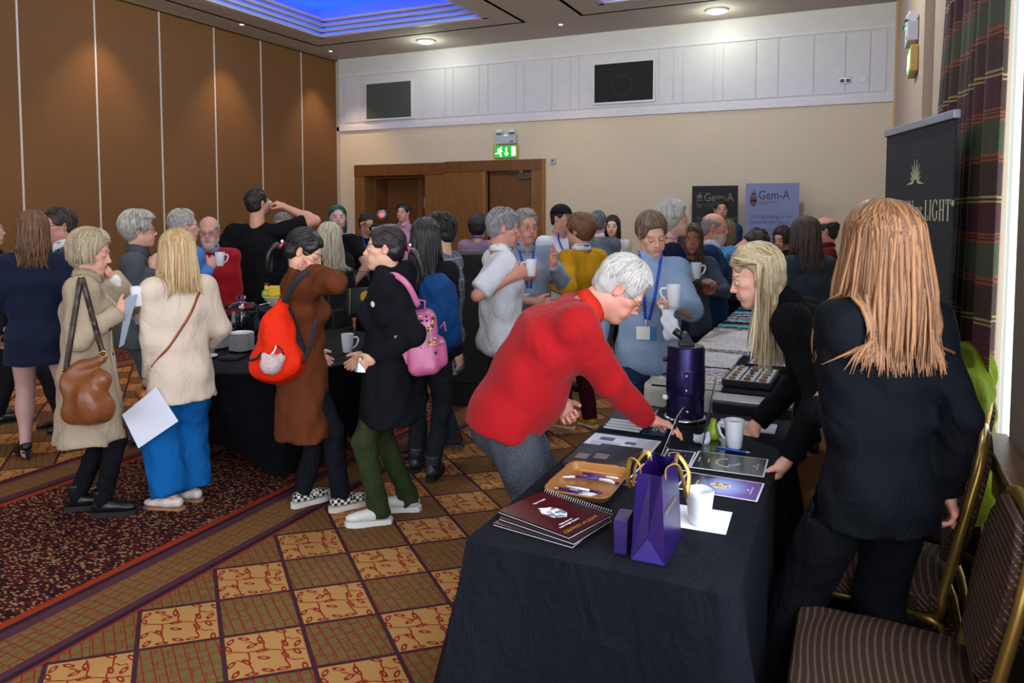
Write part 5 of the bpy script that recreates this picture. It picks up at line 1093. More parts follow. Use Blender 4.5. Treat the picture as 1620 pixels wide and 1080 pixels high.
def drape(x0, x1, y0, y1, z, label, m, flare=.03, corner=.07, amp=.018, seed=1, floor=.004, nfold=26, r=.02):
    """cloth over a table: flat top, hanging skirt with folds"""
    rr = random.Random(seed); per = []; n = 160; W, L = x1-x0, y1-y0; tot = 2*(W+L)
    for i in range(n):
        s_ = tot*i/n
        if s_ < W: p, nn = (x0+s_, y0), (0, -1); dc = min(s_, W-s_)
        elif s_ < W+L: p, nn = (x1, y0+s_-W), (1, 0); dc = min(s_-W, W+L-s_)
        elif s_ < 2*W+L: p, nn = (x1-(s_-W-L), y1), (0, 1); dc = min(s_-W-L, 2*W+L-s_)
        else: p, nn = (x0, y1-(s_-2*W-L)), (-1, 0); dc = min(s_-2*W-L, tot-s_)
        per.append((p, nn, dc, s_))
    cx, cy = (x0+x1)/2, (y0+y1)/2; mb = MB(); rows = 12; v = []
    ph = [rr.uniform(0, 6.28) for _ in range(4)]
    for j in range(rows+1):
        t_ = j/rows
        for (p, nn, dc, s_) in per:
            k = math.exp(-(dc/.16)**2); f_ = math.sin(s_*9.2+ph[0])+.6*math.sin(s_*15.1+ph[1])+.4*math.sin(s_*4.1+ph[2]); o = flare*t_+k*corner*t_**1.2+amp*f_*t_**.8
            o = max(o, .002*t_); dx, dy = p[0]-cx, p[1]-cy; l = math.hypot(dx/W, dy/L) or 1; dirx, diry = nn[0]+k*dx/W/l*1.2, nn[1]+k*dy/L/l*1.2
            zz = z+.003-(z-floor)*t_ if j else z+.003
            v.append((p[0]+dirx*(o+.006), p[1]+diry*(o+.006), zz))
    f = [(j*n+i, j*n+(i+1) % n, (j+1)*n+(i+1) % n, (j+1)*n+i) for j in range(rows) for i in range(n)]+[tuple(range(n))]
    mb.add(v, f); o = mb.build('tablecloth', m, None, smooth=True, auto=50); return tag(o, label, 'tablecloth')
trestle(TX0, TX1, TY0, TY1, TZ-.004, 'folding table under the near black cloth')
drape(TX0, TX1, TY0, TY1, TZ, 'black cloth over the near table with the purple gift bag', M_BLACKCLOTH, .03, .05, .014, 3)
ZT = TZ+.0042
def slab(name, px, z, th, m, parent=None, bevel=.0, loc0=None):
    """thin block whose corners lie at photo points on the plane z"""
    P = [onz(x, y, z) for x, y in px]; c = sum(P)/4; e = parent
    v = [(p[0]-c[0], p[1]-c[1], 0) for p in P]+[(p[0]-c[0], p[1]-c[1], th) for p in P]
    o = MB().add(v, [(0, 1, 2, 3), (4, 5, 6, 7), (0, 1, 5, 4), (1, 2, 6, 5), (2, 3, 7, 6), (3, 0, 4, 7)]).build(name, m, e, bevel=bevel); o.location = (c[0], c[1], z); return o, c
def rect(name, cx, cy, w_, l_, z, th, m, parent=None, rz_=0.0, bevel=0.0):
    o = MB().box((0, 0, th/2), (w_, l_, th)).build(name, m, parent, bevel=bevel); o.location = (cx, cy, z); o.rotation_euler = (0, 0, rz_); return o
GOLD = mat('c9a04e', .35, metal=.7); WHT = mat('dcdcdf', .5); PAPER = mat('d3d5df', .7)
# spiral brochures
M_MAR = NT('maroon_cover'); P, x, y, z = M_MAR.pos(); M_MAR = M_MAR.out(M_MAR.mix(M_MAR.noise(P, 5, 2), lin('2a0d12'), lin('170f14')), .25)
def brochure(cx, cy, z, rz_, label, top=False):
    e = empty('spiral_brochure', (cx, cy, z), rz_, label, 'brochure', 'stacked maroon brochures'); W, L = .272, .205
    MB().box((0, 0, .0035), (W, L, .003)).build('pages', mat('b4b4b8', .6), e); MB().box((0, 0, .0010), (W+.002, L+.002, .002)).build('back_cover', M_MAR, e); MB().box((0, 0, .0070), (W+.002, L+.002, .004)).build('cover', M_MAR, e)
    sp = MB()
    for k in range(30):
        x_ = -W/2+.006+k*(W-.012)/29; sp.tube([(x_, L/2+.002+.006*math.cos(a), .005+.0075*math.sin(a)) for a in np.linspace(0, 2*PI, 9)], .0008, 4)
    sp.build('spiral_binding', mat('9a9ca2', .3, metal=.9), e)
    if top:
        d = MB(); pts = [(-.055, -.01), (-.035, .022), (0, .034), (.03, .026), (.048, .002), (.025, -.03), (-.02, -.034)]; d.prism(pts, .0092, .0097)
        t = NT('diamond_print'); P, x, y, z = t.pos(); vo = t.node('ShaderNodeTexVoronoi'); t.put(vo.inputs['Vector'], P); vo.inputs['Scale'].default_value = 75
        dm = t.out(t.ramp(S(t, vo.outputs['Color']), [(.2, lin('6a7a8c')), (.45, lin('e8eef4')), (.8, lin('b8c4d0'))], 'CONSTANT'), .3)
        d.build('diamond_picture', dm, e); o = e.children[-1]; o.location = (-.005, .02, 0)
        text('lettering', 'CROWN of LIGHT', .020, GOLD, e, (.118, -.012, .0095), (0, 0, PI*.5), 'CENTER', .0003); text('lettering', 'Laser & light theatre', .011, WHT, e, (.084, -.030, .0095), (0, 0, PI*.5), 'CENTER', .0003)
        text('lettering', 'display diamonds', .009, WHT, e, (.070, -.030, .0095), (0, 0, PI*.5), 'CENTER', .0003); text('lettering', 'New Vision', .012, WHT, e, (-.085, .035, .0095), (0, 0, PI*.5), 'CENTER', .0003)
    return e
brochure(-.822, 2.050, ZT, -.16, 'maroon brochure at the bottom of the stack on the near table'); brochure(-.808, 2.062, ZT+.0095, -.24, 'maroon brochure in the middle of the stack on the near table'); brochure(-.818, 2.078, ZT+.019, -.30, 'top maroon spiral brochure with a diamond picture on the near table', True)
# copper tray with pens
e = empty('tray', (-.815, 2.39, ZT), .02, 'copper coloured tray with scalloped rim holding pens', 'tray'); M_COP = mat('b07a48', .32, metal=.55)
def tray_fn(u, v):
    a = 2*PI*u; c_, s_ = math.cos(a), math.sin(a); sq = lambda c: abs(c)**.28*(1 if c >= 0 else -1); bx, by = .112*sq(c_), .155*sq(s_); k = min(1, v*2.2)
    sc = (.0+.86*k) if v < .455 else .86+.16*(v-.455)/.545; z = 0.002 if v < .455 else .002+.030*((v-.455)/.545)**1.0; w = .006*math.sin(a*26)*max(0, (v-.6)/.4); return (bx*sc*(1+w), by*sc*(1+w), z+w*.25)
MB().grid(tray_fn, 104, 12, True).build('dish', M_COP, e, smooth=True, solid=.003)
PURP = mat('3a1a6a', .3)
for i, (x_, y_, a_) in enumerate(((-.03, -.075, .05), (-.01, -.088, .0), (.01, -.070, -.08), (-.02, -.10, .12), (-.045, .05, .5), (.005, .04, .1), (.06, .055, -.15), (.015, .085, .05))):
    p = empty('pen', (-.815+x_, 2.39+y_, ZT+.010+.004*(i % 3)), a_, '%s-barrelled pen %s in the copper tray' % ('purple' if i % 2 else 'white', ('in the row at the near edge', 'lying at the far side')[i > 3]), 'pen', 'pens in the copper tray')
    MB().tube([(-.065, 0, 0), (.02, 0, 0)], .0042, 8).build('barrel', PURP if i % 2 else mat('d4d4da', .3), p, smooth=True); MB().tube([(.02, 0, 0), (.058, 0, 0), (.068, 0, 0)], [.0045, .0045, .001], 8).build('grip', mat('d4d4da', .3) if i % 2 else PURP, p, smooth=True)
    MB().box((-.045, 0, .0055), (.04, .003, .0015)).build('clip', mat('b8924a', .3, metal=.9), p)
# black presentation boxes
for (cx, cy, w_, l_, h_, lb, lx, ly) in ((-.815, 2.685, .165, .245, .022, 'flat black box with silver label nearest the papers', -.04, -.03), (-.925, 2.675, .10, .245, .016, 'flat black box with silver label at the table edge', .0, -.03)):
    e = empty('presentation_box', (cx, cy, ZT), .03, lb, 'box'); MB().box((0, 0, h_*.25), (w_, l_, h_*.5)).build('base', mat('101114', .4), e, bevel=.001); MB().box((0, 0, h_*.75+.0005), (w_+.002, l_+.002, h_*.5)).build('lid', mat('15161a', .4), e, bevel=.001); MB().box((lx, ly, h_+.0012), (.052, .056, .0008)).build('label_plate', mat('8a8178', .3, metal=.5), e)
# printed sheet
o = empty('printed_sheet', (-.85, 2.905, ZT), .0, 'white printed sheet with pictures under the red sleeve', 'paper'); MB().box((0, 0, .0006), (.285, .185, .0012)).build('sheet', PAPER, o)
for (x_, y_, w_, l_) in ((-.07, .03, .06, .045), (.035, .01, .045, .035)): MB().box((x_, y_, .0014), (w_, l_, .0004)).build('picture', mat('4a4e58', .6), o)
ln = MB()
for k in range(9): ln.box((.09, .07-k*.014, .0014), (.085, .004, .0003)); ln.box((-.06, -.01-k*.008, .0014), (.12, .002, .0003))
tag(ln.build('text_lines', mat('5a5c64', .6), o), kind='stuff')
# spiral books and the blue cover beside the machine
for k in range(4):
    e = empty('spiral_book', (-.90+.008*k, 3.20, ZT+.0125*k), .02*(k-1), 'black spiral-bound book in the stack beside the purple cylinder, number %s up' % ('one', 'two', 'three', 'four')[k], 'book', 'spiral books in a stack')
    MB().box((0, 0, .006), (.16, .24, .011)).build('pages', mat('c5c5c8', .6), e); MB().box((0, 0, .0118), (.162, .242, .001)).build('cover', mat('14161c', .3), e)
    sp = MB()
    for q in range(16):
        y_ = -.11+q*.0147; sp.tube([(-.08+.006*math.cos(a), y_, .006+.006*math.sin(a)) for a in np.linspace(0, 2*PI, 7)], .0009, 4)
    sp.build('spiral_binding', mat('8a8c92', .3, metal=.9), e)
e = empty('glossy_folder', (-.765, 3.16, ZT), .05, 'glossy dark blue folder lying before the purple cylinder', 'folder'); MB().box((0, 0, .003), (.10, .20, .006)).build('cover', mat('1b2c44', .15), e, bevel=.001); MB().box((.03, .0, .0064), (.018, .09, .0006)).build('white_band', WHT, e)
for k in range(2): MB().box((-.01+.012*k, -.03, .0064), (.003, .035, .0006)).build('stroke', WHT, e)
# the purple cylinder viewer
t = NT('brushed_purple'); P, x, y, z = t.pos(); n = t.noise(t.map(P, (4, 4, 700)), 1, 2, .6); t.bump(n, .15, .002); M_VIO = t.out(t.mix(n, lin('1d1638'), lin('3a2f66')), .34, .75)
MX, MY = -.690, 3.375
e = empty('viewer_cylinder', (MX, MY, ZT), 0, 'dark purple metal cylinder viewer with black eyepiece on the near table', 'instrument')
MB().lathe([(.001, .012), (.083, .012), (.084, .016), (.084, .325), (.081, .333), (.001, .334)], 44).build('cylinder_body', M_VIO, e, smooth=True, auto=40)
MB().lathe([(.080, 0), (.095, .002), (.097, .010), (.092, .016), (.084, .017)], 44, cap=False).build('base_ring', M_CHROME, e, smooth=True)
MB().lathe([(.001, .334), (.078, .334), (.078, .338), (.001, .338)], 36).build('top_plate', mat('33303f', .35, metal=.7), e, smooth=True, auto=40)
MB().lathe([(.0855, .125), (.0865, .127), (.0865, .238), (.0855, .24), (.084, .24)], 44, cap=False).build('sleeve_band', M_VIO, e, smooth=True, auto=40)
va = math.atan2(-MY, -MX)
for i, (da, zz, r_) in enumerate(((.05, .215, .006), (.05, .150, .006), (-.22, .05, .006), (.12, .055, .0065))):
    a = va+da; MB().lathe([(.001, 0), (r_, 0), (r_, .004), (r_*.5, .006), (.001, .006)], 12, (math.cos(a)*.086, math.sin(a)*.086, zz), Matrix.Rotation(a, 3, 'Z') @ Matrix.Rotation(PI/2, 3, 'Y')).build('screw', mat('d8d8dc', .2, metal=.9), e, smooth=True)
a = va+.14; MB().box((math.cos(a)*.0865, math.sin(a)*.0865, .182), (.003, .040, .105), Matrix.Rotation(a, 3, 'Z')).build('hatch_plate', M_VIO, e, bevel=.001)
for sy_, zz in ((-1.35, .275), (-1.35, .10)): a = va+sy_; MB().lathe([(.001, 0), (.012, 0), (.012, .018), (.001, .02)], 12, (math.cos(a)*.083, math.sin(a)*.083, zz), Matrix.Rotation(a, 3, 'Z') @ Matrix.Rotation(PI/2, 3, 'Y')).build('knob', mat('121214', .4) if zz > .2 else WHT, e, smooth=True)
ep = MB(); ep.prism([(-.035, 0), (.035, 0), (.035, .012), (.0, .066), (-.03, .045), (-.022, .03)], -.022, .022, Matrix.Translation((0, 0, .338)) @ Matrix.Rotation(YAW, 4, 'Z') @ Matrix.Rotation(PI/2, 4, 'X')); ep.build('eyepiece_prism', mat('141418', .4), e, bevel=.003)
R_ = Matrix.Rotation(YAW, 3, 'Z'); MB().tube([tuple(R_ @ Vector((-.012, 0, .375))), tuple(R_ @ Vector((-.052, 0, .405)))], [.016, .018], 14).build('eyepiece_tube', mat('0f0f12', .4), e, smooth=True)
cb = [(MX+math.cos(va+.3)*.09, MY+math.sin(va+.3)*.09, .80), (MX+.09, MY-.13, .76), (MX+.13, MY-.13, ZT+.004), (MX+.20, MY-.06, ZT+.004), (MX+.33, MY+.02, ZT+.004)]
o = MB().tube([(p[0]-cb[0][0], p[1]-cb[0][1], p[2]-cb[0][2]) for p in cb], .0022, 6).build('cable', mat('101012', .5), None, smooth=True); o.location = cb[0]; tag(o, 'thin black cable running from the purple cylinder to the notepad', 'cable')
# acrylic stands, seen almost edge-on
M_ACR = glassy('clear_acrylic', (.93, .97, 1.0), .02, ior=1.3); M_TINT = mat('2b3048', .12)
def acrylic(cx, cy, rz_, hgt, wid, lean, label, dark):
    e = empty('acrylic_stand', (cx, cy, ZT), rz_, label, 'display stand'); R = rotm(0, lean, 0)
    MB().box((math.sin(lean)*hgt/2, 0, math.cos(lean)*hgt/2+.002), (.004, wid, hgt), R).build('front_panel', M_TINT if dark else M_ACR, e, bevel=.0008)
    MB().box((.045, 0, .0025), (.09, wid, .004)).build('foot', M_ACR, e, bevel=.0008)
    if not dark: MB().box((math.sin(lean)*hgt/2-.004, 0, math.cos(lean)*hgt/2+.002), (.001, wid*.92, hgt*.95), R).build('printed_insert', PAPER, e); 
    else: MB().box((math.sin(lean)*hgt/2+.004, 0, math.cos(lean)*hgt/2+.002), (.002, wid, hgt), R).build('back_panel', M_ACR, e)
acrylic(-.655, 2.80, .05, .20, .15, .35, 'clear acrylic stand with printed sheet before the old man\'s hand', False)
acrylic(-.545, 3.03, .12, .26, .21, .16, 'tall dark acrylic stand beside the purple cylinder', True)
# pear, tissue, mugs, pen, notepad
e = empty('pear', (-.519, 3.112, ZT), 0, 'green pear with its stalk on the near table', 'pear'); MB().lathe([(.001, 0), (.018, .002), (.031, .016), (.034, .030), (.029, .048), (.019, .064), (.0145, .078), (.011, .088), (.001, .091)], 20).build('flesh', mat('8aa02a', .35), e, smooth=True); MB().tube([(0, 0, .088), (-.002, .001, .102), (-.007, .002, .122)], [.0022, .0018, .0024], 6).build('stalk', mat('4a3320', .7), e, smooth=True)
F = Fld((-.05, -.05, -.005), (.05, .05, .055), .0035); F.add(ell((0, 0, .018), (.036, .028, .022)), .01); F.add(ell((.012, 0, .030), (.018, .02, .016)), .01); F.wave(.006, 4, 2.6); F.clipz(.0, False); V, Q = F.mesh(); o = arr_mesh('crumpled_tissue', V, Q, mat('cfd3dc', .8), None, False, loc=(-.552, 3.045, ZT)); tag(o, 'crumpled white tissue beside the pear', 'tissue')
def make_mug(loc, rz_, label, kind='tall', group=None, coffee=True, sc=1.0):
    e = empty('mug', loc, rz_, label, 'mug', group)
    if kind == 'tall':
        pr = [(.001, .0), (.026, 0), (.028, .003), (.033, .05), (.0375, .104), (.0372, .107), (.035, .107), (.031, .05), (.0255, .008), (.001, .006)]
        MB().lathe([(r_*sc, z_*sc) for r_, z_ in pr], 26).build('cup', M_MUG, e, smooth=True, auto=50)
        MB().tube([(.034*sc, 0, .088*sc), (.058*sc, 0, .088*sc), (.066*sc, 0, .074*sc), (.055*sc, 0, .042*sc), (.031*sc, 0, .022*sc)], [.0055*sc, .0055*sc, .006*sc, .0055*sc, .005*sc], 8).build('handle', M_MUG, e, smooth=True)
    else:
        mb = MB()
        def fn(u, v):
            a = 2*PI*u; c_, s_ = math.cos(a), math.sin(a); pw = .62+.25*(1-v); sq = lambda c: abs(c)**pw*(1 if c >= 0 else -1); prof = [(0, 0), (.026, 0), (.029, .004), (.033, .05), (.038, .098), (.036, .100), (.031, .05), (.026, .008), (0, .007)]; i = min(int(v*8), 7); f_ = v*8-i; r_ = prof[i][0]*(1-f_)+prof[i+1][0]*f_; z_ = prof[i][1]*(1-f_)+prof[i+1][1]*f_; return (sq(c_)*r_*sc, sq(s_)*r_*sc, z_*sc)
        mb.grid(fn, 32, 24, True); mb.build('cup', M_MUG, e, smooth=True); MB().tube([(.035*sc, 0, .085*sc), (.060*sc, 0, .082*sc), (.060*sc, 0, .040*sc), (.033*sc, 0, .030*sc)], .0055*sc, 8).build('handle', M_MUG, e, smooth=True)
    if coffee: MB().lathe([(.001, .090*sc), (.0335*sc, .090*sc), (.0335*sc, .092*sc), (.001, .0922*sc)], 20).build('coffee', mat('6a4a30', .2), e)
    return e
make_mug((-.425, 3.045, ZT), PI*.92, 'white mug of coffee beside the pear on the near table', 'tall', None, True, 1.05)
make_mug((-.412, 2.25, ZT+.0015), PI*.75, 'square white mug on the paper napkin beside the gift bag', 'square', None, False, 1.05)
o = rect('paper_napkin', -.412, 2.285, .165, .175, ZT, .001, mat('d6d8e0', .8), None, .04); tag(o, 'white paper napkin under the square mug', 'napkin')
e = empty('pen', (-.425, 2.995, ZT+.0045), -.07, 'blue pen lying in front of the coffee mug', 'pen'); MB().tube([(-.065, 0, 0), (.055, 0, 0)], .0042, 8).build('barrel', mat('1f57c8', .3), e, smooth=True); MB().tube([(.055, 0, 0), (.068, 0, 0)], [.004, .001], 8).build('tip', mat('d8d8dc', .3), e, smooth=True); MB().box((-.04, 0, .005), (.04, .003, .0014)).build('clip', mat('6a9ae8', .3), e)
e = empty('notepad', (-.415, 3.36, ZT), .02, 'white notepad with pencil lines behind the coffee mug', 'notepad'); MB().box((0, 0, .004), (.24, .13, .007)).build('sheets', mat('cfd2da', .7), e); ln = MB()
for k in range(6): ln.box((0, -.05+.018*k, .0077), (.21, .0012, .0002))
tag(ln.build('ruled_lines', mat('8a92a8', .7), e), kind='stuff'); MB().box((0, .066, .0045), (.24, .006, .009)).build('binding', mat('3a3c44', .5), e)
# leaflets
def leaflet(cx, cy, w_, l_, label, base, kind, dz=0.0, rz_=0.0):
    e = empty('leaflet', (cx, cy, ZT+dz), rz_, label, 'leaflet'); MB().box((0, 0, .0006), (w_, l_, .0012)).build('card', mat('d8d8dc', .5), e)
    t = NT('leaflet_print'); P, x, y, z = t.pos()
    if kind == 'purple': g = t.ramp((x+w_/2)/w_, [(.0, lin('14161a')), (.35, lin('241440')), (.6, lin('5a2fb0')), (1, lin('4a0f78'))]); glow = t.math('SQRT', (x-.01)*(x-.01)*1.0+y*y); g = t.mix(t.ramp(glow, [(.03, (1, 1, 1)), (.09, (0, 0, 0))]), g, lin('8aa0e8')); m = t.out(g, .2)
    else: m = t.out(t.mix(t.noise(P, 8, 2), lin(base), tuple(v*1.6 for v in lin(base))), .2)
    MB().box((0, 0, .0013), (w_-.012, l_-.012, .0004)).build('print', m, e)
    if kind == 'purple':
        d = MB(); d.lathe([(.001, .0016), (.035, .0016), (.035, .0019), (.001, .0019)], 18, sy=.75); t = NT('jewel_print'); P, x, y, z = t.pos(); vo = t.node('ShaderNodeTexVoronoi'); t.put(vo.inputs['Vector'], P); vo.inputs['Scale'].default_value = 120
        d.build('jewel_picture', t.out(t.ramp(S(t, vo.outputs['Color']), [(.2, lin('8a5a2c')), (.4, lin('e8d8c0')), (.7, lin('c99a60'))], 'CONSTANT'), .3), e)
    elif kind == 'necklace':
        d = MB()
        for k in range(22):
            a = 1.9+k*.19; d.box((-.005+.042*math.cos(a), .0+.045*math.sin(a)+(.02 if k > 15 else 0), .0018), (.010, .012, .0006), Matrix.Rotation(a, 3, 'Z'))
        tag(d.build('necklace_picture', mat('c8c8c0', .4), e), kind='stuff')
    elif kind == 'rings':
        for k in range(2): MB().tube([(-.02+.02*math.cos(a), (.045 if k else -.03)+.028*math.sin(a), .0018) for a in np.linspace(0, 2*PI, 14)], .0035, 5).build('ring_picture', mat('c4c4c8', .4), e)
    if kind != 'rings':
        text('lettering', 'CROWN of LIGHT', .0085, WHT, e, (w_/2-.028, .0, .0017), (0, 0, PI*.5), 'CENTER', .0001); text('lettering', 'Crown of Light', .008, WHT, e, (-w_/2+.022, .0, .0017), (0, 0, PI*.5), 'CENTER', .0001)
        MB().prism([(w_/2-.045, -.006), (w_/2-.036, 0), (w_/2-.045, .006)], .0016, .0019).build('crown_mark', WHT, e); MB().box((-w_/2+.055, 0, .0017), (.006, .04, .0002)).build('caption', mat('a8a060', .4), e)
    return e
leaflet(-.411, 2.835, .262, .205, 'black leaflet with a necklace picture at the table edge', '16181a', 'necklace', .0020, .03); leaflet(-.404, 2.585, .268, .18, 'purple leaflet with a gold jewel picture at the table edge', '30105a', 'purple', .0020, -.02)
leaflet(-.600, 2.80, .11, .23, 'dark leaflet with ring pictures partly under the necklace leaflet', '15151a', 'rings', .0, .05); leaflet(-.655, 2.60, .11, .20, 'dark leaflet with ring pictures behind the gift bag', '1a1214', 'rings', .0, -.04)
# gift bag and small box
e = empty('gift_bag', (-.490, 2.035, ZT), .0, 'purple gift bag with gold ribbon handles standing on the near table', 'gift bag'); W, D_, Hh = .047, .100, .240; M_BAG = mat('1e0b4a', .3)
v = [(-W, -D_, 0), (W, -D_, 0), (W, D_, 0), (-W, D_, 0), (-W*.72, -D_*.96, Hh), (W*.72, -D_*.96, Hh), (W*.72, D_*.96, Hh), (-W*.72, D_*.96, Hh)]
MB().add(v+[(0, -D_*.80, Hh*.985), (0, -D_*1.02, .075), (0, D_*.80, Hh*.985)], [(0, 1, 2, 3), (0, 3, 7, 4), (1, 5, 6, 2), (0, 4, 8, 9), (9, 8, 5, 1), (0, 9, 1), (3, 2, 6, 10, 7)]).build('bag_body', M_BAG, e, solid=.0012)
MB().add([(-W+.001, -D_-.001, .001), (W-.001, -D_-.001, .001), (0, -D_*1.025-.0012, .068)], [(0, 1, 2)]).build('gusset_fold', mat('382a70', .3), e, solid=.0006)
for sx in (-1, 1):
    hx = sx*W*.74; rib = [(hx*1.02, -.055, Hh-.02), (hx*1.08, -.055, Hh+.012), (hx*1.9, -.045, Hh+.02), (hx*2.3, -.02, Hh-.05), (hx*2.2, .02, Hh-.085), (hx*2.2, .05, Hh-.03), (hx*1.3, .058, Hh+.012), (hx*1.02, .055, Hh-.02)]
    c_ = bpy.data.curves.new('ribbon', 'CURVE'); mb = MB(); P_ = [Vector(p) for p in rib]; Q_ = []
    for i in range(len(P_)-1):
        p0, p1, p2, p3 = P_[max(i-1, 0)], P_[i], P_[i+1], P_[min(i+2, len(P_)-1)]
        for k in range(5): t_ = k/5; Q_.append(.5*((2*p1)+(-p0+p2)*t_+(2*p0-5*p1+4*p2-p3)*t_**2+(-p0+3*p1-3*p2+p3)*t_**3))
    mb.tube(Q_, .0070, 8, flat=.3, up=(1, 0, 0)); mb.build('ribbon_handle', mat('a8823c', .35, metal=.45), e, smooth=True)
text('lettering', 'CROWN OF LIGHT', .016, GOLD, e, (W*.93, -.02, .13), (PI/2, 0, PI/2), 'CENTER', .0002)
e = empty('jewel_box', (-.575, 1.992, ZT), .08, 'small purple box beside the gift bag', 'box'); MB().box((0, 0, .030), (.036, .082, .06)).build('base', mat('22104a', .4), e, bevel=.001); MB().box((0, 0, .0785), (.038, .084, .036)).build('lid', mat('281354', .4), e, bevel=.001)
# ---- second table with rag rugs and specimen trays
trestle(-1.00, -.36, 4.02, 5.40, .735, 'trestle table under black cloth behind the near table'); drape(-1.00, -.36, 4.02, 5.40, .738, 'black cloth over the long table with specimen trays', M_BLACKCLOTH, .012, .02, .008, 9)
trestle(-1.00, -.50, 5.46, 7.7, .735, 'trestle table under black cloth at the far end'); drape(-1.00, -.50, 5.46, 7.7, .738, 'black cloth over the far table with the striped rug', M_BLACKCLOTH, .012, .02, .008, 10)
def lumpy(name, x0, x1, y0, y1, z, cols, label, seed, pitch=.016, amp=.006, over=0.0):
    """woven rag rug: a row of lumpy weft cords for every strip"""
    r = random.Random(seed); nx = int((x1-x0)/.012); rows = int((y1-y0)/pitch); V, C = [], []; sub = 3
    nn = np.random.RandomState(seed)
    for j in range(rows*sub+1):
        row = j//sub; t_ = (j % sub)/sub; y_ = y0+(j/sub)*pitch; col = cols(y_-y0, row, r); h_ = .010*math.sin(PI*(t_+.17)) if sub > 1 else .01
        xs_ = np.linspace(x0, x1, nx)+nn.uniform(-.002, .002, nx); jit = nn.uniform(0, amp, nx); rag = nn.uniform(-.012, .012, 2)
        xs_[0] += rag[0]; xs_[-1] += rag[1]
        V.append(np.stack([xs_, np.full(nx, y_)+nn.uniform(-.003, .003, nx), z+h_+jit], 1)); cc = np.array([lin(c) for c in nn.choice(col, nx)]); C.append(cc)
    n2 = len(V); V = np.concatenate(V); C = np.concatenate(C); idx = np.arange(n2*nx).reshape(n2, nx); Q = np.stack([idx[:-1, :-1], idx[:-1, 1:], idx[1:, 1:], idx[1:, :-1]], -1).reshape(-1, 4)
    # a skirt edge so that the rug has thickness
    t = NT('rag_weave'); a = t.node('ShaderNodeAttribute'); a.attribute_name = 'Col'; m = t.out(S(t, a.outputs[0]), .95, 0, Specular_IOR_Level=.05)
    e = empty(name, ((x0+x1)/2, (y0+y1)/2, z), 0, label, 'rug'); c = np.array([(x0+x1)/2, (y0+y1)/2, z]); arr_mesh('weave', V-c, Q, m, e, True, C)
    MB().bb(x0-c[0], x1-c[0], y0-c[1], y1-c[1], 0, .009).build('backing', mat('b9b5ae', .9), e); return e
W3 = ['d8d6d2', 'e2e0dc', 'cfccc8']
def white_rug(d, row, r): return (W3*2+['b08a80', '4a4a5a', 'c9a080', '8890a8', '7a2f3a', 'd8d6d2'] if (d < .34 and row % 5) else (['1e1e26', '2a2a34', '55555f'] if row in (1, 2, 24, 25, 26) else W3+['d8c8c0']))
STR = [['2a2f38'], ['1f9ab0', '37c0cc'], ['2aa8b8'], ['8a6a2c', 'b08a3a'], ['6a4a22', '2a2a2a'], ['14205a', '1c2f86'], ['1a2a6c'], ['d0ccc8', 'b8b090'], ['1f88a8', '2a9ab8'], ['2a5a8c', 'c8c4c0'], ['5a5f70'], ['8a6a70', 'c0a8a0'], ['c0b8b4', '7a3a4a'], ['14203c'], ['b8a078', '4a3a60'], ['d0ccc8', '33339a']]
def stripe_rug(d, row, r): return STR[(row//2) % len(STR)]
lumpy('rag_rug', -1.01, -.66, 4.12, 5.02, .745, white_rug, 'white rag rug with dark end stripes on the long table', 2); lumpy('rag_rug', -1.01, -.52, 5.05, 6.10, .745, lambda d, row, r: W3+['d8c0b8'] if 5 < row < 60 else ['2a2a34', '8890a8', 'd0ccc8'], 'plain off-white rag rug in the middle of the long table', 3)
lumpy('rag_rug', -1.01, -.51, 6.13, 7.65, .745, stripe_rug, 'striped turquoise, navy and brown rag rug at the far end of the long table', 4, .026)
tf = MB(); r_ = random.Random(5)
for k in range(90): y_ = r_.uniform(4.12, 5.0); tf.tube([(-1.02, y_, .752), (-1.03-r_.uniform(.0, .03), y_+r_.uniform(-.02, .02), .75+r_.uniform(-.01, .015))], [.002, .0008], 4)
tag(tf.build('rug_fringe', mat('d0ccc6', .9), [o for o in COL.objects if o.name == 'rag_rug'][0]), kind='stuff'); o = COL.objects['rug_fringe']; o.location = (.845, -4.57, -.745)
# linen cloth over the near end
def linen(u, v):
    x_ = -1.045+u*.41; s_ = v*.42
    if s_ < .22: return (x_, 4.015+.22-s_, .7445)
    d = s_-.22; return (x_+.008*math.sin(u*14), 4.008-.012*math.sin(u*9+1)*d*4-.01*d/.2, .7445-d)
o = MB().grid(linen, 24, 18).build('linen_runner', mat('b9b6b0', .95, 'cloth'), None, smooth=True, solid=.002); tag(o, 'pale linen runner hanging over the near end of the long table', 'cloth')
# specimen trays
M_LIDW = mat('c2c4ca', .35)
def specimen_tray(cx, cy, w_, l_, label, seed):
    e = empty('specimen_tray', (cx, cy, .7455), -.03, label, 'tray'); r = random.Random(seed)
    MB().box((0, 0, .008), (w_, l_, .014)).build('tray_base', mat('0f1013', .4), e); 
    for sx in (-1, 1): MB().box((sx*w_/2, 0, .018), (.012, l_+.012, .034)).build('tray_side', mat('0f1013', .4), e)
    for sy in (-1, 1): MB().box((0, sy*l_/2, .018), (w_, .012, .034)).build('tray_side', mat('0f1013', .4), e)
    nx, ny = 3, max(2, int(l_/.075))
    for i in range(nx):
        for j in range(ny):
            x_ = -w_/2+(i+.5)*w_/nx; y_ = -l_/2+(j+.5)*l_/ny; b = MB().box((x_, y_, .024), (w_/nx*.86, l_/ny*.86, .018)).build('specimen_box', M_LIDW, e, bevel=.002)
            F_ = MB(); c_ = ('6a4a40', '8a6a50', '4a3a3a', 'a08a70')[r.randrange(4)]; F_.lathe([(.001, .033), (.014, .033), (.017, .040), (.011, .047), (.001, .048)], 7, (x_, y_, 0), sx=r.uniform(.8, 1.5), sy=r.uniform(.6, 1.0)).build('specimen', mat(c_, .6), b)
    return e
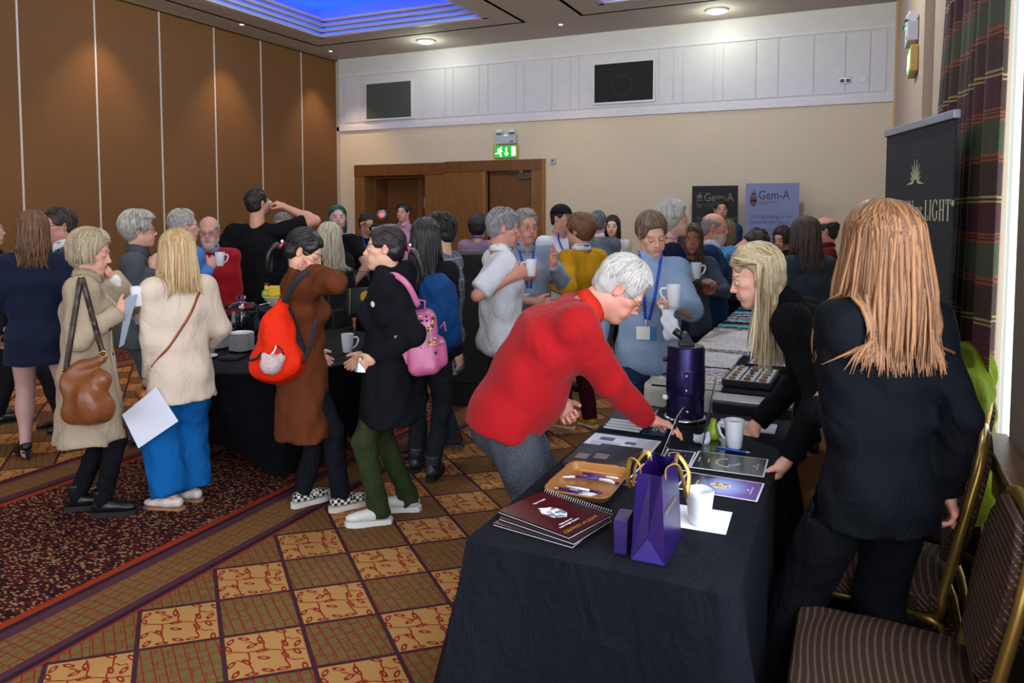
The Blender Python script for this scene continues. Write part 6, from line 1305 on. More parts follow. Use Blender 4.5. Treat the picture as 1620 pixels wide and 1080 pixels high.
specimen_tray(-.515, 4.33, .24, .40, 'black tray of small mineral specimen boxes at the near corner of the long table', 1); specimen_tray(-.46, 4.80, .22, .36, 'second black tray of specimen boxes further along the long table', 2)
e = empty('black_case', (-.46, 3.93, .0), 0, 'black display case with silver edge standing before the long table', 'case'); MB().bb(-.19, .19, -.08, .07, 0, .715).build('case_body', mat('0d0e11', .5), e, bevel=.004); MB().bb(-.195, .195, -.086, .075, .717, .735).build('silver_edge', mat('a8aab0', .3, metal=.8), e, bevel=.002); MB().bb(-.16, .16, -.088, -.080, .10, .62).build('front_panel', mat('141519', .35), e, bevel=.003)
# ---- round refreshment table
RX, RY = -3.66, 3.98
e = empty('round_table', (RX, RY, 0), 0, 'round table under the stretched black cover', 'table'); MB().lathe([(.001, .715), (.775, .715), (.775, .738), (.001, .738)], 48).build('table_top', mat('6a5038', .5, 'wood'), e)
for k in range(4): a = PI/4+k*PI/2; MB().tube([(.46*math.cos(a), .46*math.sin(a), .715), (.47*math.cos(a), .47*math.sin(a), .008)], .02, 8).build('leg', M_DKMET, e)
def cover(u, v):
    a = 2*PI*u; k = math.cos(4*(a-PI/4))*.5+.5; k = k**1.6; rb = .52+.0*k; zb = .20*(1-k)+.004
    if v < .35: r_ = .84*(v/.35); return (r_*math.cos(a), r_*math.sin(a), .7435)
    t_ = (v-.35)/.65; r_ = .84+(rb-.84)*(t_**.75); r_ += .012*math.sin(a*23)*t_*(1-t_)*2; z_ = .7435+(zb-.7435)*t_; return (r_*math.cos(a), r_*math.sin(a), z_)
o = MB().grid(cover, 96, 26, True).build('table_cover', mat('0f1014', .75, 'cloth'), None, smooth=True, auto=50, loc=(RX, RY, 0)); tag(o, 'stretched black cover on the round refreshment table', 'tablecloth')
ZR = .7465
def plate_stack(x_, y_, n, r_, lab):
    pr = [(.001, .0), (r_*.55, 0), (r_*.6, .004), (r_, .014), (r_, .017), (r_*.6, .0075), (.001, .005)]; me = None
    for k in range(n):
        if me is None: o = MB().lathe(pr, 28).build('plate', mat('d4d2d4', .2), None, smooth=True, auto=60); me = o.data
        else: o = bpy.data.objects.new('plate', me); link(o)
        o.location = (x_+rnd.uniform(-.002, .002), y_+rnd.uniform(-.002, .002), ZR+k*.0092); tag(o, lab.replace('white plate in', ('lowest white plate of' if k == 0 else 'topmost white plate of' if k == n-1 else 'white plate inside')), 'plate', lab)
plate_stack(-3.765, 3.78, 13, .082, 'white plate in the tall middle stack on the round table'); plate_stack(-3.99, 3.78, 9, .075, 'white plate in the left stack on the round table'); plate_stack(-3.56, 3.84, 9, .07, 'white plate in the stack behind the orange backpack')
e = empty('napkin_holder', (-4.08, 3.58, ZR), .3, 'white napkins fanned in a holder at the front of the round table', 'napkins')
for k in range(5): MB().box((.02*k-.04, .012*k, .045+.004*k), (.11, .004, .085), rotm(.2, 0, .25*k-.3)).build('napkin', mat('d2d4da', .8), e)
MB().box((0, 0, .004), (.14, .10, .008)).build('holder_base', mat('d2d4da', .4), e, bevel=.003)
o = rect('napkin_stack', -3.63, 3.56, .13, .13, ZR, .016, mat('2a2b31', .85, 'cloth'), None, .35, .003); tag(o, 'stack of folded charcoal napkins on the round table', 'napkins')
e = empty('glass_jar', (-4.20, 4.22, ZR), 0, 'lidded glass jar of black tea packets on the round table', 'jar'); MB().lathe([(.001, .0), (.11, 0), (.125, .012), (.128, .10), (.125, .19), (.112, .215), (.118, .222), (.112, .222), (.106, .212), (.119, .185), (.121, .10), (.118, .016), (.001, .008)], 32).build('jar_body', M_ACR, e, smooth=True)
MB().lathe([(.001, .225), (.125, .225), (.128, .232), (.09, .252), (.035, .262), (.018, .270), (.030, .285), (.034, .300), (.024, .314), (.001, .317)], 28).build('lid', M_ACR, e, smooth=True)
r_ = random.Random(3)
for k in range(46):
    a, q_, z_ = r_.uniform(0, 6.28), r_.uniform(.0, .085), r_.uniform(.03, .17); MB().box((q_*math.cos(a), q_*math.sin(a), z_), (.055, .045, .010), rotm(r_.uniform(-1, 1), r_.uniform(-1, 1), a)).build('packet', mat(('101014', '1a1a20', '26262e', '14141a')[k % 4], .25), e)
e = empty('tier_stand', (-3.98, 4.38, ZR), .3, 'black tiered stand with chrome arch holding the fruit bowl', 'stand'); MB().lathe([(.001, .200), (.17, .200), (.17, .212), (.001, .212)], 30).build('upper_shelf', mat('111216', .4), e); MB().lathe([(.001, .0), (.19, 0), (.19, .012), (.001, .012)], 30).build('lower_shelf', mat('111216', .4), e)
for s_ in (-1, 1): MB().tube([(s_*.175, -.06, 0), (s_*.172, -.06, .15), (s_*.13, -.06, .235), (0, -.06, .265)], .006, 8).build('chrome_arch', M_CHROME, e, smooth=True)
e = empty('fruit_bowl', (-3.99, 4.40, ZR+.2125), 0, 'cream bowl of fruit on the tiered stand', 'bowl'); MB().lathe([(.001, .0), (.055, 0), (.075, .02), (.125, .085), (.128, .092), (.120, .090), (.07, .026), (.001, .010)], 30).build('bowl', mat('cfc6ae', .35), e, smooth=True)
BX, BY, BZ = -3.99, 4.40, ZR+.2125
for k in range(4):
    pts = [(-.10+.012*k, -.03+.02*k, .10), (-.04, -.05+.02*k, .115+.012*k), (.03, -.05+.02*k, .112+.014*k), (.09, -.03+.02*k, .105+.014*k), (-.115+.24, .0+.012*k, .12+.02*k)]
    b = empty('banana', (BX, BY, BZ), 0.25*k-.2, 'ripe yellow banana in the fruit bowl, %s' % ('foremost', 'second from the front', 'third from the front', 'rearmost')[k], 'banana', 'bananas in the bowl'); MB().tube([(-.105, .01*k-.03, .165), (-.10, .01*k-.04, .135), (-.06, .012*k-.055, .104+.016*k), (0, .012*k-.06, .094+.018*k), (.06, .012*k-.05, .104+.018*k), (.10, .012*k-.03, .125+.018*k)], [.005, .012, .018, .019, .016, .005], 9).build('fruit', mat('d0a92a', .5), b, smooth=True); MB().tube([(-.105, .01*k-.03, .165), (-.104, .01*k-.026, .182)], [.005, .006], 6).build('stem', mat('5a4a20', .7), b)
b = empty('apple', (BX-.085, BY-.045, BZ+.070), 0, 'green apple at the left rim of the fruit bowl', 'apple'); MB().lathe([(.001, .006), (.018, 0), (.034, .018), (.037, .036), (.030, .056), (.014, .064), (.001, .058)], 18).build('fruit', mat('8ab030', .3), b, smooth=True); MB().tube([(0, 0, .056), (.004, 0, .076)], .0015, 5).build('stem', mat('4a3320', .7), b)
for k_, (x_, y_) in enumerate(((-3.93, 3.60), (-3.80, 3.50))):
    e = empty('cup_and_saucer', (x_, y_, ZR), .4+k_, 'white cup on its saucer at the %s of the round table front' % ('left', 'right')[k_], 'cup'); MB().lathe([(.001, 0), (.04, 0), (.075, .014), (.075, .017), (.04, .006), (.001, .004)], 24).build('saucer', mat('d8d8dc', .2), e, smooth=True); MB().lathe([(.001, .006), (.025, .006), (.036, .03), (.043, .068), (.041, .068), (.034, .03), (.022, .012), (.001, .011)], 22).build('cup', M_MUG, e, smooth=True); MB().tube([(.040, 0, .058), (.062, 0, .056), (.060, 0, .030), (.034, 0, .022)], .005, 7).build('handle', M_MUG, e, smooth=True)
make_mug((-3.09, 4.05, ZR), 0.35, 'white mug on the round table between the two young women', 'tall', None, False, 1.15)
# ================================================================== CHAIRS, CURTAIN, BANNERS
t = NT('striped_upholstery'); P, x, y, z = t.pos(); st = (((x+z)*48).fract() < .32)*((y*210).fract() < .62); seg_ = (x*160).fract() < .6; zz_ = (z*160).fract() < .6; base_ = t.mix(t.noise(P, 300, 2), lin('241815'), lin('35251f'))
t.bump(t.noise(P, 260, 2), .2, .003); M_UPH = t.out(t.mix(st*.55, base_, lin('6e5a45')), .9, 0, Specular_IOR_Level=.1); M_GOLDF = mat('9a7a3c', .3, metal=.75)
def make_chair(loc, rz_, label):
    """banquet chair facing local -x"""
    e = empty('banquet_chair', loc, rz_, label, 'chair', 'gold banquet chairs')
    F = Fld((-.27, -.26, .38), (.25, .26, .52), .011)
    F.add(rcone((-.12, 0, .445), (.12, 0, .445), .16, .15, A3(0, 1, 0), 1.0), .02); lo_, hi_, _ = rcone((-.12, 0, .445), (.12, 0, .445), .2, .2)
    F.D[:] = .4
    def cushion(X, Y, Z): qx, qy = np.abs(X+.01)-.165, np.abs(Y)-(.165+.02*np.clip(-X*3, -1, 1)); d2 = np.sqrt(np.maximum(qx, 0)**2+np.maximum(qy, 0)**2)+np.minimum(np.maximum(qx, qy), 0)-.05; dome = .028*np.clip(1-(X/.24)**2-(Y/.24)**2, 0, 1); wz = np.abs(Z-.447-dome*.5)-.022-dome*.5; return np.minimum(np.maximum(d2, wz), 0)+np.sqrt(np.maximum(d2, 0)**2+np.maximum(wz, 0)**2)-.012
    F.add((A3(-.26, -.26, .39), A3(.24, .26, .52), cushion), 0); V, Q = F.mesh(); arr_mesh('seat', V, Q, M_UPH, e)
    lean = .20; B = lambda y_, s_: (.205+s_*math.sin(lean), y_, .50+s_*math.cos(lean))
    prof = [(-.195, -.02), (-.21, .12), (-.205, .28), (-.185, .40), (-.14, .455), (-.07, .475), (0, .48), (.07, .475), (.14, .455), (.185, .40), (.205, .28), (.21, .12), (.195, -.02)]
    F = Fld((.12, -.24, .42), (.40, .24, 1.02), .011); n_ = A3(math.cos(lean), 0, -math.sin(lean)); o_ = A3(.205, 0, .50); up_ = A3(math.sin(lean), 0, math.cos(lean))
    def pad(X, Y, Z):
        s_ = (X-o_[0])*up_[0]+(Z-o_[2])*up_[2]; w_ = (X-o_[0])*n_[0]+(Z-o_[2])*n_[2]; hw = .178-.085*np.clip((.24-s_)/.20, 0, 1)**1.6-.10*np.clip((s_-.28)/.19, 0, 1)**2.6
        d2 = np.maximum(np.abs(Y)-hw, np.abs(s_-.255)-.195); return np.maximum(d2, np.abs(w_)-.022)-.010
    F.add((A3(.1, -.23, .42), A3(.4, .23, 1.02), pad), 0); V, Q = F.mesh(); arr_mesh('backrest', V, Q, M_UPH, e)
    pts = [B(y_*.985, s_) for y_, s_ in prof]; fr = MB(); fr.tube([(.198, -.195, .40), (.200, -.198, .46)]+pts+[(.200, .198, .46), (.198, .195, .40)], .0155, 8, flat=1.35, up=(0, 1, 0)); fr.build('back_frame', M_GOLDF, e, smooth=True)
    MB().tube([(-.20, -.185, .40), (-.20, .185, .40), (.19, .195, .40), (.19, -.195, .40), (-.20, -.185, .40)], .0145, 8).build('seat_frame', M_GOLDF, e, smooth=True)
    for sy in (-1, 1):
        MB().tube([(.10, sy*.197, .402), (-.14, sy*.195, .402), (-.195, sy*.195, .385), (-.215, sy*.197, .33), (-.225, sy*.20, .0)], .0145, 8).build('leg', M_GOLDF, e, smooth=True)
        MB().tube([(.12, sy*.198, .402), (.195, sy*.20, .385), (.225, sy*.202, .30), (.285, sy*.205, .0)], .0145, 8).build('leg', M_GOLDF, e, smooth=True)
    return e
make_chair((.10, 2.20, 0), .0, 'gold-framed striped brown chair nearest the camera, bottom right corner'); make_chair((.10, 2.88, 0), -.12, 'gold-framed striped brown chair behind the red-haired woman'); make_chair((.19, 3.47, 0), -.1, 'gold-framed brown chair with the lime jacket, under the tartan curtain')
# lime jacket over the third chair
F = Fld((-.25, -.30, -.40), (.25, .30, .32), .008)
F.add(rcone((0, -.02, .05), (.0, .02, -.34), .075, .11, A3(0, 1, 0), 1.9), .03); F.add(rcone((0, -.10, .10), (0, .10, .12), .07, .075), .05); F.add(ell((-.02, .05, .17), (.09, .14, .10)), .05); F.add(rcone((-.03, .12, .10), (-.07, .16, -.26), .055, .06), .04); F.add(rcone((-.02, -.14, .06), (-.06, -.17, -.28), .055, .05), .04); F.sub(ell((-.06, -.02, .20), (.07, .07, .07)), .03); F.sub(rcone((-.16, -.03, .22), (-.16, -.02, -.10), .05, .02), .02); F.wave(.012, 3, .75)
V, Q = F.mesh(); e = empty('jacket', (.425, 3.43, .90), -.1, 'lime green jacket hung over a chair back under the curtain', 'jacket'); arr_mesh('jacket_body', V, Q, mat('5c6812', .85, 'cloth'), e)
# tartan curtain and voile
t = NT('tartan_curtain'); P, x, y, z = t.pos(); ph = (z/.48).fract(); gr, ma, br, orr, ye = lin('3b3f2a'), lin('3d141c'), lin('35211a'), lin('7a3a22'), lin('8a7a48')
c_ = t.ramp(ph, [(0, gr), (.27, orr), (.29, ma), (.305, orr), (.32, br), (.335, orr), (.35, ma), (.60, ye), (.615, br), (.635, ye), (.655, br), (.93, orr), (.95, br), (.965, orr), (.995, gr)], 'CONSTANT'); t.bump(t.noise(t.map(P, (300, 300, 300)), 1, 2), .2, .003); M_TART = t.out(c_, .75)
CH_ = 4.3
def curtain(u, v):
    z_ = CH_*(1-v); w_ = 1-z_/CH_; y0, y1 = 4.08+.95*w_**1.1, 3.36+.04*w_; y_ = y0+(y1-y0)*u; x_ = .435+.065*u-.05*w_*(1-u)-.02*w_; a = u*2*PI*6.5; return (x_-(.030+.018*w_)*math.sin(a)-.012*math.sin(a*2.3+1), y_+.025*math.cos(a), z_+.006)
e = empty('curtain', (0, 0, 0), 0, 'floor-length tartan curtain in maroon, green and brown by the window', 'curtain'); MB().grid(curtain, 130, 40).build('drape', M_TART, e, smooth=True, solid=.004); MB().tube([(.455, 4.25, CH_+.03), (.50, 3.1, CH_+.03)], .014, 10).build('curtain_rail', mat('8a7a5a', .4, metal=.6), e, smooth=True)
t = NT('voile'); P, x, y, z = t.pos(); tr_ = t.node('ShaderNodeBsdfTranslucent'); tr_.inputs[0].default_value = (.86, .90, .84, 1); df = t.node('ShaderNodeBsdfDiffuse'); df.inputs[0].default_value = (.80, .84, .78, 1); mx = t.node('ShaderNodeMixShader'); mx.inputs[0].default_value = .62; t.t.links.new(df.outputs[0], mx.inputs[1]); t.t.links.new(tr_.outputs[0], mx.inputs[2]); t.t.links.new(mx.outputs[0], t.t.nodes['Material Output'].inputs[0]); M_VOILE = t.m
def voile(u, v): a = u*2*PI*9; return (.64+.020*math.sin(a)-.10*v*0, 3.10+u*.98+.010*math.cos(a), 3.26*(1-v)+.012)
o = MB().grid(voile, 140, 12).build('voile_curtain', M_VOILE, None, smooth=True); tag(o, 'white voile net curtain glowing in the window bay', 'curtain')
# banners
def banner(p0, p1, z0, z1, col, label, rail=True, base=True):
    p0, p1 = Vector((*p0, 0)), Vector((*p1, 0)); d = p1-p0; L = d.length; e = empty('roll_up_banner', p0+d*.5, math.atan2(d.y, d.x), label, 'banner')
    MB().bb(-L/2, L/2, -.004, .004, z0, z1).build('banner_sheet', mat(col, .75), e)
    if rail: MB().bb(-L/2-.01, L/2+.01, -.014, .014, z1, z1+.035).build('top_rail', mat('9aa0b0', .35, metal=.5), e, bevel=.004)
    MB().bb(-L/2-.01, L/2+.01, -.10, .10, 0, .09).build('base', mat('8a8d94', .35, metal=.7), e, bevel=.01); MB().tube([(0, .03, .06), (0, .03, z1)], .008, 6).build('pole', mat('8a8d94', .35, metal=.7), e)
    return e, L
e, L = banner((.13, 4.22), (.35, 3.47), .09, 2.065, '111317', 'tall black roll-up banner of Crown of Light by the tartan curtain')
M_SIL = mat('c8c4a8', .35, metal=.2)
def fl(name, polys, m, yy=-.0055):
    mb = MB()
    for pl in polys: mb.prism(pl, .0048, .0062, Matrix.Rotation(PI/2, 4, 'X'))
    return mb.build(name, m, e)
zc = 1.815
rays = []
for k, a in enumerate(np.linspace(-1.05, 1.05, 8)):
    ln_ = (.045, .06, .075, .09, .09, .075, .06, .045)[k]; sx, cz = math.sin(a), math.cos(a); bx, bz_ = sx*.022, cz*.024; px_, pz_ = cz*.0045, -sx*.0045; rays.append([(bx-px_*.4, zc+bz_-pz_*.4), (bx+px_*.4, zc+bz_+pz_*.4), (sx*(.03+ln_*.4)+px_, zc+cz*(.03+ln_*.4)+pz_), (sx*(.025+ln_), zc+cz*(.025+ln_)), (sx*(.03+ln_*.4)-px_, zc+cz*(.03+ln_*.4)-pz_)])
fl('crown_rays', rays, M_SIL); fl('crown_bar', [[(-.105, zc+.0), (-.025, zc+.004), (-.025, zc+.018)], [(.105, zc+.0), (.025, zc+.004), (.025, zc+.018)]], M_SIL)
SERIF = {}
def strokes(ch):
    """serif capitals as convex pieces, height 1"""
    q = lambda x0, y0, x1, y1, w0: [(x0-w0/2, y0), (x0+w0/2, y0), (x1+w0/2, y1), (x1-w0/2, y1)]
    bar = lambda x0, x1, y, h=.05: [(x0, y-h/2), (x1, y-h/2), (x1, y+h/2), (x0, y+h/2)]
    sf = lambda x, w=.30: [bar(x-w/2, x+w/2, .02, .04), bar(x-w/2, x+w/2, .98, .04)]
    def arc(cx, cy, rx_, ry_, a0, a1, n=14, tk=.15, tn=.05):
        o = []
        for i in range(n):
            b0, b1 = [math.radians(a0+(a1-a0)*k/n) for k in (i, i+1)]; P_ = []
            for b_, s_ in ((b0, 1), (b1, 1), (b1, 0), (b0, 0)):
                P_.append((cx+(rx_-(0 if s_ else tk))*math.cos(b_), cy+(ry_-(0 if s_ else tn))*math.sin(b_)))
            o.append(P_)
        return o
    T_ = .14
    return {'I': ([q(.16, 0, .16, 1, T_)]+sf(.16), .40), 'L': ([q(.16, 0, .16, 1, T_), bar(.1, .56, .025), q(.54, 0, .56, .24, .05)]+sf(.16), .64), 'H': ([q(.16, 0, .16, 1, T_), q(.62, 0, .62, 1, T_), bar(.16, .62, .52)]+sf(.16)+sf(.62), .86),
            'T': ([q(.34, 0, .34, 1, T_), bar(.02, .66, .975), q(.04, .78, .03, 1, .05), q(.64, .78, .65, 1, .05), bar(.2, .48, .02, .04)], .74), 'F': ([q(.16, 0, .16, 1, T_), bar(.1, .54, .975), q(.52, .78, .53, 1, .05), bar(.16, .42, .52)]+sf(.16), .62),
            'N': ([q(.12, 0, .12, 1, .06), q(.66, 0, .66, 1, .06), q(.66, 0, .12, 1, T_), bar(0, .24, .02, .04), bar(.54, .78, .98, .04)], .86), 'W': ([q(.30, 0, .10, 1, T_), q(.30, 0, .50, 1, .06), q(.70, 0, .50, 1, T_), q(.70, 0, .90, 1, .06), bar(0, .22, .98, .04), bar(.78, 1.0, .98, .04)], 1.06),
            'O': (arc(.40, .5, .40, .52, 0, 360, 24), .88), 'C': (arc(.40, .5, .40, .52, 45, 315, 20)+[q(.66, .72, .68, .96, .05), q(.66, .06, .68, .28, .05)], .80), 'G': (arc(.40, .5, .40, .52, 45, 325, 20)+[q(.66, .72, .68, .96, .05), q(.66, .08, .66, .44, T_), bar(.54, .80, .44, .04)], .90),
            'R': ([q(.16, 0, .16, 1, T_), q(.70, 0, .36, .5, T_)]+arc(.30, .745, .32, .255, -90, 90, 12)+[bar(.16, .32, .975), bar(.16, .32, .515), bar(0, .30, .02, .04), bar(.60, .82, .02, .04), bar(.02, .2, .98, .04)], .82)}[ch]
def serif_word(par, s_, x0, z0, h_, wsc, m):
    x_ = x0
    for ch in s_:
        polys, adv = strokes(ch); mb = MB()
        for pl in polys: mb.prism([(x_+px_*h_*wsc, z0+py_*h_) for px_, py_ in pl], .0048, .0060, Matrix.Rotation(PI/2, 4, 'X'))
        mb.build('letter', m, par); x_ += (adv+.06)*h_*wsc
    return x_
x_ = serif_word(e, 'CROWN', -.335, 1.655, .088, .80, M_SIL); x_ = serif_word(e, 'OF', x_+.022, 1.655, .058, .80, M_SIL); x_ = serif_word(e, 'LIGHT', x_+.022, 1.655, .088, .80, M_SIL); text('lettering', '®', .035, M_SIL, e, (x_+.002, -.006, 1.715), (PI/2, 0, 0), 'LEFT', .0008, .8)
def gem(p0, p1, zt, col, ink, ink2, label, crest):
    global e
    e, L = banner((p0, 10.62), (p1, 10.62), .09, zt, col, label, False)
    mi, m2 = mat(ink, .5), mat(ink2, .5); a = -L/2
    text('lettering', 'Gem-A', .165, mi, e, (a+.165, -.006, zt-.215), (PI/2, 0, 0), 'LEFT', .0008, .82, 0, .001)
    for i, s_ in enumerate(('THE GEMMOLOGICAL ASSOCIATION', 'OF GREAT BRITAIN')): text('lettering', s_, .026, m2, e, (a+.165, -.006, zt-.262-.032*i), (PI/2, 0, 0), 'LEFT', .0006, .62)
    for i, s_ in enumerate(('Study gemmology around', 'the world with Gem-A')): text('lettering', s_, .074, m2, e, (a+.07, -.006, zt-.47-.075*i), (PI/2, 0, 0), 'LEFT', .0006, .72)
    for i, s_ in enumerate(("Gem-A is the world's longest", 'established provider of gem', 'and jewellery education')): text('lettering', s_, .050, m2, e, (a+.07, -.006, zt-.635-.062*i), (PI/2, 0, 0), 'LEFT', .0006, .75)
    c = a+.105; s0 = zt-.33
    fl('crest_shield', [[(c-.045, s0+.155), (c+.045, s0+.155), (c+.045, s0+.07), (c+.025, s0+.03), (c, s0+.015), (c-.025, s0+.03), (c-.045, s0+.07)]], mat(crest, .5)); fl('crest_helmet', [[(c-.03, s0+.165), (c+.03, s0+.165), (c+.035, s0+.195), (c, s0+.215), (c-.035, s0+.195)], [(c-.008, s0+.215), (c+.018, s0+.225), (c+.006, s0+.25)]], mi)
    fl('crest_cross', [[(c-.04, s0+.09), (c+.04, s0+.09), (c+.04, s0+.105), (c-.04, s0+.105)]], m2)
gem(-2.115, -1.49, 2.035, '15161a', '6a6450', '55565c', 'black Gem-A roll-up banner before the beige wall, left of the blue one', '2e2e30'); gem(-1.39, -.705, 2.06, '7f88ac', '22304a', '4a5068', 'blue-grey Gem-A roll-up banner before the beige wall', '5a2a3a')
o = MB().box((0, 0, 0), (.035, .012, .10)).build('wall_switch', mat('c9c5bd', .5), None, bevel=.004); o.location = (-1.44, YF-.007, 1.36); tag(o, 'small white wall switch between the two Gem-A banners', 'switch')
# things on the floor by the chairs
F = Fld((-.16, -.10, -.02), (.16, .10, .36), .008); F.add(rcone((0, 0, .02), (0, 0, .30), .075, .055, A3(1, 0, 0), 1.9, (False, True)), .02); F.wave(.006, 2, .9); F.clipz(0, False); V, Q = F.mesh(); e = empty('carrier_bag', (.33, 4.40, .001), 1.75, 'yellow carrier bag with orange print standing under the curtain', 'bag'); arr_mesh('bag_body', V, Q, mat('d8a012', .35), e)
MB().box((-.03, -.082, .16), (.12, .006, .10)).build('orange_print', mat('d0481a', .4), e, bevel=.002)
e = empty('carrier_bag', (.16, 4.66, .001), 1.7, 'orange carrier bag with yellow edge beside the yellow one', 'bag'); V2 = V*np.array([.9, .9, 1.0]); arr_mesh('bag_body', V2, Q, mat('cf4a1c', .35), e); MB().box((.11, -.04, .16), (.02, .07, .26)).build('yellow_stripe', mat('d8b020', .4), e, bevel=.003)
F = Fld((-.2, -.16, -.01), (.2, .16, .10), .009); F.add(ell((0, 0, .02), (.14, .09, .035)), .02); F.add(ell((.09, .02, .02), (.06, .08, .025)), .02); F.add(ell((-.10, -.04, .03), (.06, .05, .03)), .02); F.wave(.012, 6, 1.0); F.clipz(.002, False); V, Q = F.mesh(); e = empty('hi_vis_vest', (.52-.10, 4.02, 0), .4, 'crumpled fluorescent yellow vest on the floor behind the chair', 'vest'); arr_mesh('vest', V, Q, mat('b8d018', .6), e); MB().box((.0, -.09, .012), (.16, .09, .02), rotm(0, 0, .2)).build('blue_panel', mat('2f4a68', .7), e, bevel=.004)
def cord(name, pts, r_, col, label):
    P_ = [Vector(p) for p in pts]; Q_ = []
    for i in range(len(P_)-1):
        p0, p1, p2, p3 = P_[max(i-1, 0)], P_[i], P_[i+1], P_[min(i+2, len(P_)-1)]
        for k in range(7): t_ = k/7; Q_.append(.5*((2*p1)+(-p0+p2)*t_+(2*p0-5*p1+4*p2-p3)*t_**2+(-p0+3*p1-3*p2+p3)*t_**3))
    c0 = Q_[0]; o = MB().tube([q-c0 for q in Q_], r_, 6).build(name, mat(col, .4), None, smooth=True); o.location = c0; return tag(o, label, 'cable')
g_ = lambda x_, y_: tuple(onz(x_, y_, .006))
cord('extension_cord', [g_(1478, 868), g_(1520, 880), g_(1545, 895), g_(1505, 890), g_(1490, 888), g_(1530, 908)], .005, 'a8b81c', 'yellow-green extension cord looping on the floor behind the chair')
cord('white_cable', [g_(1516, 855), g_(1530, 875), g_(1520, 900), g_(1528, 912), g_(1545, 888)], .0045, 'd8d8dc', 'white cable looping beside the yellow vest'); cord('white_cable', [g_(1402, 948), g_(1450, 954), g_(1490, 946), g_(1530, 952), g_(1500, 962), g_(1452, 952)], .0045, 'cfcfd6', 'white cable lying under the second chair'); cord('green_cable', [g_(1532, 1015), g_(1522, 1035), g_(1530, 1055)], .004, '4ab04a', 'short green cable beside the nearest chair')
e = empty('socket_block', (*onz(1492, 921, 0)[:2], .0), .3, 'white socket block on the floor between the chairs', 'socket'); MB().box((0, 0, .02), (.20, .06, .04)).build('block', mat('d8d8dc', .4), e, bevel=.008)
for k in range(3): MB().box((-.06+.06*k, 0, .0405), (.03, .03, .002)).build('outlet', mat('55565c', .5), e)
# tote of shoes behind the nearest chair
e = empty('tote_bag', (*onz(1435, 978, 0)[:2], 0), .5, 'open dark blue bag with shoes on the floor under the second chair', 'bag'); F = Fld((-.2, -.12, 0), (.2, .12, .16), .009); F.add(ell((0, 0, .04), (.17, .09, .07)), .02); F.sub(ell((.02, 0, .10), (.13, .06, .06)), .01); F.wave(.006, 8, 1.2); F.clipz(.003, False); V, Q = F.mesh(); arr_mesh('bag_body', V, Q, mat('1c2430', .5), e); MB().tube([(-.13, -.03, .08), (-.05, -.05, .13), (.06, -.05, .12), (.12, -.02, .08)], .006, 6).build('handle', mat('10141a', .5), e, smooth=True); MB().box((-.09, -.075, .07), (.03, .01, .07), rotm(.3, 0, 0)).build('blue_tag', mat('2a4ab0', .5), e)
# video camera on its stand by the doors
c0 = ond(606, 340, 8.6); e = empty('video_camera', (c0[0], c0[1], 0), YAW, 'video camera with red-lit lens on a tall stand by the doors', 'camera'); cz = float(c0[2])
MB().tube([(0, 0, cz-.12), (0, 0, .35)], .014, 8).build('pole', M_DKMET, e)
for k in range(3): a = k*2*PI/3; MB().tube([(0, 0, .5), (.30*math.cos(a), .30*math.sin(a), .012)], .010, 6).build('leg', M_DKMET, e)
MB().box((0, .05, cz), (.10, .14, .11)).build('camera_body', mat('141418', .5), e, bevel=.008); MB().tube([(0, -.02, cz), (0, -.10, cz)], [.055, .060], 20).build('lens_barrel', mat('1c1c20', .35), e, smooth=True, auto=40); MB().lathe([(.001, 0), (.026, 0), (.026, .006), (.001, .007)], 18, (0, -.101, cz), rotm(PI/2, 0, 0)).build('red_light', emit('lamp_red', (1, .05, .05), 3), e); MB().lathe([(.030, 0), (.056, .002), (.056, .006), (.03, .006)], 20, (0, -.101, cz), rotm(PI/2, 0, 0), cap=False).build('lens_ring', mat('8a8d94', .2, metal=.6), e, smooth=True)
MB().box((-.12, -.0, cz-.04), (.14, .03, .03)).build('side_arm', M_DKMET, e, bevel=.004); MB().box((-.02, -.03, cz-.17), (.20, .10, .07)).build('gimbal_block', mat('8f9fae', .4), e, bevel=.01); MB().box((-.02, -.083, cz-.17), (.12, .01, .045)).build('screen', mat('b8d0e0', .2), e)
# black equipment cabinet beyond the plaid coat
e = empty('equipment_case', (*ond(737, 500, 6.6)[:2], 0), YAW, 'black equipment case with a dial behind the man in plaid', 'case'); MB().bb(-.17, .25, -.2, .25, 0, 1.32).build('case_body', mat('08080a', .8), e, bevel=.01); MB().lathe([(.001, 0), (.03, 0), (.028, .012), (.001, .014)], 18, (-.03, -.202, 1.23), rotm(PI/2, 0, 0)).build('dial', mat('9aa0a8', .3, metal=.6), e, smooth=True); MB().bb(-.12, .2, -.206, -.2, .2, 1.1).build('front_panel', mat('0d0d10', .7), e, bevel=.003)
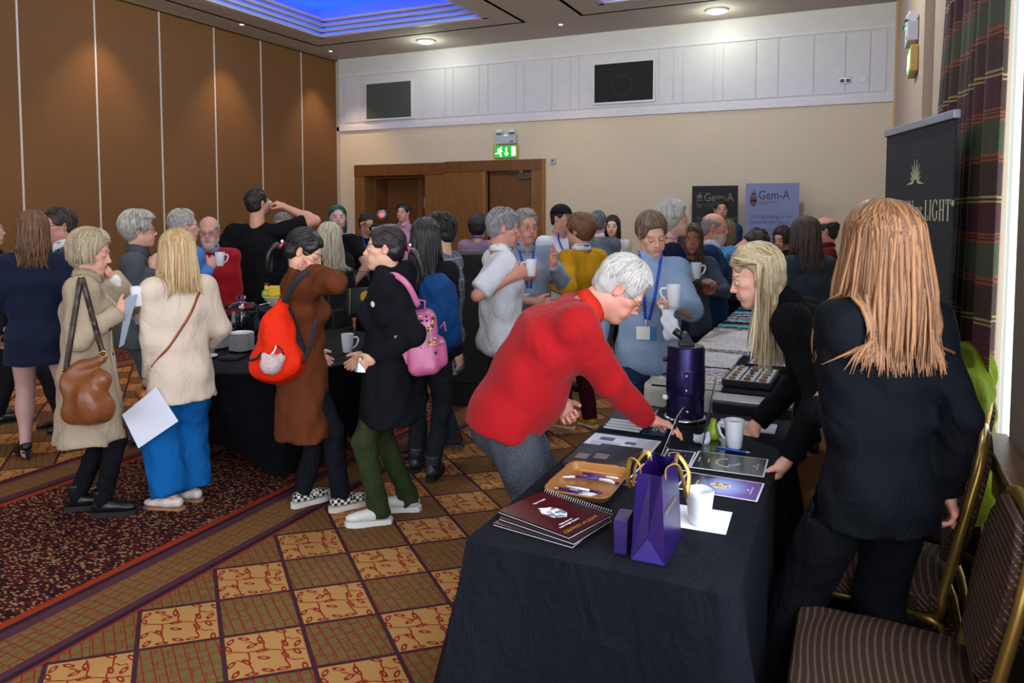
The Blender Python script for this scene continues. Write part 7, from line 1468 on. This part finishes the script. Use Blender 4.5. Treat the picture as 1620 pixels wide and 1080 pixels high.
# ================================================================== BAGS, MUGS AND PAPERS HELD OR WORN
def worn(key, name, label, cat):
    p = PEOPLE[key]; return p, empty(name, p.base, p.rot, label, cat)
def soft(e, name, prims, h, m, wave=.006, seed=1, subs=(), sc=1.0, k=.03, smooth=True):
    lo = np.min([p[0] for p in prims], 0); hi = np.max([p[1] for p in prims], 0); F = Fld(lo, hi, h)
    for p in prims: F.add(p, k)
    for p in subs: F.sub(p, .015)
    if wave: F.wave(wave, seed, sc)
    V, Q = F.mesh(); arr_mesh(name, V, Q, m, e, smooth); return F
def strap(e, name, pts, w_, th, m, nrm_=(0, 1, 0)):
    P_ = [Vector(tuple(map(float, p))) for p in pts]; Q_ = []
    for i in range(len(P_)-1):
        p0, p1, p2, p3 = P_[max(i-1, 0)], P_[i], P_[i+1], P_[min(i+2, len(P_)-1)]
        for k in range(6): t_ = k/6; Q_.append(.5*((2*p1)+(-p0+p2)*t_+(2*p0-5*p1+4*p2-p3)*t_**2+(-p0+3*p1-3*p2+p3)*t_**3))
    Q_.append(P_[-1]); v = []; n0 = Vector(nrm_)
    for i, p in enumerate(Q_):
        d = (Q_[min(i+1, len(Q_)-1)]-Q_[max(i-1, 0)]).normalized(); s_ = d.cross(n0); s_ = s_.normalized() if s_.length > 1e-4 else Vector((1, 0, 0)); v += [p-s_*w_/2, p+s_*w_/2]
    return MB().add(v, [(2*i, 2*i+1, 2*i+3, 2*i+2) for i in range(len(Q_)-1)]).build(name, m, e, smooth=True, solid=th)
def surf(p, o, d, off=.012, slot='top'):
    hit = p.fields[slot].march(np.asarray(o, float), nrm(d), .6); return (hit if hit is not None else np.asarray(o)+nrm(d)*.2)-nrm(d)*off
# brown hobo bag on the trench coat (her right side is towards the camera)
p, e = worn('trench', 'shoulder_bag', 'tan brown slouchy leather shoulder bag on the trench coat', 'bag'); c = p.loc(ond(138, 610, 3.86)); M_TAN = mat('7a4420', .38, 'leather')
side = nrm(p.loc(ond(138, 610, 3.7))-c); ax = nrm(np.cross(side, A3(0, 0, 1)))
W_ = lambda x_, y_, d_=0.0: p.loc(ond(x_, y_, 3.84+d_))
F = soft(e, 'bag_body', [rcone(W_(106, 592), W_(160, 568), .030, .032), rcone(W_(112, 610), W_(160, 600), .050, .055), rcone(W_(125, 650), W_(158, 645), .072, .078), ell(W_(140, 632), (.115, .085, .13))], .0085, M_TAN, .008, 4, sc=.8, k=.05)
lt, rt_ = W_(104, 588, -.02), W_(163, 560, -.02); sh = p.SH[1]+A3(-.02, 0, .075); sg_ = lambda a_: [surf(p, a_*(1-t_)+sh*t_+side*.32, -side, .016) for t_ in (.25, .4, .55, .7, .85, .95)]
strap(e, 'strap', [lt]+sg_(lt)+[sh]+sg_(rt_)[::-1]+[rt_], .028, .005, mat('33201a', .4, 'leather'), side)
for q_ in (lt, rt_): MB().tube([tuple(q_+(ax*math.cos(a)+A3(0, 0, 1)*math.sin(a))*.016) for a in np.linspace(0, 2*PI, 13)], .003, 6).build('buckle_ring', mat('c9a04e', .25, metal=.9), e, smooth=True)
# cross-body strap and small bag of the woman in cream
p, e = worn('cream', 'crossbody_bag', 'tan cross-body bag with thin strap on the cream blazer', 'bag'); pts = []
for t_ in np.linspace(0, 1, 9):
    q_ = (p.SH[1]+A3(-.05, 0, .0))*(1-t_)+(p.PC+A3(-.17, -.06, .02))*t_; pts.append(surf(p, q_+A3(0, -.35, 0), (0, 1, 0), .006))
strap(e, 'strap', pts, .014, .004, mat('8a4a20', .4, 'leather'), (0, 1, 0)); soft(e, 'bag_body', [rcone(p.PC+A3(-.195, .02, -.14), p.PC+A3(-.195, .09, -.14), .03, .03)], .009, mat('a05a24', .4, 'leather'), .004)
# orange backpack with a fluffy charm on the camel coat
p, e = worn('camel', 'backpack', 'bright orange backpack with a fluffy pale charm on the camel coat', 'backpack'); c = p.loc(ond(438, 545, 3.93)); M_OR = mat('d8280c', .6, 'cloth'); vw = nrm(p.loc(ond(438, 545, 3.6))-c); ax = nrm(np.cross(A3(0, 0, 1), vw))
W_ = lambda x_, y_, d_=0.0: p.loc(ond(x_, y_, 3.93+d_))
soft(e, 'bag_body', [rcone(W_(448, 478, .02), W_(440, 520, 0), .028, .075), rcone(W_(440, 520), W_(438, 570), .085, .105), rcone(W_(418, 575), W_(462, 570), .075, .085), ell(W_(440, 580), (.115, .10, .08))], .0085, M_OR, .009, 7, sc=.7, k=.05)
soft(e, 'side_panel', [rcone(W_(455, 490, .03), W_(474, 560, .02), .020, .045)], .0085, mat('26242c', .7, 'cloth'), .004)
strap(e, 'strap', [W_(450, 478, -.05), W_(462, 455, -.10), W_(474, 438, -.12), W_(488, 428, -.10)], .035, .006, mat('1c1b20', .8), vw); strap(e, 'strap', [W_(500, 505, -.135), W_(492, 540, -.12), W_(480, 575, -.08)], .022, .005, mat('1c1b20', .8), vw)
cc = W_(429, 576, -.135); F = soft(e, 'charm', [ell(cc, (.056, .056, .054)), ell(cc+ax*-.035+A3(0, 0, .045), (.016, .016, .018)), ell(cc+ax*.05+A3(0, 0, .030), (.020, .020, .026))], .006, mat('b9a4a4', .95, 'fleck'), .0012, 3, sc=2.5, k=.012); strap(e, 'charm_cord', [cc+A3(0, 0, .05), W_(434, 555, -.125), W_(437, 546, -.12)], .008, .003, mat('dcdcdc', .5), vw)
MB().tube([tuple(W_(438, 546, -.125)), tuple(W_(446, 553, -.13)), tuple(W_(449, 561, -.13))], .005, 6).build('zip_pull', mat('16161a', .5), e, smooth=True); strap(e, 'side_buckle', [W_(395, 570, -.09), W_(405, 567, -.11), W_(414, 558, -.115)], .014, .005, mat('16161a', .5), vw)
# pink studded backpack on the parka
p, e = worn('parka', 'backpack', 'pink studded leather backpack with gold zips on the black parka', 'backpack'); W_ = lambda x_, y_, d_=0.0: p.loc(ond(x_, y_, 3.98+d_)); c = W_(668, 540); vw = nrm(W_(668, 540, -.3)-c); up_ = nrm(W_(662, 490)-W_(672, 588)); ax = nrm(np.cross(up_, vw)); M_PK = mat('c0608c', .38, 'leather')
R_ = np.stack([ax, vw, up_], 1)
def boxy(c_, hx, hy, hz, r_):
    def f(X, Y, Z):
        x_, y_, z_ = X-c_[0], Y-c_[1], Z-c_[2]; a, b, d = [np.abs(x_*R_[0, k]+y_*R_[1, k]+z_*R_[2, k]) for k in range(3)]
        qa, qb, qd = a-hx+r_, b-hy+r_, d-hz+r_; return np.sqrt(np.maximum(qa, 0)**2+np.maximum(qb, 0)**2+np.maximum(qd, 0)**2)+np.minimum(np.maximum(qa, np.maximum(qb, qd)), 0)-r_
    m_ = hx+hy+hz; return c_-m_*.8, c_+m_*.8, f
soft(e, 'bag_body', [boxy(c+ax*.0, .088, .12, .165, .05), boxy(c+ax*.04-up_*.065, .085, .10, .075, .035)], .008, M_PK, .002, 2, k=.02)
mb = MB(); r_ = random.Random(2); st_ = []
for k in range(34):
    u_, v_ = r_.uniform(-.075, .075), r_.uniform(-.14, .13); q_ = c+ax*u_+up_*v_+vw*.121; b = Vector(tuple(q_)); Rb = Matrix(R_.tolist()); big = k % 3 == 0
    MB().lathe([(.012 if big else .008, 0), (.001, .007 if big else .002)], 4, b, Rb @ Matrix.Rotation(-PI/2, 3, 'X') @ Matrix.Rotation(PI/4*k, 3, 'Z')).build('stud', mat('2a2430', .3, metal=.5) if k % 2 else mat('b89a50', .25, metal=.9), e)
strap(e, 'zip', [c+ax*.02+up_*-.05+vw*.123, c+ax*.045+up_*.05+vw*.123, c+ax*.075+up_*.125+vw*.110], .007, .003, mat('c9ad6a', .3, metal=.8), vw); strap(e, 'pocket_zip', [c+ax*.03-up_*.02+vw*.123, c+ax*.075-up_*.028+vw*.122, c+ax*.118-up_*.02+vw*.09], .007, .003, mat('c9ad6a', .3, metal=.8), vw)
strap(e, 'shoulder_strap', [W_(662, 484, -.08), W_(648, 455, -.13), W_(634, 440, -.13), W_(620, 435, -.09), W_(608, 444, -.04)], .030, .006, mat('c46a94', .4), vw); strap(e, 'lower_strap', [W_(648, 575, -.08), W_(640, 556, -.11), W_(628, 530, -.14)], .034, .005, mat('c77a9c', .4), vw)
MB().tube([tuple(W_(660, 487, -.02)), tuple(W_(664, 474, -.02)), tuple(W_(672, 476, 0)), tuple(W_(672, 490, 0))], .006, 6).build('grab_handle', M_PK, e, smooth=True); MB().tube([tuple(c+ax*.10+up_*.06+vw*.05), tuple(c+ax*.125+up_*.09+vw*.05), tuple(c+ax*.13+up_*.04+vw*.05)], .005, 6).build('tassel_loop', M_PK, e, smooth=True)
# blue backpack on the woman with long black hair
p, e = worn('longblack', 'backpack', 'plain royal blue backpack on the back of the long-haired woman', 'backpack'); W_ = lambda x_, y_, d_=0.0: p.loc(ond(x_, y_, 4.52+d_)); soft(e, 'bag_body', [rcone(W_(692, 462), W_(694, 520), .115, .13), rcone(W_(694, 500), W_(698, 530), .12, .115)], .009, mat('133f74', .7, 'cloth'), .006, 5, k=.05); strap(e, 'grab_handle', [W_(682, 456, -.10), W_(692, 452, -.10), W_(700, 456, -.10)], .012, .004, mat('c9b890', .5), (0, 1, 0)); strap(e, 'shoulder_strap', [W_(676, 452, .05), W_(668, 440, .08), W_(664, 436, .16)], .03, .005, mat('d8d2c4', .7), (0, 1, 0)); strap(e, 'seam', [W_(670, 510, -.128), W_(690, 512, -.138), W_(712, 508, -.125)], .006, .004, mat('0c2a52', .7), (0, -1, 0))
# dark handbag between the far women
q_ = ond(572, 470, 6.3); e = empty('handbag', (q_[0], q_[1], q_[2]-.14), YAW, 'black patent handbag with gold piping hanging beside the parka', 'bag'); MB().prism([(-.14, 0), (.14, 0), (.12, .22), (-.12, .22)], -.05, .05, Matrix.Rotation(PI/2, 4, 'X')).build('bag_body', mat('121214', .25), e, bevel=.01); MB().tube([(-.09, -.055, .0), (-.085, -.055, .22)], .005, 6).build('gold_piping', mat('c0a040', .3, metal=.8), e); MB().tube([(-.08, 0, .22), (-.05, 0, .36), (.05, 0, .36), (.08, 0, .22)], .008, 8).build('handle', mat('121214', .3), e, smooth=True); MB().lathe([(.001, 0), (.05, 0), (.05, .004), (.001, .005)], 18, (.05, -.052, .15), rotm(PI/2, 0, 0)).build('yellow_patch', mat('c8a020', .5), e)
MB().prism([(.10, -.22), (.17, -.14), (.20, .10), (.13, .12)], -.062, -.052, Matrix.Rotation(PI/2, 4, 'X')).build('tied_scarf', mat('1f8a7c', .7), e, bevel=.003)
# mugs and papers in hands
def held(key, q, label, dz=-.055, d=.085, yaw_=None, off=(0, 0, 0), kind='tall', sc=1.0, coffee=False):
    p = PEOPLE[key]; w_ = p.wld(p.WR[q]+nrm(p.WR[q]-p.EL[q])*d+np.asarray(off)); return make_mug((w_[0], w_[1], w_[2]+dz), p.rot if yaw_ is None else yaw_, label, kind, None, coffee, sc)
held('trench', 1, 'white mug held by the woman in the trench coat', yaw_=YAW+.3, off=(.0, .03, .035)); held('blueshirt', 1, 'white mug held by the man in the bright blue shirt', yaw_=YAW, off=(.02, .03, .01)); held('whiteshirt', 1, 'white mug held by the man in the white shirt', yaw_=YAW+3, off=(.0, .045, .02)); held('yellow', -1, 'white mug held by the woman in mustard yellow', yaw_=YAW+2.8, off=(0, .035, .02)); held('cardigan', 1, 'white mug held by the woman in the navy waistcoat', yaw_=YAW, off=(0, -.01, .02)); held('pullover', -1, 'white mug held with a napkin by the woman in the pale pullover', yaw_=YAW+2.9, off=(-.045, .03, .065), sc=1.05)
p = PEOPLE['blacktee']; w_ = p.wld(p.HC+p.Rm@A3(0, .135, -.045)); e = make_mug(tuple(w_), p.rot+.6, 'white cup at the lips of the man in black', 'tall', None, False, .85); e.rotation_euler = (1.15, 0, YAW-PI/2)
p = PEOPLE['greysuit']; held('greysuit', 1, 'white mug held by the woman in the grey suit', yaw_=YAW+2.5, off=(0, .03, -.02)); q_ = ond(222, 512, 4.35); make_mug(tuple(q_), YAW+PI, 'white mug half hidden behind the cream blazer', 'tall', None, False, 1.0)
# paper of the woman in cream: sheet at her left hand
def sheet(px, d, label, th=.002, col='d6d8e6'):
    P = [ond(x, y, d) for x, y in px]; c = sum(P)/4; n = nrm(np.cross(P[1]-P[0], P[3]-P[0]))*th; v = [tuple(p_-c) for p_ in P]+[tuple(p_-c+n) for p_ in P]
    o = MB().add(v, [(0, 1, 2, 3), (4, 5, 6, 7), (0, 1, 5, 4), (1, 2, 6, 5), (2, 3, 7, 6), (3, 0, 4, 7)]).build('paper_sheet', mat(col, .6), None); o.location = tuple(c); return tag(o, label, 'paper')
sheet([(193, 656), (247, 612), (282, 666), (219, 709)], 4.02, 'white folder of paper held low by the woman in the cream blazer'); sheet([(200, 470), (217, 465), (196, 545), (188, 550)], 4.0, 'grey booklet held upright by the woman in the trench coat', .004, '8a93a0')
p = PEOPLE['pullover']; w_ = p.wld(p.WR[-1]+nrm(p.WR[-1]-p.EL[-1])*.08); F = Fld((-.10, -.08, -.13), (.10, .08, .06), .006); F.add(rcone((-.01, 0, .02), (.015, 0, -.10), .026, .05, A3(0, 1, 0), .35), .01); F.add(rcone((-.03, 0, .03), (.03, 0, .03), .022, .016), .02); F.wave(.007, 5, 1.6); V, Q = F.mesh(); o = arr_mesh('paper_napkin', V, Q, mat('d4d8e4', .8), None, False, loc=(w_[0]+.02, w_[1], w_[2]-.02)); tag(o, 'white paper napkin held under the mug by the woman in the pale pullover', 'napkin')
o = MB().tube([(-.03, 0, .0), (0, 0, .012), (.035, 0, -.008), (.05, 0, -.02)], [.010, .016, .013, .006], 7).build('pastry', mat('6a4a34', .8), None, smooth=True, loc=(w_[0]+.085, w_[1]+.02, w_[2]-.03)); tag(o, 'brown pastry held in the napkin by the woman in the pale pullover', 'pastry')
p = PEOPLE['parka']; w_ = p.wld(p.WR[-1]+nrm(p.WR[-1]-p.EL[-1])*.09); o = MB().lathe([(.035, 0), (.026, .03), (.012, .06), (.003, .075)], 7, sy=.5).build('foil_wrapper', mat('b8bcc4', .25, metal=.5), None, loc=tuple(w_-A3(.02, .0, .03))); tag(o, 'crumpled silver wrapper in the hand of the young woman in the parka', 'wrapper')
# baseball cap
p, e = worn('cap', 'baseball_cap', 'black baseball cap on the young man in the white T-shirt', 'cap'); tl = lambda P: (np.asarray(P)*p.hs)@p.Rm.T+p.HC; F = Fld((-.11, -.13, .0), (.11, .20, .15), .009); F.add(ell((0, -.012, .040), (.086, .106, .090)), .01); F.clipz(.038, False); F.add(rcone((0, .07, .045), (0, .155, .040), .006, .004, A3(1, 0, 0), 12), .008); V, Q = F.mesh(); arr_mesh('crown_and_peak', tl(V), Q, mat('131418', .7, 'cloth'), e)

# buttons, patches and badges sewn on the garments
def decal(key, x_, y_, r_, m, name, slot='top', sx=1.0, sz=1.0, th=.003):
    p = PEOPLE[key]; o_ = p.loc(_c); d_ = nrm(p.loc(ond(x_, y_, p.depth))-o_); F = p.fields[slot]; t0 = max(.3, np.linalg.norm(p.loc(ond(x_, y_, p.depth))-o_)-.7); hit = F.march(o_+d_*t0, d_, 1.4)
    if hit is None: return
    e_ = F.h; g_ = nrm([float(F.at(hit+np.eye(3)[k]*e_)[0]-F.at(hit-np.eye(3)[k]*e_)[0]) for k in range(3)]); up_ = nrm(A3(0, 0, 1)-g_*g_[2]); rt_ = np.cross(up_, g_); R = Matrix(np.stack([rt_, up_, g_], 1).tolist())
    MB().lathe([(.0005, 0), (r_, 0), (r_, th), (r_*.7, th*1.3), (.0005, th*1.3)], 12 if sx == 1 else 4, tuple(hit), R, sx, sz).build(name, m, p.root, smooth=False)
HORN = mat('2a2420', .4); CRM = mat('c9b8a6', .5)
for q_ in ((519, 545), (522, 600)): decal('camel', *q_, .012, HORN, 'button')
decal('parka', 590, 481, .016, mat('d8d8dc', .4), 'round_badge')
for q_ in ((236, 580), (235, 590), (233, 600)): decal('cream', *q_, .008, CRM, 'cuff_button')
for q_ in ((174, 520), (178, 560)): decal('trench', *q_, .011, HORN, 'button')
for q_ in ((838, 430), (840, 450), (842, 470)): decal('greyshirt', *q_, .006, mat('d8d8dc', .4), 'shirt_button')
